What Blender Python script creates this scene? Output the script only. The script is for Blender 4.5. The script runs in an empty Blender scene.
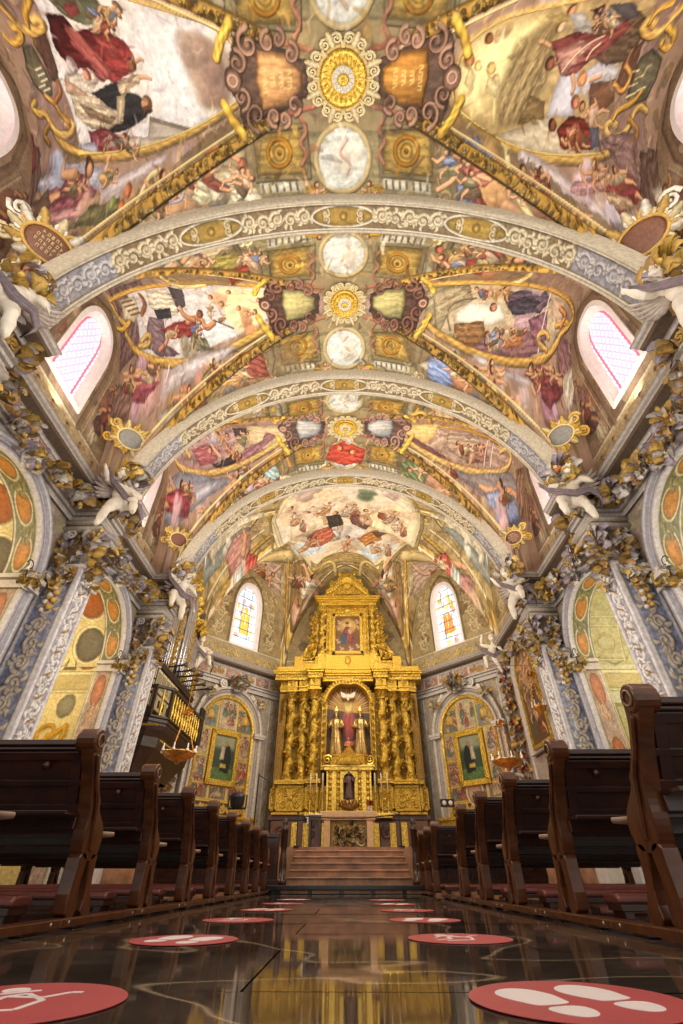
# A painted baroque church nave looking up the aisle towards a gilded altarpiece.
# Units are metres; x to the right, y up the nave, z up; floor at z = 0.
import bpy, math, random
import numpy as np
from mathutils import Vector, Matrix

PI = math.pi
RD = random.Random(7)
RG = np.random.default_rng(11)
COL = bpy.context.scene.collection

# ------------------------------------------------------------------ tagging
def tag(o, label=None, cat=None, group=None, kind=None):
    if label: o['label'] = label
    if cat: o['category'] = cat
    if group: o['group'] = group
    if kind: o['kind'] = kind
    return o

def empty(name, loc=(0, 0, 0), label=None, cat=None, group=None, rz=0.0):
    o = bpy.data.objects.new(name, None)
    o.empty_display_size = .1
    COL.objects.link(o)
    o.location = loc
    o.rotation_euler = (0, 0, rz)
    return tag(o, label, cat, group)

def copy_tree(o, parent=None):
    c = o.copy()
    COL.objects.link(c)
    if parent is not None: c.parent = parent
    for ch in list(o.children):
        copy_tree(ch, c)
    return c

# ------------------------------------------------------------------ colour
def lin(c):
    c = np.asarray(c, float)
    return np.where(c <= .04045, c / 12.92, ((np.maximum(c, 0) + .055) / 1.055) ** 2.4)

def rgb(r, g, b):
    return np.array([r, g, b], float) / 255.0

# ------------------------------------------------------------------ materials
def new_mat(name):
    m = bpy.data.materials.new(name)
    m.use_nodes = True
    nt = m.node_tree
    b = nt.nodes['Principled BSDF']
    return m, nt, b

def noise_node(nt, scale, detail=4, coord='Object', rough=.6, dist=0.0):
    tc = nt.nodes.new('ShaderNodeTexCoord')
    n = nt.nodes.new('ShaderNodeTexNoise')
    n.inputs['Scale'].default_value = scale
    n.inputs['Detail'].default_value = detail
    n.inputs['Roughness'].default_value = rough
    n.inputs['Distortion'].default_value = dist
    nt.links.new(tc.outputs[coord], n.inputs['Vector'])
    return n

def ramp(nt, src, stops):
    r = nt.nodes.new('ShaderNodeValToRGB')
    el = r.color_ramp.elements
    while len(el) < len(stops): el.new(.5)
    for e, (p, c) in zip(el, stops):
        e.position = p
        e.color = (*lin(c), 1)
    nt.links.new(src, r.inputs['Fac'])
    return r

def add_bump(nt, b, src, strength, dist=.02):
    bp = nt.nodes.new('ShaderNodeBump')
    bp.inputs['Strength'].default_value = strength
    bp.inputs['Distance'].default_value = dist
    nt.links.new(src, bp.inputs['Height'])
    nt.links.new(bp.outputs['Normal'], b.inputs['Normal'])

def simple(name, col, rough=.5, metal=0.0, spec=.5, nscale=None, namp=.25, bump=0.0, bdist=.01, coat=0.0):
    m, nt, b = new_mat(name)
    b.inputs['Roughness'].default_value = rough
    b.inputs['Metallic'].default_value = metal
    b.inputs['Specular IOR Level'].default_value = spec
    b.inputs['Coat Weight'].default_value = coat
    c = np.asarray(col, float)
    if nscale:
        n = noise_node(nt, nscale)
        r = ramp(nt, n.outputs['Fac'], [(.25, np.clip(c * (1 - namp), 0, 1)), (.75, np.clip(c * (1 + namp), 0, 1))])
        nt.links.new(r.outputs['Color'], b.inputs['Base Color'])
        if bump: add_bump(nt, b, n.outputs['Fac'], bump, bdist)
    else:
        b.inputs['Base Color'].default_value = (*lin(c), 1)
    return m

def vcol_mat(name, rough=.6, spec=.3, metal=0.0, nscale=9.0, namp=.12, bump=0.0, bdist=.01):
    """reads the painted colour stored on the surface and breaks it up with fine plaster noise"""
    m, nt, b = new_mat(name)
    b.inputs['Roughness'].default_value = rough
    b.inputs['Specular IOR Level'].default_value = spec
    b.inputs['Metallic'].default_value = metal
    a = nt.nodes.new('ShaderNodeAttribute'); a.attribute_name = 'Col'
    n = noise_node(nt, nscale, 6)
    r = ramp(nt, n.outputs['Fac'], [(.3, (1 - namp * 1.3,) * 3), (.7, (1.0,) * 3)])
    mx = nt.nodes.new('ShaderNodeMix'); mx.data_type = 'RGBA'; mx.blend_type = 'MULTIPLY'
    mx.inputs['Factor'].default_value = 1
    nt.links.new(a.outputs['Color'], mx.inputs['A'])
    nt.links.new(r.outputs['Color'], mx.inputs['B'])
    nt.links.new(mx.outputs['Result'], b.inputs['Base Color'])
    if bump: add_bump(nt, b, n.outputs['Fac'], bump, bdist)
    return m

# ------------------------------------------------------------------ mesh building
def link_mesh(name, me, mat, parent=None):
    o = bpy.data.objects.new(name, me)
    COL.objects.link(o)
    if mat is not None: me.materials.append(mat)
    if parent is not None: o.parent = parent
    return o

def set_cols(me, cols):
    at = me.color_attributes.new('Col', 'FLOAT_COLOR', 'POINT')
    a = np.ones((len(me.vertices), 4), np.float32)
    a[:, :3] = lin(cols)
    at.data.foreach_set('color', a.ravel())

def frame_from(d, up=(0, 0, 1)):
    d = np.asarray(d, float); d = d / (np.linalg.norm(d) + 1e-9)
    u = np.asarray(up, float)
    if abs(d @ u) > .97: u = np.array([1., 0, 0]) if abs(d[0]) < .9 else np.array([0, 1., 0])
    s = np.cross(d, u); s /= np.linalg.norm(s)
    u = np.cross(s, d)
    return s, d, u

def rotm(rx=0, ry=0, rz=0):
    return np.array(Matrix.Rotation(rz, 3, 'Z') @ Matrix.Rotation(ry, 3, 'Y') @ Matrix.Rotation(rx, 3, 'X'))

class MB:
    """collects shapes and links them as ONE mesh object"""
    def __init__(s, col=(.8, .8, .8)):
        s.v = []; s.f = []; s.c = []; s.n = 0; s.col = np.asarray(col, float)
    def add(s, V, F, col=None):
        V = np.asarray(V, float).reshape(-1, 3)
        s.v.append(V)
        s.f += [tuple(int(i) + s.n for i in f) for f in F]
        c = s.col if col is None else np.asarray(col, float)
        s.c.append(np.broadcast_to(c, (len(V), 3)).copy())
        s.n += len(V)
        return s
    def box(s, c, size, rot=None, col=None):
        d = np.array([(x, y, z) for x in (-.5, .5) for y in (-.5, .5) for z in (-.5, .5)]) * np.asarray(size, float)
        if rot is not None: d = d @ np.asarray(rot).T
        return s.add(d + np.asarray(c, float), [(0, 1, 3, 2), (4, 6, 7, 5), (0, 4, 5, 1), (2, 3, 7, 6), (0, 2, 6, 4), (1, 5, 7, 3)], col)
    def bx(s, x0, x1, y0, y1, z0, z1, col=None):
        return s.box(((x0 + x1) / 2, (y0 + y1) / 2, (z0 + z1) / 2), (abs(x1 - x0), abs(y1 - y0), abs(z1 - z0)), None, col)
    def beam(s, p0, p1, w, h, col=None, up=(0, 0, 1)):
        p0 = np.asarray(p0, float); p1 = np.asarray(p1, float)
        a, d, u = frame_from(p1 - p0, up)
        V = [p + a * i * w / 2 + u * j * h / 2 for p in (p0, p1) for i, j in ((-1, -1), (1, -1), (1, 1), (-1, 1))]
        return s.add(V, [(0, 1, 2, 3), (7, 6, 5, 4), (0, 4, 5, 1), (1, 5, 6, 2), (2, 6, 7, 3), (3, 7, 4, 0)], col)
    def prism(s, poly, d0, d1, axis='x', col=None):
        """poly in the two other axes (x: (y,z); y: (x,z); z: (x,y))"""
        def P(a, b, d): return {'x': (d, a, b), 'y': (a, d, b), 'z': (a, b, d)}[axis]
        n = len(poly)
        V = [P(a, b, d0) for a, b in poly] + [P(a, b, d1) for a, b in poly]
        F = [tuple(range(n))[::-1], tuple(range(n, 2 * n))] + [(i, (i + 1) % n, n + (i + 1) % n, n + i) for i in range(n)]
        return s.add(V, F, col)
    def lathe(s, c, prof, n=16, col=None, M=None, a0=0, a1=2 * PI, flute=None):
        full = abs(a1 - a0) > 6.28
        m = n if full else n + 1
        V = []
        for r, z in prof:
            for k in range(m):
                a = a0 + (a1 - a0) * k / n
                rr = r * (flute(a, z) if flute else 1)
                V.append((rr * math.cos(a), rr * math.sin(a), z))
        V = np.array(V)
        if M is not None: V = V @ np.asarray(M).T
        F = []
        for i in range(len(prof) - 1):
            for k in range(n):
                k2 = (k + 1) % m
                F.append((i * m + k, i * m + k2, (i + 1) * m + k2, (i + 1) * m + k))
        if full:
            F.append(tuple(range(m))[::-1]); F.append(tuple(range((len(prof) - 1) * m, len(prof) * m)))
        return s.add(V + np.asarray(c, float), F, col)
    def tube(s, pts, r, n=6, col=None, cap=True, up=(0, 0, 1), flat=1.0):
        pts = [np.asarray(p, float) for p in pts]
        rs = r if hasattr(r, '__len__') else [r] * len(pts)
        V = []
        for i, p in enumerate(pts):
            d = pts[min(i + 1, len(pts) - 1)] - pts[max(i - 1, 0)]
            a, _, u = frame_from(d, up)
            for k in range(n):
                t = 2 * PI * k / n
                V.append(p + (a * math.cos(t) + u * math.sin(t) * flat) * rs[i])
        F = [(i * n + k, i * n + (k + 1) % n, (i + 1) * n + (k + 1) % n, (i + 1) * n + k) for i in range(len(pts) - 1) for k in range(n)]
        if cap: F += [tuple(range(n))[::-1], tuple(range((len(pts) - 1) * n, len(pts) * n))]
        return s.add(V, F, col)
    def ell(s, c, r, n=10, col=None, rot=None, rough=0.0):
        r = np.broadcast_to(np.asarray(r, float), (3,))
        V = [(0, 0, -1)]
        h = max(4, n // 2 + 1)
        for i in range(1, h):
            a = -PI / 2 + PI * i / h
            for k in range(n):
                V.append((math.cos(a) * math.cos(2 * PI * k / n), math.cos(a) * math.sin(2 * PI * k / n), math.sin(a)))
        V.append((0, 0, 1)); V = np.array(V)
        if rough: V = V * (1 + rough * RG.uniform(-1, 1, (len(V), 1)))
        V = V * r
        if rot is not None: V = V @ np.asarray(rot).T
        F = [(0, 1 + (k + 1) % n, 1 + k) for k in range(n)]
        for i in range(h - 2):
            for k in range(n):
                F.append((1 + i * n + k, 1 + i * n + (k + 1) % n, 1 + (i + 1) * n + (k + 1) % n, 1 + (i + 1) * n + k))
        L = len(V) - 1; b = 1 + (h - 2) * n
        F += [(L, b + k, b + (k + 1) % n) for k in range(n)]
        return s.add(V + np.asarray(c, float), F, col)
    def leaf(s, p, d, nrm, L, W, curl=.5, col=None, col2=None):
        """an acanthus leaf: lobed outline, a raised midrib and a tip curling away along nrm"""
        p = np.asarray(p, float); a, dd, u = frame_from(d, nrm)
        n = 7; V = []; cc = []
        c1 = s.col if col is None else np.asarray(col, float)
        c2 = c1 * .7 if col2 is None else np.asarray(col2, float)
        ang = curl * 2.6; r = L / max(ang, .3)          # the blade bends round like a curling leaf
        for i in range(n):
            t = i / (n - 1)
            w = W * (.5 + .5 * math.sin(PI * min(1, t * .75 + .2))) * (1.12 if i % 2 else .86) * math.sqrt(max(.05, 1 - t ** 5))
            th = max(ang, .3) * t
            ctr = p + dd * r * math.sin(th) + u * r * (1 - math.cos(th))
            nn = u * math.cos(th) - dd * math.sin(th)
            V += [ctr - a * w / 2 - nn * .14 * W, ctr + nn * .10 * W, ctr + a * w / 2 - nn * .14 * W]
            cc += [c2, c1, c2]
        F = []
        for i in range(n - 1):
            F += [(3 * i, 3 * i + 1, 3 * i + 4, 3 * i + 3), (3 * i + 1, 3 * i + 2, 3 * i + 5, 3 * i + 4)]
        s.v.append(np.array(V)); s.f += [tuple(k + s.n for k in f) for f in F]
        s.c.append(np.array(cc)); s.n += len(V)
        return s
    def grid(s, P, col=None):
        P = np.asarray(P, float); h, w = P.shape[:2]
        F = [(i * w + j, i * w + j + 1, (i + 1) * w + j + 1, (i + 1) * w + j) for i in range(h - 1) for j in range(w - 1)]
        if col is not None:
            col = np.asarray(col, float)
            if col.ndim == 3: col = col.reshape(-1, 3)
        return s.add(P.reshape(-1, 3), F, col)
    def scroll(s, c, X, Y, r, turns, w, a0=0, col=None, sgn=1, tail=None, flat=.7, n=5, steps=9):
        """a C-scroll volute in the plane X,Y"""
        c = np.asarray(c, float); X = np.asarray(X, float); Y = np.asarray(Y, float)
        N = max(6, int(turns * steps)); pts = []; rs = []
        for i in range(N + 1):
            t = i / N; a = a0 + sgn * 2 * PI * turns * t; rr = r * (1 - .86 * t)
            pts.append(c + X * rr * math.cos(a) + Y * rr * math.sin(a)); rs.append(w * (1 - .45 * t))
        if tail is not None:
            pts.insert(0, np.asarray(tail, float)); rs.insert(0, w * .6)
        s.tube(pts, rs, n, col, True, np.cross(X, Y), flat)
        return s.ell(pts[-1], w * .75, 6, col)
    def build(s, name, mat, parent=None, smooth=False, bevel=0.0, label=None, vcol=False, seg=2):
        me = bpy.data.meshes.new(name)
        V = np.vstack(s.v)
        me.from_pydata(V.tolist(), [], s.f)
        if vcol: set_cols(me, np.vstack(s.c))
        if smooth:
            me.polygons.foreach_set('use_smooth', [True] * len(me.polygons))
        me.update()
        o = link_mesh(name, me, mat, parent)
        if bevel:
            b = o.modifiers.new('Bevel', 'BEVEL'); b.width = bevel; b.segments = seg; b.limit_method = 'ANGLE'
            b.angle_limit = math.radians(35)
        if label: o['label'] = label
        return o

def grid_obj(name, P, cols, mat, parent=None, mask=None, smooth=True, flip=False):
    """P (h,w,3) points with colours (h,w,3): one painted surface"""
    h, w = P.shape[:2]
    idx = np.arange(h * w).reshape(h, w)
    q = np.stack([idx[:-1, :-1], idx[:-1, 1:], idx[1:, 1:], idx[1:, :-1]], -1)
    if flip: q = q[..., ::-1]
    q = q.reshape(-1, 4) if mask is None else q[mask]
    used = np.zeros(h * w, bool); used[q.ravel()] = True
    remap = np.cumsum(used) - 1
    V = P.reshape(-1, 3)[used].astype(np.float32); q = remap[q].astype(np.int32)
    me = bpy.data.meshes.new(name)
    me.vertices.add(len(V)); me.vertices.foreach_set('co', V.ravel())
    me.loops.add(q.size); me.loops.foreach_set('vertex_index', q.ravel())
    me.polygons.add(len(q))
    me.polygons.foreach_set('loop_start', np.arange(0, q.size, 4, dtype=np.int32))
    me.update(calc_edges=True)
    me.polygons.foreach_set('use_smooth', [smooth] * len(q))
    set_cols(me, cols.reshape(-1, 3)[used])
    me.validate(); me.update()
    return link_mesh(name, me, mat, parent)
# ------------------------------------------------------------------ fresco painting on a surface
def fbm(h, w, cell, octv=4, seed=0, gain=.55):
    g = np.random.default_rng(seed)
    out = np.zeros((h, w)); amp = 1.0; tot = 0
    for _ in range(octv):
        c = max(1.2, cell)
        gh, gw = int(h / c) + 3, int(w / c) + 3
        a = g.random((gh, gw))
        yy = np.arange(h) / c; xx = np.arange(w) / c
        y0 = yy.astype(int); x0 = xx.astype(int)
        fy = (yy - y0); fx = (xx - x0)
        fy = (fy * fy * (3 - 2 * fy))[:, None]; fx = (fx * fx * (3 - 2 * fx))[None, :]
        A = a[y0][:, x0]; B = a[y0][:, x0 + 1]; Cc = a[y0 + 1][:, x0]; D = a[y0 + 1][:, x0 + 1]
        out += amp * ((A * (1 - fx) + B * fx) * (1 - fy) + (Cc * (1 - fx) + D * fx) * fy)
        tot += amp; amp *= gain; cell *= .5
    return out / tot

SKIN = rgb(214, 160, 120); HAIR = rgb(92, 58, 38)

class Canvas:
    """a painted surface: colour and relief stored on a regular grid of surface coordinates"""
    def __init__(s, x0, x1, y0, y1, res, base=(.6, .5, .35), seed=1):
        s.x0, s.y0, s.res = x0, y0, res
        s.w = int(round((x1 - x0) / res)) + 1; s.h = int(round((y1 - y0) / res)) + 1
        s.C = np.zeros((s.h, s.w, 3)) + np.asarray(base, float)
        s.H = np.zeros((s.h, s.w))
        s.n1 = fbm(s.h, s.w, .22 / res, 4, seed) - .5
        s.n2 = fbm(s.h, s.w, .06 / res, 3, seed + 1) - .5
        s.n3 = fbm(s.h, s.w, .9 / res, 4, seed + 2) - .5
        s.k = 0
    def axes(s):
        return s.x0 + np.arange(s.w) * s.res, s.y0 + np.arange(s.h) * s.res
    def win(s, p, pad):
        a = np.floor((p.min(0) - pad - (s.x0, s.y0)) / s.res).astype(int)
        b = np.ceil((p.max(0) + pad - (s.x0, s.y0)) / s.res).astype(int) + 1
        x0, y0 = max(0, a[0]), max(0, a[1]); x1, y1 = min(s.w, b[0]), min(s.h, b[1])
        if x1 <= x0 or y1 <= y0: return None
        X, Y = np.meshgrid(s.x0 + np.arange(x0, x1) * s.res, s.y0 + np.arange(y0, y1) * s.res)
        return (slice(y0, y1), slice(x0, x1)), X, Y
    def noise(s, sl, which=0):
        s.k += 1
        n = (s.n1, s.n2, s.n3)[which]
        dy = (s.k * 37) % s.h; dx = (s.k * 61) % s.w
        yi = (np.arange(sl[0].start, sl[0].stop) + dy) % s.h; xi = (np.arange(sl[1].start, sl[1].stop) + dx) % s.w
        return n[yi][:, xi]
    def sdist(s, X, Y, p):
        """signed distance to polygon p, positive inside"""
        d = np.full(X.shape, 1e9); ins = np.zeros(X.shape, bool)
        n = len(p)
        for i in range(n):
            x1, y1 = p[i]; x2, y2 = p[(i + 1) % n]
            ex, ey = x2 - x1, y2 - y1
            t = np.clip(((X - x1) * ex + (Y - y1) * ey) / (ex * ex + ey * ey + 1e-12), 0, 1)
            d = np.minimum(d, (X - x1 - t * ex) ** 2 + (Y - y1 - t * ey) ** 2)
            if y1 != y2:
                ins ^= ((y1 > Y) != (y2 > Y)) & (X < ex * (Y - y1) / (y2 - y1) + x1)
        d = np.sqrt(d)
        return np.where(ins, d, -d)
    def put(s, sl, col, a, h=None):
        s.C[sl] = s.C[sl] * (1 - a[..., None]) + col * a[..., None]
        if h is not None: s.H[sl] = s.H[sl] * (1 - a) + h * a
    def poly(s, pts, col, a=1.0, soft=1.2, warp=.04, fold=.10, edge=.3, ew=.07, light=None, lk=.25, h=None, tex=.05, col2=None):
        """a patch of drapery, sky or ground with folds, darker rim and light from one side"""
        p = np.asarray(pts, float)
        r = s.win(p, .12 + warp + soft * s.res)
        if r is None: return
        sl, X, Y = r
        n = s.noise(sl); n2 = s.noise(sl, 1)
        d = s.sdist(X, Y, p) + warp * 2 * n + warp * n2
        al = np.clip(d / (soft * s.res) + .5, 0, 1) * a
        c = np.asarray(col, float) + np.zeros(X.shape + (3,))
        if col2 is not None:
            ctr = p.mean(0); ext = np.ptp(p, axis=0).max() + 1e-6
            lx, ly = light if light is not None else (.5, .8)
            g = np.clip(.5 - ((X - ctr[0]) * lx + (Y - ctr[1]) * ly) / ext + .5 * n, 0, 1)[..., None]
            c = c * (1 - g) + np.asarray(col2, float) * g
        if fold:
            # long soft folds running with the shape's own axis
            e0 = p - p.mean(0); ev, eg = np.linalg.eigh(e0.T @ e0)
            pr = eg[:, 0]; span = max(1e-3, np.ptp(e0 @ pr))
            q = (X - p[:, 0].mean()) * pr[0] + (Y - p[:, 1].mean()) * pr[1]
            fr_ = 2 * PI * max(1.5, min(5, span / .16)) / span
            q = np.sin(q * fr_ + 9 * n) + .45 * np.sin(q * fr_ * 2.3 - 14 * n + 1.3)
            c = c * (1 + min(fold, .26) * .46 * q * (.45 + 1.5 * np.clip(.5 + 1.6 * n, 0, 1)))[..., None]
        if light is not None and lk:
            ctr = p.mean(0); ext = np.ptp(p, axis=0).max() + 1e-6
            c = c * (1 + lk * 2 * ((X - ctr[0]) * light[0] + (Y - ctr[1]) * light[1]) / ext)[..., None]
        if edge: c = c * (1 - edge * np.exp(-np.maximum(d, 0) / ew))[..., None]
        if tex: c = c * (1 + tex * 2 * n2)[..., None]
        hh = None if h is None else h * np.clip(d / .05, 0, 1)
        s.put(sl, np.clip(c, 0, 1), al, hh)
    def line(s, pts, w, col, a=1.0, soft=1.2, round_=.35, h=None, bead=0.0, bfreq=6.0, closed=False, lt=(-.4, -.7), taper=False, edge=.35, warp=0.0):
        """a band, garland, moulding or brush stroke along a path"""
        p = np.asarray(pts, float)
        if closed: p = np.vstack([p, p[:1]])
        wmax = max(w) if hasattr(w, '__len__') else w
        r = s.win(p, wmax + .05 + 2 * s.res + warp)
        if r is None: return
        sl, X, Y = r
        best = np.full(X.shape, 1e9); sx = np.zeros(X.shape); side = np.zeros(X.shape); L = 0.0
        segs = np.hypot(*(p[1:] - p[:-1]).T); T = segs.sum() + 1e-9
        for i in range(len(p) - 1):
            ex, ey = p[i + 1] - p[i]; ll = ex * ex + ey * ey + 1e-12
            t = np.clip(((X - p[i, 0]) * ex + (Y - p[i, 1]) * ey) / ll, 0, 1)
            qx = X - p[i, 0] - t * ex; qy = Y - p[i, 1] - t * ey
            d2 = qx * qx + qy * qy; m = d2 < best
            best = np.where(m, d2, best); sx = np.where(m, L + t * segs[i], sx)
            side = np.where(m, qx * lt[0] + qy * lt[1], side)
            L += segs[i]
        d = np.sqrt(best)
        if warp: d = d + warp * 2 * s.noise(sl, 1)
        ww = w
        if hasattr(w, '__len__'): ww = np.interp(sx / T, np.linspace(0, 1, len(w)), w)
        elif taper: ww = w * np.sqrt(np.clip(1.02 - sx / T, .05, 1)) * np.clip(sx / T * 6 + .3, 0, 1)
        al = np.clip((ww / 2 - d) / (soft * s.res) + .5, 0, 1) * a
        rr = np.clip(d / (ww / 2 + 1e-6), 0, 1)
        c = np.asarray(col, float) + np.zeros(X.shape + (3,))
        sh = 1 + round_ * (side / (ww / 2 + 1e-6)) - edge * rr ** 3
        if bead: sh = sh * (1 + bead * np.sin(sx * bfreq * 2 * PI) * np.sin(side / (ww + 1e-6) * 14 + sx * 9)) 
        c = c * sh[..., None]
        s.put(sl, np.clip(c, 0, 1), al, None if h is None else h * np.sqrt(np.clip(1 - rr * rr, 0, 1)))
    def disc(s, c, rx, ry, col, ang=0, n=20, **k):
        k.setdefault('fold', .05)
        t = np.linspace(0, 2 * PI, n, endpoint=False)
        x = rx * np.cos(t); y = ry * np.sin(t)
        ca, sa = math.cos(ang), math.sin(ang)
        s.poly(np.c_[c[0] + x * ca - y * sa, c[1] + x * sa + y * ca], col, **k)
    def ring(s, c, rx, ry, w, col, ang=0, n=28, **k):
        t = np.linspace(0, 2 * PI, n, endpoint=False)
        x = rx * np.cos(t); y = ry * np.sin(t); ca, sa = math.cos(ang), math.sin(ang)
        s.line(np.c_[c[0] + x * ca - y * sa, c[1] + x * sa + y * ca], w, col, closed=True, **k)
    def scroll(s, c, r, turns, w, col, a0=0, sgn=1, tail=None, **k):
        N = max(8, int(turns * 14)); t = np.linspace(0, 1, N)
        a = a0 + sgn * 2 * PI * turns * t; rr = r * (1 - .85 * t)
        p = np.c_[c[0] + rr * np.cos(a), c[1] + rr * np.sin(a)]
        if tail is not None: p = np.vstack([np.asarray(tail, float)[None], p])
        s.line(p, np.linspace(w, w * .55, 5), col, **k)
        s.disc(p[-1], w * .6, w * .6, col, n=8, warp=0, fold=0, soft=1.2, edge=.1)
    def acanthus(s, p0, p1, col, width, n=4, seed=0, **k):
        """running scrollwork between two points: alternating volutes with leaf lobes"""
        g = random.Random(seed)
        p0 = np.asarray(p0, float); p1 = np.asarray(p1, float)
        d = p1 - p0; L = np.hypot(*d); d = d / L; nn = np.array([-d[1], d[0]])
        t = np.linspace(0, 1, 10 * n)
        wave = p0 + np.outer(t * L, d) + np.outer(np.sin(t * n * PI) * width * .22, nn)
        s.line(wave, width * .16, col, **k)
        for i in range(n):
            sg = 1 if i % 2 == 0 else -1
            c = p0 + d * L * (i + .5) / n - nn * sg * width * .05
            r = min(width * .36, L / n * .48)
            s.scroll(c, r, 1.35, width * .19, col, a0=math.atan2(d[1], d[0]) + (PI if sg > 0 else 0), sgn=sg, **k)
            for j in range(5):
                a = g.uniform(0, 2 * PI)
                q = c + r * 1.15 * np.array([math.cos(a), math.sin(a)])
                q = c + (q - c); q2 = q + .5 * r * np.array([math.cos(a + sg * .9), math.sin(a + sg * .9)])
                s.line([c + (q - c) * .75, q, q2], [width * .15, width * .19, width * .05], col, **k)
    def fig(s, M, robe, robe2=None, skin=SKIN, hair=HAIR, pose=0, seed=0, lt=(-.3, -.6), dark=.35):
        """a draped figure; M maps the figure frame (feet at y=0, head near y=1) onto the surface"""
        g = random.Random(seed); M = np.asarray(M, float)
        T = lambda pts: np.asarray(pts, float) @ M[:, :2].T + M[:, 2]
        sc = math.sqrt(abs(np.linalg.det(M[:, :2])))
        k = dict(soft=1.3, warp=.02 * sc, light=lt, lk=.3, edge=dark, ew=.06 * sc, fold=.22)
        robe = np.asarray(robe, float); robe2 = robe if robe2 is None else np.asarray(robe2, float)
        j = lambda v: v + g.uniform(-.03, .03)
        if pose == 0:      # seated, cloak spread to one side
            s.poly(T([(j(-.42), .02), (j(.1), -.04), (j(.46), .06), (.40, .32), (.2, .5), (-.1, .52), (-.42, .3)]), robe2, **k)
            s.poly(T([(-.2, .38), (-.26, .62), (-.15, .78), (.1, .8), (.22, .66), (.26, .42), (.05, .34)]), robe, **k)
            arms = [[(-.16, .72), (-.36, .58), (-.5, .74)], [(.14, .72), (.34, .62), (.42, .48)]]; hd = (j(.0), .92)
            legs = [[(-.1, .3), (-.3, .12), (-.34, -.06)]]
        elif pose == 1:    # standing, arm lifted
            s.poly(T([(-.2, 0), (.22, -.02), (.28, .3), (.2, .62), (.12, .8), (-.12, .8), (-.2, .6), (-.28, .3)]), robe, **k)
            s.poly(T([(-.32, .1), (-.1, .12), (.12, .5), (.2, .74), (.05, .8), (-.2, .5)]), robe2, **k)
            arms = [[(-.12, .74), (-.3, .82), (-.42, 1.0)], [(.12, .72), (.3, .6), (.22, .46)]]; hd = (0, .93); legs = []
        elif pose == 2:    # putto, bare
            s.poly(T([(-.2, .3), (-.24, .62), (0, .74), (.22, .62), (.2, .32), (0, .24)]), skin, **{**k, 'fold': .08})
            arms = [[(-.18, .62), (-.44, .66), (-.54, .86)], [(.18, .6), (.42, .52), (.54, .66)]]; hd = (.02, .9)
            legs = [[(-.1, .32), (-.3, .12), (-.2, -.14)], [(.1, .32), (.36, .2), (.46, -.04)]]
            s.poly(T([(-.3, .2), (.1, .22), (.32, .34), (.22, .42), (-.1, .36)]), robe, **k)
        else:              # flying or reclining, long drapery trailing
            s.poly(T([(-.6, .0), (-.2, -.06), (.2, .1), (.42, .3), (.3, .5), (.0, .46), (-.3, .3), (-.62, .2)]), robe2, **k)
            s.poly(T([(.0, .36), (.1, .66), (.3, .74), (.46, .56), (.44, .34), (.2, .24)]), robe, **k)
            arms = [[(.16, .64), (-.06, .74), (-.2, .92)], [(.42, .52), (.62, .56), (.76, .7)]]; hd = (.36, .84)
            legs = [[(-.3, .1), (-.56, .06), (-.76, .12)]]
        for pts in arms + legs:
            s.line(T(pts), [.15 * sc, .13 * sc, .07 * sc], skin, round_=.3, edge=.4, lt=lt)
        r = .105 if pose != 2 else .14
        c = T([hd])[0]
        s.disc(c, r * sc * 1.15, r * sc * 1.15, hair, n=12, warp=.01 * sc, fold=.1, soft=1.2, edge=.2, ew=.05 * sc)
        c2 = T([(hd[0] + g.choice((-.04, .04)), hd[1] - .03)])[0]
        s.disc(c2, r * sc * .8, r * sc * .85, skin, n=12, warp=0, fold=0, soft=1.4, light=lt, lk=.4, edge=.25, ew=.05 * sc)
    def cloud(s, c, r, col, n=7, seed=0, a=.85, sq=1.0, spread=1.0):
        g = random.Random(seed)
        for i in range(n):
            an = g.uniform(0, 2 * PI); q = g.uniform(.2, .8) * r * spread; rr = r * g.uniform(.35, .6)
            s.disc((c[0] + q * math.cos(an), c[1] + q * math.sin(an) * sq), rr, rr * sq, np.asarray(col, float) * g.uniform(.88, 1.06), n=14,
                   a=a, soft=rr / s.res * .5, warp=.08 * r, fold=.05, light=(-.3, -.6), lk=.22, edge=.12, ew=.1 * r)
    def mottle(s, amt=.12, warm=.04):
        s.C *= (1 + amt * 2 * s.n1 + amt * s.n2 * .8)[..., None]
        s.C[..., 0] *= 1 + warm * s.n3; s.C[..., 2] *= 1 - warm * s.n3
    def strokes(s, n, seed, x0, x1, y0, y1, lo=.62, hi=1.42, size=(.10, .36), wid=(.025, .075), a=.5):
        """loose brushwork: short curved touches, lighter and darker than what lies under them"""
        g = random.Random(seed)
        for _ in range(n):
            x, y = g.uniform(x0, x1), g.uniform(y0, y1)
            i = min(s.w - 1, max(0, int((x - s.x0) / s.res))); j = min(s.h - 1, max(0, int((y - s.y0) / s.res)))
            c = np.clip(s.C[j, i] * g.uniform(lo, hi) + np.array([g.uniform(-.02, .05), g.uniform(-.02, .02), g.uniform(-.04, .02)]), 0, .96)
            L = g.uniform(*size); an = g.uniform(0, 2 * PI); bd = g.uniform(-1.2, 1.2)
            p = [(x, y), (x + L * .5 * math.cos(an), y + L * .5 * math.sin(an)), (x + L * .5 * math.cos(an) + L * .5 * math.cos(an + bd), y + L * .5 * math.sin(an) + L * .5 * math.sin(an + bd))]
            w = g.uniform(*wid)
            s.line(p, [w * .6, w, w * .4], c, a=a, round_=.1, edge=.1, soft=1.6)
    def rect(s, x0, x1, y0, y1, col, **k):
        k = {**dict(warp=0, fold=0, edge=0, soft=1), **k}
        s.poly([(x0, y0), (x1, y0), (x1, y1), (x0, y1)], col, **k)
    def text(s, M, lines, col, w, size=1.0):
        """short painted lines of capital strokes"""
        pass
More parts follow.
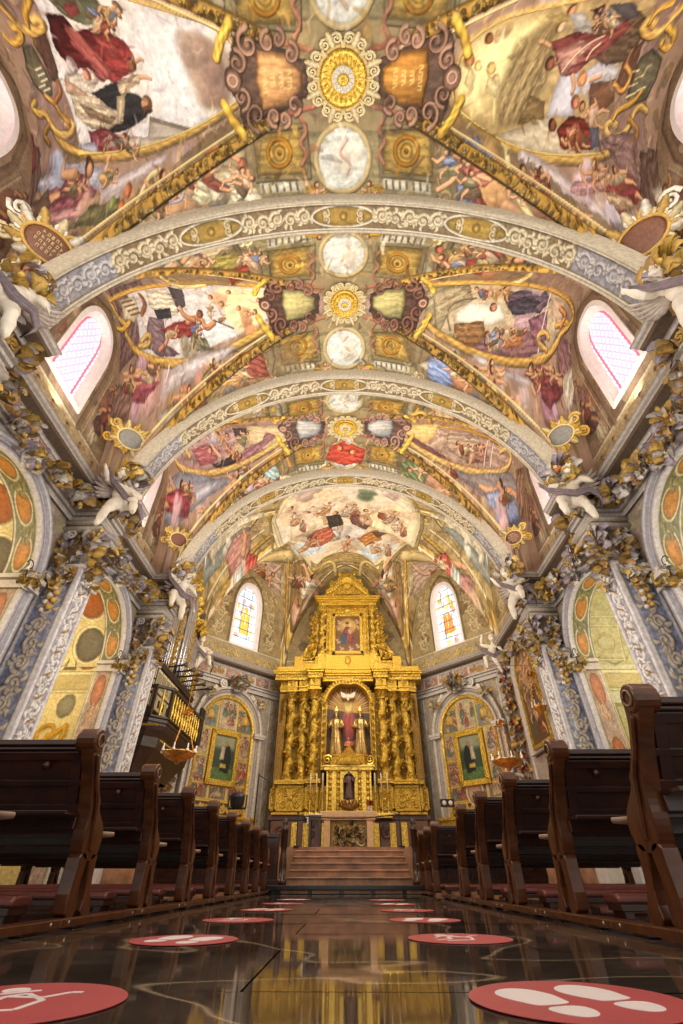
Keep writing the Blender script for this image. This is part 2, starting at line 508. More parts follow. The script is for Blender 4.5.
# ------------------------------------------------------------------ the vault's shape
CAM_Z = .2
ZC = 7.12                       # centre height of the vault curves
AY = [-.9, 3.8, 8.6, 13.1]      # the transverse arches
AX, WX, WALL = 5.75, 6.7, 6.55  # vault half width, lunette wall, nave wall
KEY = (0., 17.0)                # crown of the apse vault
PA = [(-5.75, 13.1), (5.75, 13.1), (6.6, 18.5), (3.2, 22.1), (-3.2, 22.1), (-6.6, 18.5)]
UK = 7.3
MID = [(AY[i] + AY[i + 1]) / 2 for i in range(3)]

def U2X(u): return UK * np.sin(np.asarray(u) / UK)

def nave_z(x, y, i):
    b0, b1 = AY[i], AY[i + 1]; m = (b0 + b1) / 2; h = (b1 - b0) / 2
    v = (y - m) / h
    A = ZC + (13.3 - .5 * v * v - ZC) * np.sqrt(np.clip(1 - (x / AX) ** 2, 0, 1))
    B = ZC + (13.3 - .5 * (x / WX) ** 2 - ZC) * np.sqrt(np.clip(1 - v * v, 0, 1))
    return np.maximum(A, B)

def apse_z(x, y):
    z = np.full(np.broadcast(x, y).shape, np.nan); rr = np.full(z.shape, 9.0)
    for i in range(6):
        P0, P1 = PA[i], PA[(i + 1) % 6]
        ax, ay = P0[0] - KEY[0], P0[1] - KEY[1]; bx, by = P1[0] - KEY[0], P1[1] - KEY[1]
        D = ax * by - ay * bx; qx = x - KEY[0]; qy = y - KEY[1]
        a = (qx * by - qy * bx) / D; b = (ax * qy - ay * qx) / D
        r = a + b
        zz = ZC + (13.7 - .8 * r * r - ZC) * np.sqrt(np.clip(1 - (b - a) ** 2, 0, 1))
        w = (a >= -1e-6) & (b >= -1e-6)
        z = np.where(w, zz, z); rr = np.where(w, r, rr)
    return z, rr

def surface_normals(P):
    du = np.gradient(P, axis=1); dv = np.gradient(P, axis=0)
    n = np.cross(du, dv)
    return n / (np.linalg.norm(n, axis=-1, keepdims=True) + 1e-9)
# ------------------------------------------------------------------ the fresco of the vault (surface coordinates: arc across, metres along)
PAINT = Canvas(-8.6, 8.6, -1.0, 22.4, .021, rgb(176, 150, 104), 3)
XU = lambda x: UK * math.asin(max(-.985, min(.985, x / UK)))
def vault_base():
    u, y = PAINT.axes(); X, Y = np.meshgrid(U2X(u), y)
    for b in range(3):
        m, h = MID[b], (AY[b + 1] - AY[b]) / 2
        v = (Y - m) / h; side = np.abs(v) < np.abs(X) / AX; inb = (Y >= AY[b]) & (Y < AY[b + 1])
        PAINT.C[inb & side] = rgb(166, 136, 118); PAINT.C[inb & ~side] = rgb(142, 126, 92)
    ap = Y >= AY[3]
    PAINT.C[ap] = rgb(170, 148, 104)
    g = random.Random(5)
    # loose foliage, cloud and masonry everywhere under the figures
    for i in range(900):
        c = (g.uniform(-8.4, 8.4), g.uniform(-.9, 22)); t = g.random()
        col = g.choice([rgb(150, 120, 76), rgb(186, 160, 112), rgb(120, 104, 74), rgb(166, 132, 108), rgb(196, 172, 130), rgb(140, 118, 96), rgb(176, 140, 70)])
        PAINT.disc(c, g.uniform(.1, .34), g.uniform(.06, .2), col, ang=g.uniform(0, 3), n=9, warp=.06, a=.6, edge=.25)
vault_base()
def round_path(p):
    for _ in range(2 if len(p) > 2 else 0):
        q = [p[0]]
        for a, b in zip(p[:-1], p[1:]):
            q += [(a[0] * .75 + b[0] * .25, a[1] * .75 + b[1] * .25), (a[0] * .25 + b[0] * .75, a[1] * .25 + b[1] * .75)]
        p = q + [p[-1]]
    return p
def grisaille(b):
    """painted architecture beside the ridge: sky medallions, gilded coffers with rosettes, balustrades"""
    m, h = MID[b], (AY[b + 1] - AY[b]) / 2
    sky = rgb(192, 195, 190); grey = rgb(150, 142, 118); gold = rgb(186, 146, 52)
    for s in (-1, 1):
        yc = m + s * h * .57
        PAINT.poly([(-2.3, m + s * h * .36), (2.3, m + s * h * .36), (3.0, m + s * h * .66), (3.0, m + s * h * .92), (-3.0, m + s * h * .92), (-3.0, m + s * h * .66)], rgb(140, 128, 94), warp=.03, fold=.1, edge=.2)
        for q in (-1, 1):
            c = q * 1.46
            PAINT.line([(q * 2.35, m + s * h * .30), (q * 2.3, m + s * h * .6), (q * 2.5, m + s * h * .9)], .24, grey, h=.03, edge=.5)
            PAINT.line([(q * 2.75, m + s * h * .42), (q * 2.65, m + s * h * .65), (q * 2.8, m + s * h * .9)], .14, rgb(112, 100, 76), edge=.5)
            PAINT.poly([(c - .55, m + s * h * .36), (c + .55, m + s * h * .33), (c + .62, m + s * h * .68), (c - .5, m + s * h * .66)], rgb(178, 146, 72), warp=.03, fold=.15, edge=.45, ew=.12)
            PAINT.line([(c - .6, m + s * h * .34), (c + .62, m + s * h * .31), (c + .68, m + s * h * .70), (c - .56, m + s * h * .69)], .1, rgb(120, 108, 80), closed=True, h=.03)
            PAINT.ring((c, m + s * h * .50), .26, .24, .09, rgb(160, 110, 30), h=.04); PAINT.disc((c, m + s * h * .50), .15, .15, rgb(226, 180, 80), warp=.01, h=.05, edge=.5); PAINT.disc((c, m + s * h * .50), .06, .06, rgb(140, 92, 30), n=8, warp=0)
            PAINT.poly([(c - .5, m + s * h * .71), (c + .62, m + s * h * .73), (c + .64, m + s * h * .81), (c - .5, m + s * h * .79)], rgb(206, 200, 180), warp=.01, edge=.2, fold=.05)
            for k in range(7): PAINT.line([(c - .44 + k * .16, m + s * h * .735), (c - .42 + k * .16, m + s * h * .785)], .05, rgb(110, 100, 80), round_=0)
            PAINT.poly([(c - .7, m + s * h * .86), (c + .9, m + s * h * .89), (c + .92, m + s * h * .97), (c - .7, m + s * h * .94)], rgb(176, 168, 146), warp=.01, edge=.2, fold=.05)
            for k in range(10): PAINT.line([(c - .64 + k * .16, m + s * h * .88), (c - .63 + k * .16, m + s * h * .935)], .06, rgb(96, 84, 62), round_=0)
            for r in (.80, .88):
                PAINT.disc((c + q * .9, m + s * h * r), .09, .09, rgb(216, 176, 84), n=8, warp=.01, h=.03)
            PAINT.disc((q * 2.5, m + s * h * .62), .12, .17, rgb(206, 164, 70), warp=.04, h=.03, fold=.3); PAINT.disc((q * .78, m + s * h * .8), .2, .1, gold, warp=.05, fold=.3)
            # vases and acanthus on the ledge, little putti holding the medallion
            PAINT.acanthus((q * 2.2, m + s * h * .84), (q * 2.7, m + s * h * .84), rgb(222, 206, 164), .42, 1, 3, h=.03)
            PAINT.fig([[.36 * q, 0, q * .62], [0, -s * -.1 + .0 - s * .55, m + s * h * .93]], rgb(206, 160, 120), pose=2, seed=b * 3 + q)
            PAINT.line(round_path([(q * .95, m + s * h * .25), (q * .78, m + s * h * .36), (q * 1.0, m + s * h * .44), (q * .8, m + s * h * .52), (q * .95, m + s * h * .6)]), .09, rgb(158, 108, 84), round_=.4)
            PAINT.line([(q * .6, m + s * h * .18), (q * 1.3, m + s * h * .24), (q * 1.9, m + s * h * .2), (q * 1.5, m + s * h * .28)], .09, rgb(176, 100, 76), a=.8)
        PAINT.ring((0, yc), .62, .60, .13, rgb(176, 156, 112), h=.03)
        PAINT.disc((0, yc), .57, .55, sky, warp=.02, fold=.06, edge=.12, tex=.1)
        PAINT.cloud((.1, yc), .3, rgb(206, 196, 180), 5, b, a=.7)
        PAINT.line(round_path([(.1, yc - .35 * s), (-.12, yc - .1 * s), (.2, yc + .05 * s), (.1, yc + .25 * s)]), .06, rgb(186, 146, 130), a=.8)
        PAINT.acanthus((-.7, m + s * h * .9), (.7, m + s * h * .9), rgb(196, 152, 70), .34, 3, b, h=.03)
for b_ in range(3): grisaille(b_)
def chancel_base():
    for i in range(6):
        P0, P1 = PA[i], PA[(i + 1) % 6]
        for t in np.linspace(.12, .98, 9):
            for q in np.linspace(-.8, .8, 7):
                a = t * (1 - q) / 2; b = t * (1 + q) / 2
                x = KEY[0] + a * (P0[0] - KEY[0]) + b * (P1[0] - KEY[0]); y = KEY[1] + a * (P0[1] - KEY[1]) + b * (P1[1] - KEY[1])
                PAINT.disc((XU(x), y), RD.uniform(.15, .4), RD.uniform(.12, .3), RD.choice([rgb(186, 160, 112), rgb(150, 124, 84), rgb(206, 186, 146), rgb(176, 140, 110), rgb(166, 150, 116)]), ang=RD.uniform(0, 3), n=9, warp=.08, a=.7, edge=.2, fold=.2)
chancel_base()
def chancel_ribs():
    for i in range(6):
        pts = [(XU(KEY[0] + t * (PA[i][0] - KEY[0])), KEY[1] + t * (PA[i][1] - KEY[1])) for t in np.linspace(.42, 1, 30)]
        PAINT.line(pts, .62, rgb(132, 108, 66), edge=.3); PAINT.line(pts, .42, rgb(206, 168, 88), h=.08, edge=.5, bead=.25, bfreq=1.2)
        for s in (-1, 1): PAINT.line([(x + s * .24, y) for x, y in pts], .08, rgb(222, 206, 168), h=.05)
    for i in (0, 1, 2, 3, 4, 5):      # painted arches round the lunettes
        P0, P1 = PA[i], PA[(i + 1) % 6]; pts = []
        for q in np.linspace(-1, 1, 25):
            t = .97 - .30 * (1 - abs(q) ** 1.6); a = t * (1 - q) / 2; b = t * (1 + q) / 2
            pts.append((XU(KEY[0] + a * (P0[0] - KEY[0]) + b * (P1[0] - KEY[0])), KEY[1] + a * (P0[1] - KEY[1]) + b * (P1[1] - KEY[1])))
        PAINT.line(pts, .2, rgb(176, 142, 84), edge=.5); PAINT.line(pts, .06, rgb(226, 204, 150), h=.03)
    PAINT.disc((0, 16.75), 3.75, 2.72, rgb(140, 120, 84), n=40, warp=.02, fold=.05)
    PAINT.ring((0, 16.75), 3.62, 2.62, .22, rgb(206, 190, 150), n=48, h=.06); PAINT.ring((0, 16.75), 3.4, 2.45, .10, rgb(150, 122, 72), n=48)
    for k in range(12):
        a = 2 * PI * k / 12; PAINT.acanthus((3.95 * math.cos(a) - .3, 16.75 + 2.95 * math.sin(a)), (3.95 * math.cos(a) + .3, 16.75 + 2.95 * math.sin(a)), rgb(212, 186, 128), .4, 1, k, h=.04)
chancel_ribs()
PAINT.strokes(2600, 3, -8.4, 8.4, -.9, 22.2, size=(.15, .5), wid=(.04, .14), a=.6)
FIG_SEED = [0]
def paint_from(data):
    for row in data.strip().split('\n'):
        k, a, c, o = row.split('|')
        kw = {}
        for t in re_split(o):
            n, v = t.split('=', 1); kw[n] = eval(v, {'__builtins__': {}}, {})
        if 'col2' in kw: kw['col2'] = np.array(kw['col2'], float) / 255
        cs = [np.array([float(q) for q in x.split(',')]) / 255 for x in c.split()]
        pts = [tuple(float(q) for q in p.split(',')) for p in a.split()] if k != 'F' else None
        FIG_SEED[0] += 1
        if k == 'P': PAINT.poly(pts, cs[0], **kw)
        elif k == 'L': PAINT.line(round_path(pts), kw.pop('w'), cs[0], **kw)
        elif k == 'C': PAINT.cloud(pts[0], kw.pop('r'), cs[0], seed=FIG_SEED[0], **kw)
        elif k == 'H':
            r = kw['r']
            up = .30 * r * (-1 if pts[0][0] > 0 else 1); hair = cs[1] * .75 + cs[0] * .2
            PAINT.disc((pts[0][0] + up, pts[0][1] - .05 * r), r * .86, r * .9, hair, n=12, warp=.01, fold=.15, edge=.1, ew=.4 * r)
            PAINT.disc((pts[0][0] - up * .35, pts[0][1] + .12 * r), r * .74, r * .74, cs[0] * .97, n=12, warp=.008, fold=0, light=(-.4, -.6), lk=.35, edge=.12, ew=.3 * r)
            PAINT.disc((pts[0][0] - up * .1, pts[0][1] + .32 * r), r * .3, r * .3, np.minimum(cs[0] * 1.13, 1), n=8, warp=0, fold=0, edge=0, soft=2.5)
        elif k == 'F':
            m = [float(x) for x in a.split()]
            PAINT.fig([m[:3], m[3:]], cs[0], cs[1], pose=int(kw['pose']), seed=FIG_SEED[0])
def re_split(o):
    out = []; depth = 0; cur = ''
    for ch in o:
        if ch == '(': depth += 1
        if ch == ')': depth -= 1
        if ch == ',' and depth == 0: out.append(cur); cur = ''
        else: cur += ch
    if cur: out.append(cur)
    return out
VAULT_FRESCO = """
P|-7.04,0.20 -6.16,0.26 -6.62,0.92 -6.58,2.31 -7.27,2.60 -8.41,3.03 -8.57,3.40 -8.56,2.74|146,120,116|fold=.08,warp=.15,a=.7
P|-6.08,0.22 -4.04,0.24 -3.37,0.40 -2.67,0.59 -2.29,0.82 -2.14,1.17 -2.17,1.52 -2.35,1.79 -3.11,2.11 -3.99,2.36 -5.05,2.48 -6.24,2.50 -6.58,2.31 -6.78,1.22|216,216,222|fold=.05,edge=.1,warp=.02,tex=.1
P|-5.51,0.27 -3.99,0.29 -4.65,0.81 -4.36,1.10 -4.35,1.63 -4.17,1.87 -5.02,2.15 -6.15,1.98 -6.47,1.07|222,212,200|soft=12,fold=.05,edge=0,a=.8
P|-3.20,0.83 -2.26,0.85 -2.20,1.44 -2.36,1.75 -3.08,1.89 -3.36,1.58|232,222,206|soft=14,fold=.05,edge=0,a=.9
C|-2.90,1.25|168,138,122|r=0.55,n=12,spread=.9,a=.7
C|-2.80,1.51|150,122,110|r=0.38,n=7,a=.6
C|-3.04,1.01|172,146,130|r=0.33,n=6,a=.6
P|-4.45,1.96 -3.29,2.19 -3.34,2.28 -4.12,2.42 -4.91,2.44 -4.98,2.23 -4.55,2.28|190,180,168|warp=.01,fold=.05
P|-4.45,1.96 -3.29,2.19 -3.34,2.23 -4.46,2.03|160,146,132|warp=0,fold=0
P|-5.09,2.24 -3.49,2.30 -3.99,2.40 -5.34,2.49|202,190,176|warp=.02,fold=.08
P|-5.81,0.23 -4.68,0.24 -4.68,0.40 -4.91,0.56 -5.33,0.59 -5.69,0.44|112,118,92|
P|-5.57,0.34 -5.20,0.31 -5.22,0.45 -5.54,0.52|160,80,80|
P|-5.14,0.43 -4.85,0.45 -5.03,0.58 -5.31,0.58|150,156,120|
H|-4.63,0.54|206,150,112 92,58,38|r=0.105
H|-4.87,0.71|206,150,112 92,58,38|r=0.083
H|-4.36,0.38|206,170,140 92,58,38|r=0.100
P|-6.10,0.44 -5.69,0.44 -5.60,0.66 -4.99,0.64 -4.56,0.81 -4.45,1.07 -4.65,1.28 -5.14,1.42 -5.51,1.40 -5.77,1.20 -6.25,1.22 -6.41,1.01 -6.39,0.79|150,62,60|fold=.35,lk=.5,light=(.5,.8),col2=(96,36,40)
P|-5.82,0.55 -5.53,0.69 -5.37,0.97 -5.18,1.30 -5.44,1.36 -5.70,1.11 -5.90,0.85|190,100,96|fold=.2,warp=.03
P|-5.25,0.72 -4.84,0.81 -4.76,1.04 -5.03,1.06 -5.26,0.89|176,84,80|fold=.2
P|-6.12,0.49 -5.87,0.49 -6.00,0.79 -6.33,0.93|110,48,52|
H|-4.62,1.17|150,92,66 70,46,36|r=0.117
L|-4.48,1.13 -4.33,1.08 -4.30,1.11|206,156,120|w=0.056
P|-5.98,1.26 -5.67,1.22 -5.59,1.39 -5.90,1.56 -6.32,1.58 -6.67,1.43 -6.46,1.25|220,206,188|fold=.25
H|-6.22,1.15|196,180,180 150,130,130|r=0.148
H|-5.89,1.30|206,140,124 150,80,70|r=0.112
P|-6.54,1.34 -6.25,1.46 -5.98,1.62 -6.31,1.67 -6.68,1.55|206,166,140|
P|-5.90,1.58 -5.32,1.45 -4.97,1.39 -4.94,1.55 -4.63,1.61 -4.42,1.83 -4.56,1.97 -5.04,2.12 -5.53,2.20 -5.79,2.11 -5.46,1.87 -5.68,1.72|70,66,70|fold=.3,col2=(40,38,44)
P|-6.55,1.58 -5.81,1.62 -5.53,1.78 -5.28,1.85 -5.18,2.01 -5.65,2.16 -6.12,2.10 -6.56,1.91|212,194,164|fold=.4,lk=.4
P|-6.35,1.74 -5.80,1.87 -5.37,1.97 -5.56,2.05 -6.13,1.95|160,134,108|fold=.2
P|-5.23,1.64 -4.98,1.62 -5.15,1.97 -5.32,2.03|214,196,160|
P|-5.16,1.45 -4.73,1.32 -4.43,1.34 -4.72,1.52 -5.07,1.62|206,180,150|fold=.25
L|-4.50,1.36 -4.34,1.36 -4.24,1.39|214,160,120|w=0.062
H|-4.50,1.76|196,140,104 110,80,60|r=0.144
P|-4.45,1.77 -4.35,1.87 -4.52,1.92 -4.60,1.83|120,84,62|
P|-6.25,2.13 -5.70,2.12 -5.15,2.27 -5.02,2.44 -5.44,2.54 -5.92,2.51 -6.18,2.36|176,108,108|fold=.35,col2=(130,60,70)
H|-5.21,2.29|196,120,96 110,50,44|r=0.120
H|-4.91,2.45|190,120,100 120,60,56|r=0.108
P|-6.61,2.32 -6.06,2.31 -5.95,2.48 -6.43,2.52|182,186,210|
P|-5.79,2.26 -5.55,2.23 -5.44,2.38 -5.75,2.40|196,170,190|
P|-7.43,0.86 -7.08,0.83 -7.07,1.09 -7.04,1.39 -7.17,1.60 -7.45,1.63 -7.72,1.41 -7.73,1.17|112,106,84|warp=.01,fold=.1,h=.05
P|-6.63,0.54 -6.40,0.62 -6.56,0.93 -6.74,1.36 -7.04,1.39 -6.98,1.07 -7.01,0.83|110,82,70|
L|-7.39,1.19 -7.14,1.15|226,214,180|w=0.037,round_=0
L|-7.38,1.28 -7.13,1.24|226,214,180|w=0.037,round_=0
L|-7.37,1.37 -7.12,1.33|226,214,180|w=0.037,round_=0
L|-7.53,1.46 -7.27,1.42|226,214,180|w=0.038,round_=0
L|-7.41,1.52 -7.15,1.48|226,214,180|w=0.038,round_=0
L|-7.10,0.23 -7.10,0.40 -7.09,0.56 -6.94,0.67 -6.62,0.65 -6.34,0.57 -6.32,0.49 -6.54,0.51|204,162,86|w=0.163,h=.06,bead=.15,bfreq=2.5,round_=.45
L|-6.20,0.24 -6.63,0.41 -6.79,0.56|196,148,56|w=0.099,h=.06,bead=.15,bfreq=2.5,round_=.45
L|-7.78,0.71 -7.68,0.83 -7.27,0.75 -7.10,0.61 -7.32,0.58|206,158,70|w=0.133,h=.06,bead=.15,bfreq=2.5,round_=.45
L|-7.90,1.68 -8.15,1.77 -7.90,1.89 -7.61,1.84 -7.49,2.05 -7.26,2.29 -6.78,2.44 -6.08,2.53 -5.19,2.54 -4.25,2.42 -3.24,2.19 -2.35,1.84|206,164,86|w=0.142,h=.06,bead=.15,bfreq=2.5,round_=.45
L|-7.49,2.05 -7.24,2.20 -6.88,2.21 -6.64,2.09 -6.74,2.00 -6.96,2.06|212,172,98|w=0.138,h=.06,bead=.15,bfreq=2.5,round_=.45
L|-7.42,1.60 -7.15,1.72 -7.04,1.91 -6.81,2.00|196,150,66|w=0.118,h=.06,bead=.15,bfreq=2.5,round_=.45
L|-6.83,1.39 -6.82,1.55 -7.13,1.69|190,120,76|w=0.093,h=.06,bead=.15,bfreq=2.5,round_=.45
L|-7.57,2.05 -7.86,2.19 -7.65,2.31|170,124,60|w=0.110,h=.06,bead=.15,bfreq=2.5,round_=.45
L|-6.57,2.48 -5.19,2.47 -4.11,2.34 -3.11,2.10 -2.35,1.78|240,206,120|w=0.045,h=.03
L|-3.99,0.24 -3.31,0.40 -2.64,0.58 -2.24,0.80 -2.07,1.17 -2.11,1.54 -2.31,1.84|192,156,88|w=0.078,h=.06,bead=.15,bfreq=2.5,round_=.45
P|-7.94,3.35 -7.03,3.15 -5.85,2.95 -4.51,2.59 -3.86,2.45 -4.24,2.70 -5.52,3.03 -6.86,3.30 -7.56,3.44|214,200,204|fold=.1,soft=3
P|-8.33,2.84 -7.27,2.59 -6.36,2.57 -5.60,2.72 -5.62,2.90 -6.08,2.97 -7.07,3.01 -7.92,2.94|182,184,208|fold=.2,warp=.08
C|-7.41,2.72|176,186,214|r=0.31,n=6
C|-5.77,2.77|190,190,214|r=0.15,n=5
F|1.278 1.369 -7.481 0.399 -0.648 3.257|150,86,98 166,110,110|pose=0
P|-7.47,3.09 -6.81,2.93 -6.12,2.87 -5.82,2.99 -6.24,3.12 -6.87,3.17 -7.40,3.23|156,92,100|fold=.35
P|-7.73,3.20 -6.71,3.11 -6.19,3.20 -6.86,3.31 -7.52,3.35|206,150,150|fold=.25
C|-6.24,3.12|206,164,150|r=0.22,n=6,a=.7
L|-5.72,2.72 -5.67,2.59 -5.56,2.54|214,160,120|w=0.069
P|-8.57,2.16 -8.56,2.15 -8.12,2.39 -8.00,2.73 -8.34,3.08 -8.56,3.31 -8.55,3.32|120,96,90|fold=.35,warp=.1
P|-8.57,2.57 -8.54,2.69 -8.55,2.94 -8.57,3.21|196,180,150|fold=.4
P|-8.56,2.10 -8.35,2.18 -8.22,2.63 -8.54,2.71|140,86,86|fold=.3
P|-8.31,3.09 -7.65,2.91 -7.44,3.10 -7.94,3.35|120,96,84|
P|-6.39,3.42 -4.94,3.07 -3.74,2.60 -2.28,1.93 -1.77,1.83 -1.82,2.38 -2.22,3.40 -2.83,3.54 -4.44,3.40|146,126,90|fold=.08,warp=.12,col2=(118,98,68),a=.6
P|-3.63,2.76 -3.25,2.47 -2.48,2.17 -2.16,2.18 -2.22,2.69 -2.20,3.22 -2.68,3.34|168,150,116|soft=5,fold=.15
C|-3.82,3.08|206,156,116|r=0.40,n=8
C|-4.97,3.11|190,156,110|r=0.17,n=5
C|-5.97,3.16|170,140,100|r=0.26,n=5
C|-4.20,3.25|214,170,130|r=0.25,n=5
P|-6.05,3.12 -5.23,3.05 -5.18,3.21 -5.74,3.31 -6.50,3.33|124,120,84|fold=.3
H|-5.04,2.96|196,120,84 140,76,50|r=0.108
H|-5.43,3.09|150,160,90 110,130,70|r=0.091
H|-5.15,3.13|206,120,70 160,90,50|r=0.088
L|-4.24,2.73 -4.48,2.79 -4.61,2.94 -4.71,3.09 -4.76,3.22 -4.59,3.36 -4.43,3.51|216,200,144|w=0.098,h=.01
F|0.851 -0.264 -3.922 -0.055 -0.447 3.205|206,130,90 206,130,90|pose=2
F|-0.485 -0.063 -3.772 -0.003 -0.511 3.259|200,120,84 190,110,80|pose=2
L|-4.05,2.93 -4.16,3.06 -3.98,3.19 -3.71,3.17 -3.65,3.05|150,164,190|w=0.054
P|-3.38,2.99 -3.25,2.69 -3.10,2.47 -2.73,2.43 -2.65,2.64 -2.95,2.81 -2.77,3.08 -2.86,3.32 -3.22,3.33|206,198,172|fold=.45,lk=.5
P|-2.78,2.84 -2.46,2.80 -2.19,3.11 -1.92,3.36 -1.95,3.50 -2.33,3.50 -2.63,3.61 -2.85,3.54 -2.67,3.24|222,212,184|fold=.45,lk=.5
P|-3.62,2.81 -3.14,2.89 -3.07,3.25 -3.36,3.35 -3.62,3.13|190,182,150|fold=.4
L|-3.10,2.50 -2.87,2.45 -2.59,2.48 -2.51,2.59|196,120,84|w=0.109
H|-2.34,2.74|190,112,84 130,70,50|r=0.124
L|-2.20,2.90 -2.18,3.08 -2.35,3.28|206,140,100|w=0.117
L|-2.63,2.51 -2.39,2.67|206,140,104|w=0.100
P|-4.83,3.36 -3.36,3.35 -2.76,3.55 -4.06,3.56 -5.24,3.49|216,190,166|fold=.1,soft=3
P|-3.38,3.48 -2.47,3.48 -1.96,3.58 -2.95,3.63|196,196,190|fold=.15
P|-6.40,3.47 -4.44,3.40 -4.27,3.55 -5.65,3.52|222,214,206|fold=.05
P|7.07,0.34 6.42,0.39 6.99,1.20 6.23,2.57 6.98,3.02 7.41,3.40 8.56,3.52|146,120,114|fold=.08,warp=.15,a=.7
P|2.39,1.49 2.51,0.97 3.11,0.63 4.76,0.33 6.44,0.35 6.68,0.92 6.23,2.57 5.68,2.66 4.17,2.55 3.41,2.35 2.73,2.07 2.50,1.84|178,154,108|fold=.12,edge=.15,warp=.02,col2=(196,168,116)
P|2.44,1.56 2.61,0.96 3.33,0.66 3.95,0.63 3.86,1.35 3.28,1.80 2.84,1.98 2.53,1.83|240,222,156|soft=20,fold=.05,edge=0
P|3.67,0.91 4.39,0.64 4.59,1.35 4.29,2.04 3.57,2.16 3.49,1.65|160,138,96|soft=10,fold=.25
P|3.41,2.35 4.71,2.05 5.29,2.30 6.30,2.52 5.74,2.64 4.17,2.57|212,198,170|fold=.1,warp=.02
L|4.03,1.95 4.40,1.50 4.31,0.77|120,100,70|w=0.030,a=.6
P|4.01,2.16 4.23,1.74 4.65,1.80 4.66,2.07|150,124,84|fold=.2
P|4.71,2.05 4.88,1.43 5.13,1.32 5.56,1.44 5.46,1.80 5.41,2.05|206,210,228|warp=.01,fold=.05
P|5.31,1.47 5.77,1.23 6.45,1.29 6.43,1.53 5.80,1.56 5.66,1.77|210,208,220|warp=.02,fold=.08
P|4.96,0.78 6.18,0.52 6.64,0.65 6.70,1.23 6.03,1.29 5.51,1.17|112,92,74|fold=.3
H|4.56,0.51|206,150,112 92,58,38|r=0.101
H|4.49,0.72|222,186,150 92,58,38|r=0.106
H|5.19,0.56|206,150,112 92,58,38|r=0.098
H|6.01,0.62|206,140,110 92,58,38|r=0.102
P|4.50,0.56 4.82,0.51 5.18,0.70 4.91,0.78|206,206,206|
P|5.19,0.61 5.45,0.49 5.91,0.73 5.65,0.83|226,220,214|
P|5.37,0.46 5.83,0.42 6.28,0.59 5.95,0.67|110,104,110|
P|4.04,0.58 4.35,0.53 4.62,0.64 4.34,0.69|206,180,110|
P|4.69,0.75 5.16,0.72 5.55,0.89 5.07,0.92|190,184,176|
P|4.96,0.51 5.24,0.44 5.29,0.62|70,64,66|
P|4.35,0.94 4.87,0.80 5.54,0.83 5.97,0.65 6.29,0.73 5.85,1.06 5.52,1.20 5.20,1.44 4.89,1.45 4.64,1.17|176,100,94|fold=.4,lk=.4,col2=(130,66,66)
P|4.59,1.08 5.07,0.92 5.41,0.97 5.19,1.23 4.93,1.44|206,150,136|fold=.3
L|4.90,1.38 5.08,1.14 5.35,0.95 5.63,0.86|232,206,176|w=0.045,a=.8
L|5.43,1.20 5.47,1.06 5.62,0.97|226,196,160|w=0.049
L|4.40,1.00 4.23,0.94 4.14,0.94|214,160,120|w=0.073
H|4.56,1.25|150,92,64 60,44,36|r=0.125
L|5.20,1.44 5.32,1.59 5.30,1.68|214,160,120|w=0.097
P|5.74,1.56 6.45,1.47 6.58,1.79 6.27,1.97 5.83,1.89|132,94,68|fold=.1
H|5.50,1.48|222,150,96 200,120,60|r=0.141
L|5.71,1.50 5.96,1.44|214,160,120|w=0.083
H|5.46,1.83|206,130,100 130,80,56|r=0.124
F|0.265 -0.766 6.336 -0.328 -0.240 2.113|226,206,190 226,206,190|pose=2
C|6.05,2.03|226,190,170|r=0.17,n=5
P|5.00,2.24 5.35,2.05 5.74,2.07 6.09,2.29 6.04,2.52 5.46,2.54 5.13,2.47|166,80,62|fold=.35,col2=(120,50,44)
P|5.27,2.21 5.60,2.15 5.81,2.38 5.40,2.47|206,130,110|fold=.2
H|4.91,2.17|130,80,58 60,40,34|r=0.117
P|5.97,2.21 6.24,2.19 6.27,2.46 5.99,2.51|112,112,132|
L|5.17,2.38 5.34,2.47 5.51,2.27|214,160,120|w=0.080
H|2.69,1.19|196,130,80 130,84,50|r=0.126
H|3.21,1.32|226,180,110 190,140,80|r=0.111
H|2.91,1.28|236,200,130 206,160,90|r=0.092
H|3.36,1.50|232,200,140 200,150,90|r=0.105
H|3.01,0.88|150,96,60 90,60,40|r=0.097
C|3.23,0.76|206,170,120|r=0.17,n=6,a=.7
C|3.18,1.74|232,204,140|r=0.26,n=6,a=.6
C|2.61,1.65|226,196,130|r=0.22,n=6,a=.6
P|2.71,1.28 2.88,1.43 2.84,1.68 2.64,1.55|236,210,150|
P|3.15,1.41 3.47,1.56 3.42,1.77 3.16,1.68|240,216,156|
C|2.66,1.98|206,160,100|r=0.23,n=5,a=.6
P|6.97,1.17 7.20,1.03 7.74,1.17 7.86,1.49 7.71,1.79 7.33,1.88 6.98,1.79 6.93,1.50|112,106,84|warp=.01,fold=.1,h=.05
P|6.81,0.92 6.94,1.35 6.75,1.74 6.50,1.65 6.50,1.20|120,84,66|
L|6.84,1.39 7.06,1.34|226,210,150|w=0.042,round_=0
L|7.05,1.48 7.27,1.42|226,210,150|w=0.043,round_=0
L|6.92,1.60 7.17,1.54|226,210,150|w=0.039,round_=0
L|7.24,1.66 7.50,1.60|226,210,150|w=0.045,round_=0
L|6.96,1.75 7.21,1.69|226,210,150|w=0.040,round_=0
L|7.29,0.35 7.30,0.50 7.22,0.68 7.13,0.84 6.76,0.84 6.51,0.73 6.58,0.65 6.83,0.70|206,164,88|w=0.166,h=.06,bead=.15,bfreq=2.5,round_=.45
L|7.30,0.73 7.79,0.86 7.81,1.06 7.41,0.98 7.42,0.89|206,160,70|w=0.132,h=.06,bead=.15,bfreq=2.5,round_=.45
L|6.91,0.42 6.63,0.49 6.64,0.65|196,150,60|w=0.116,h=.06,bead=.15,bfreq=2.5,round_=.45
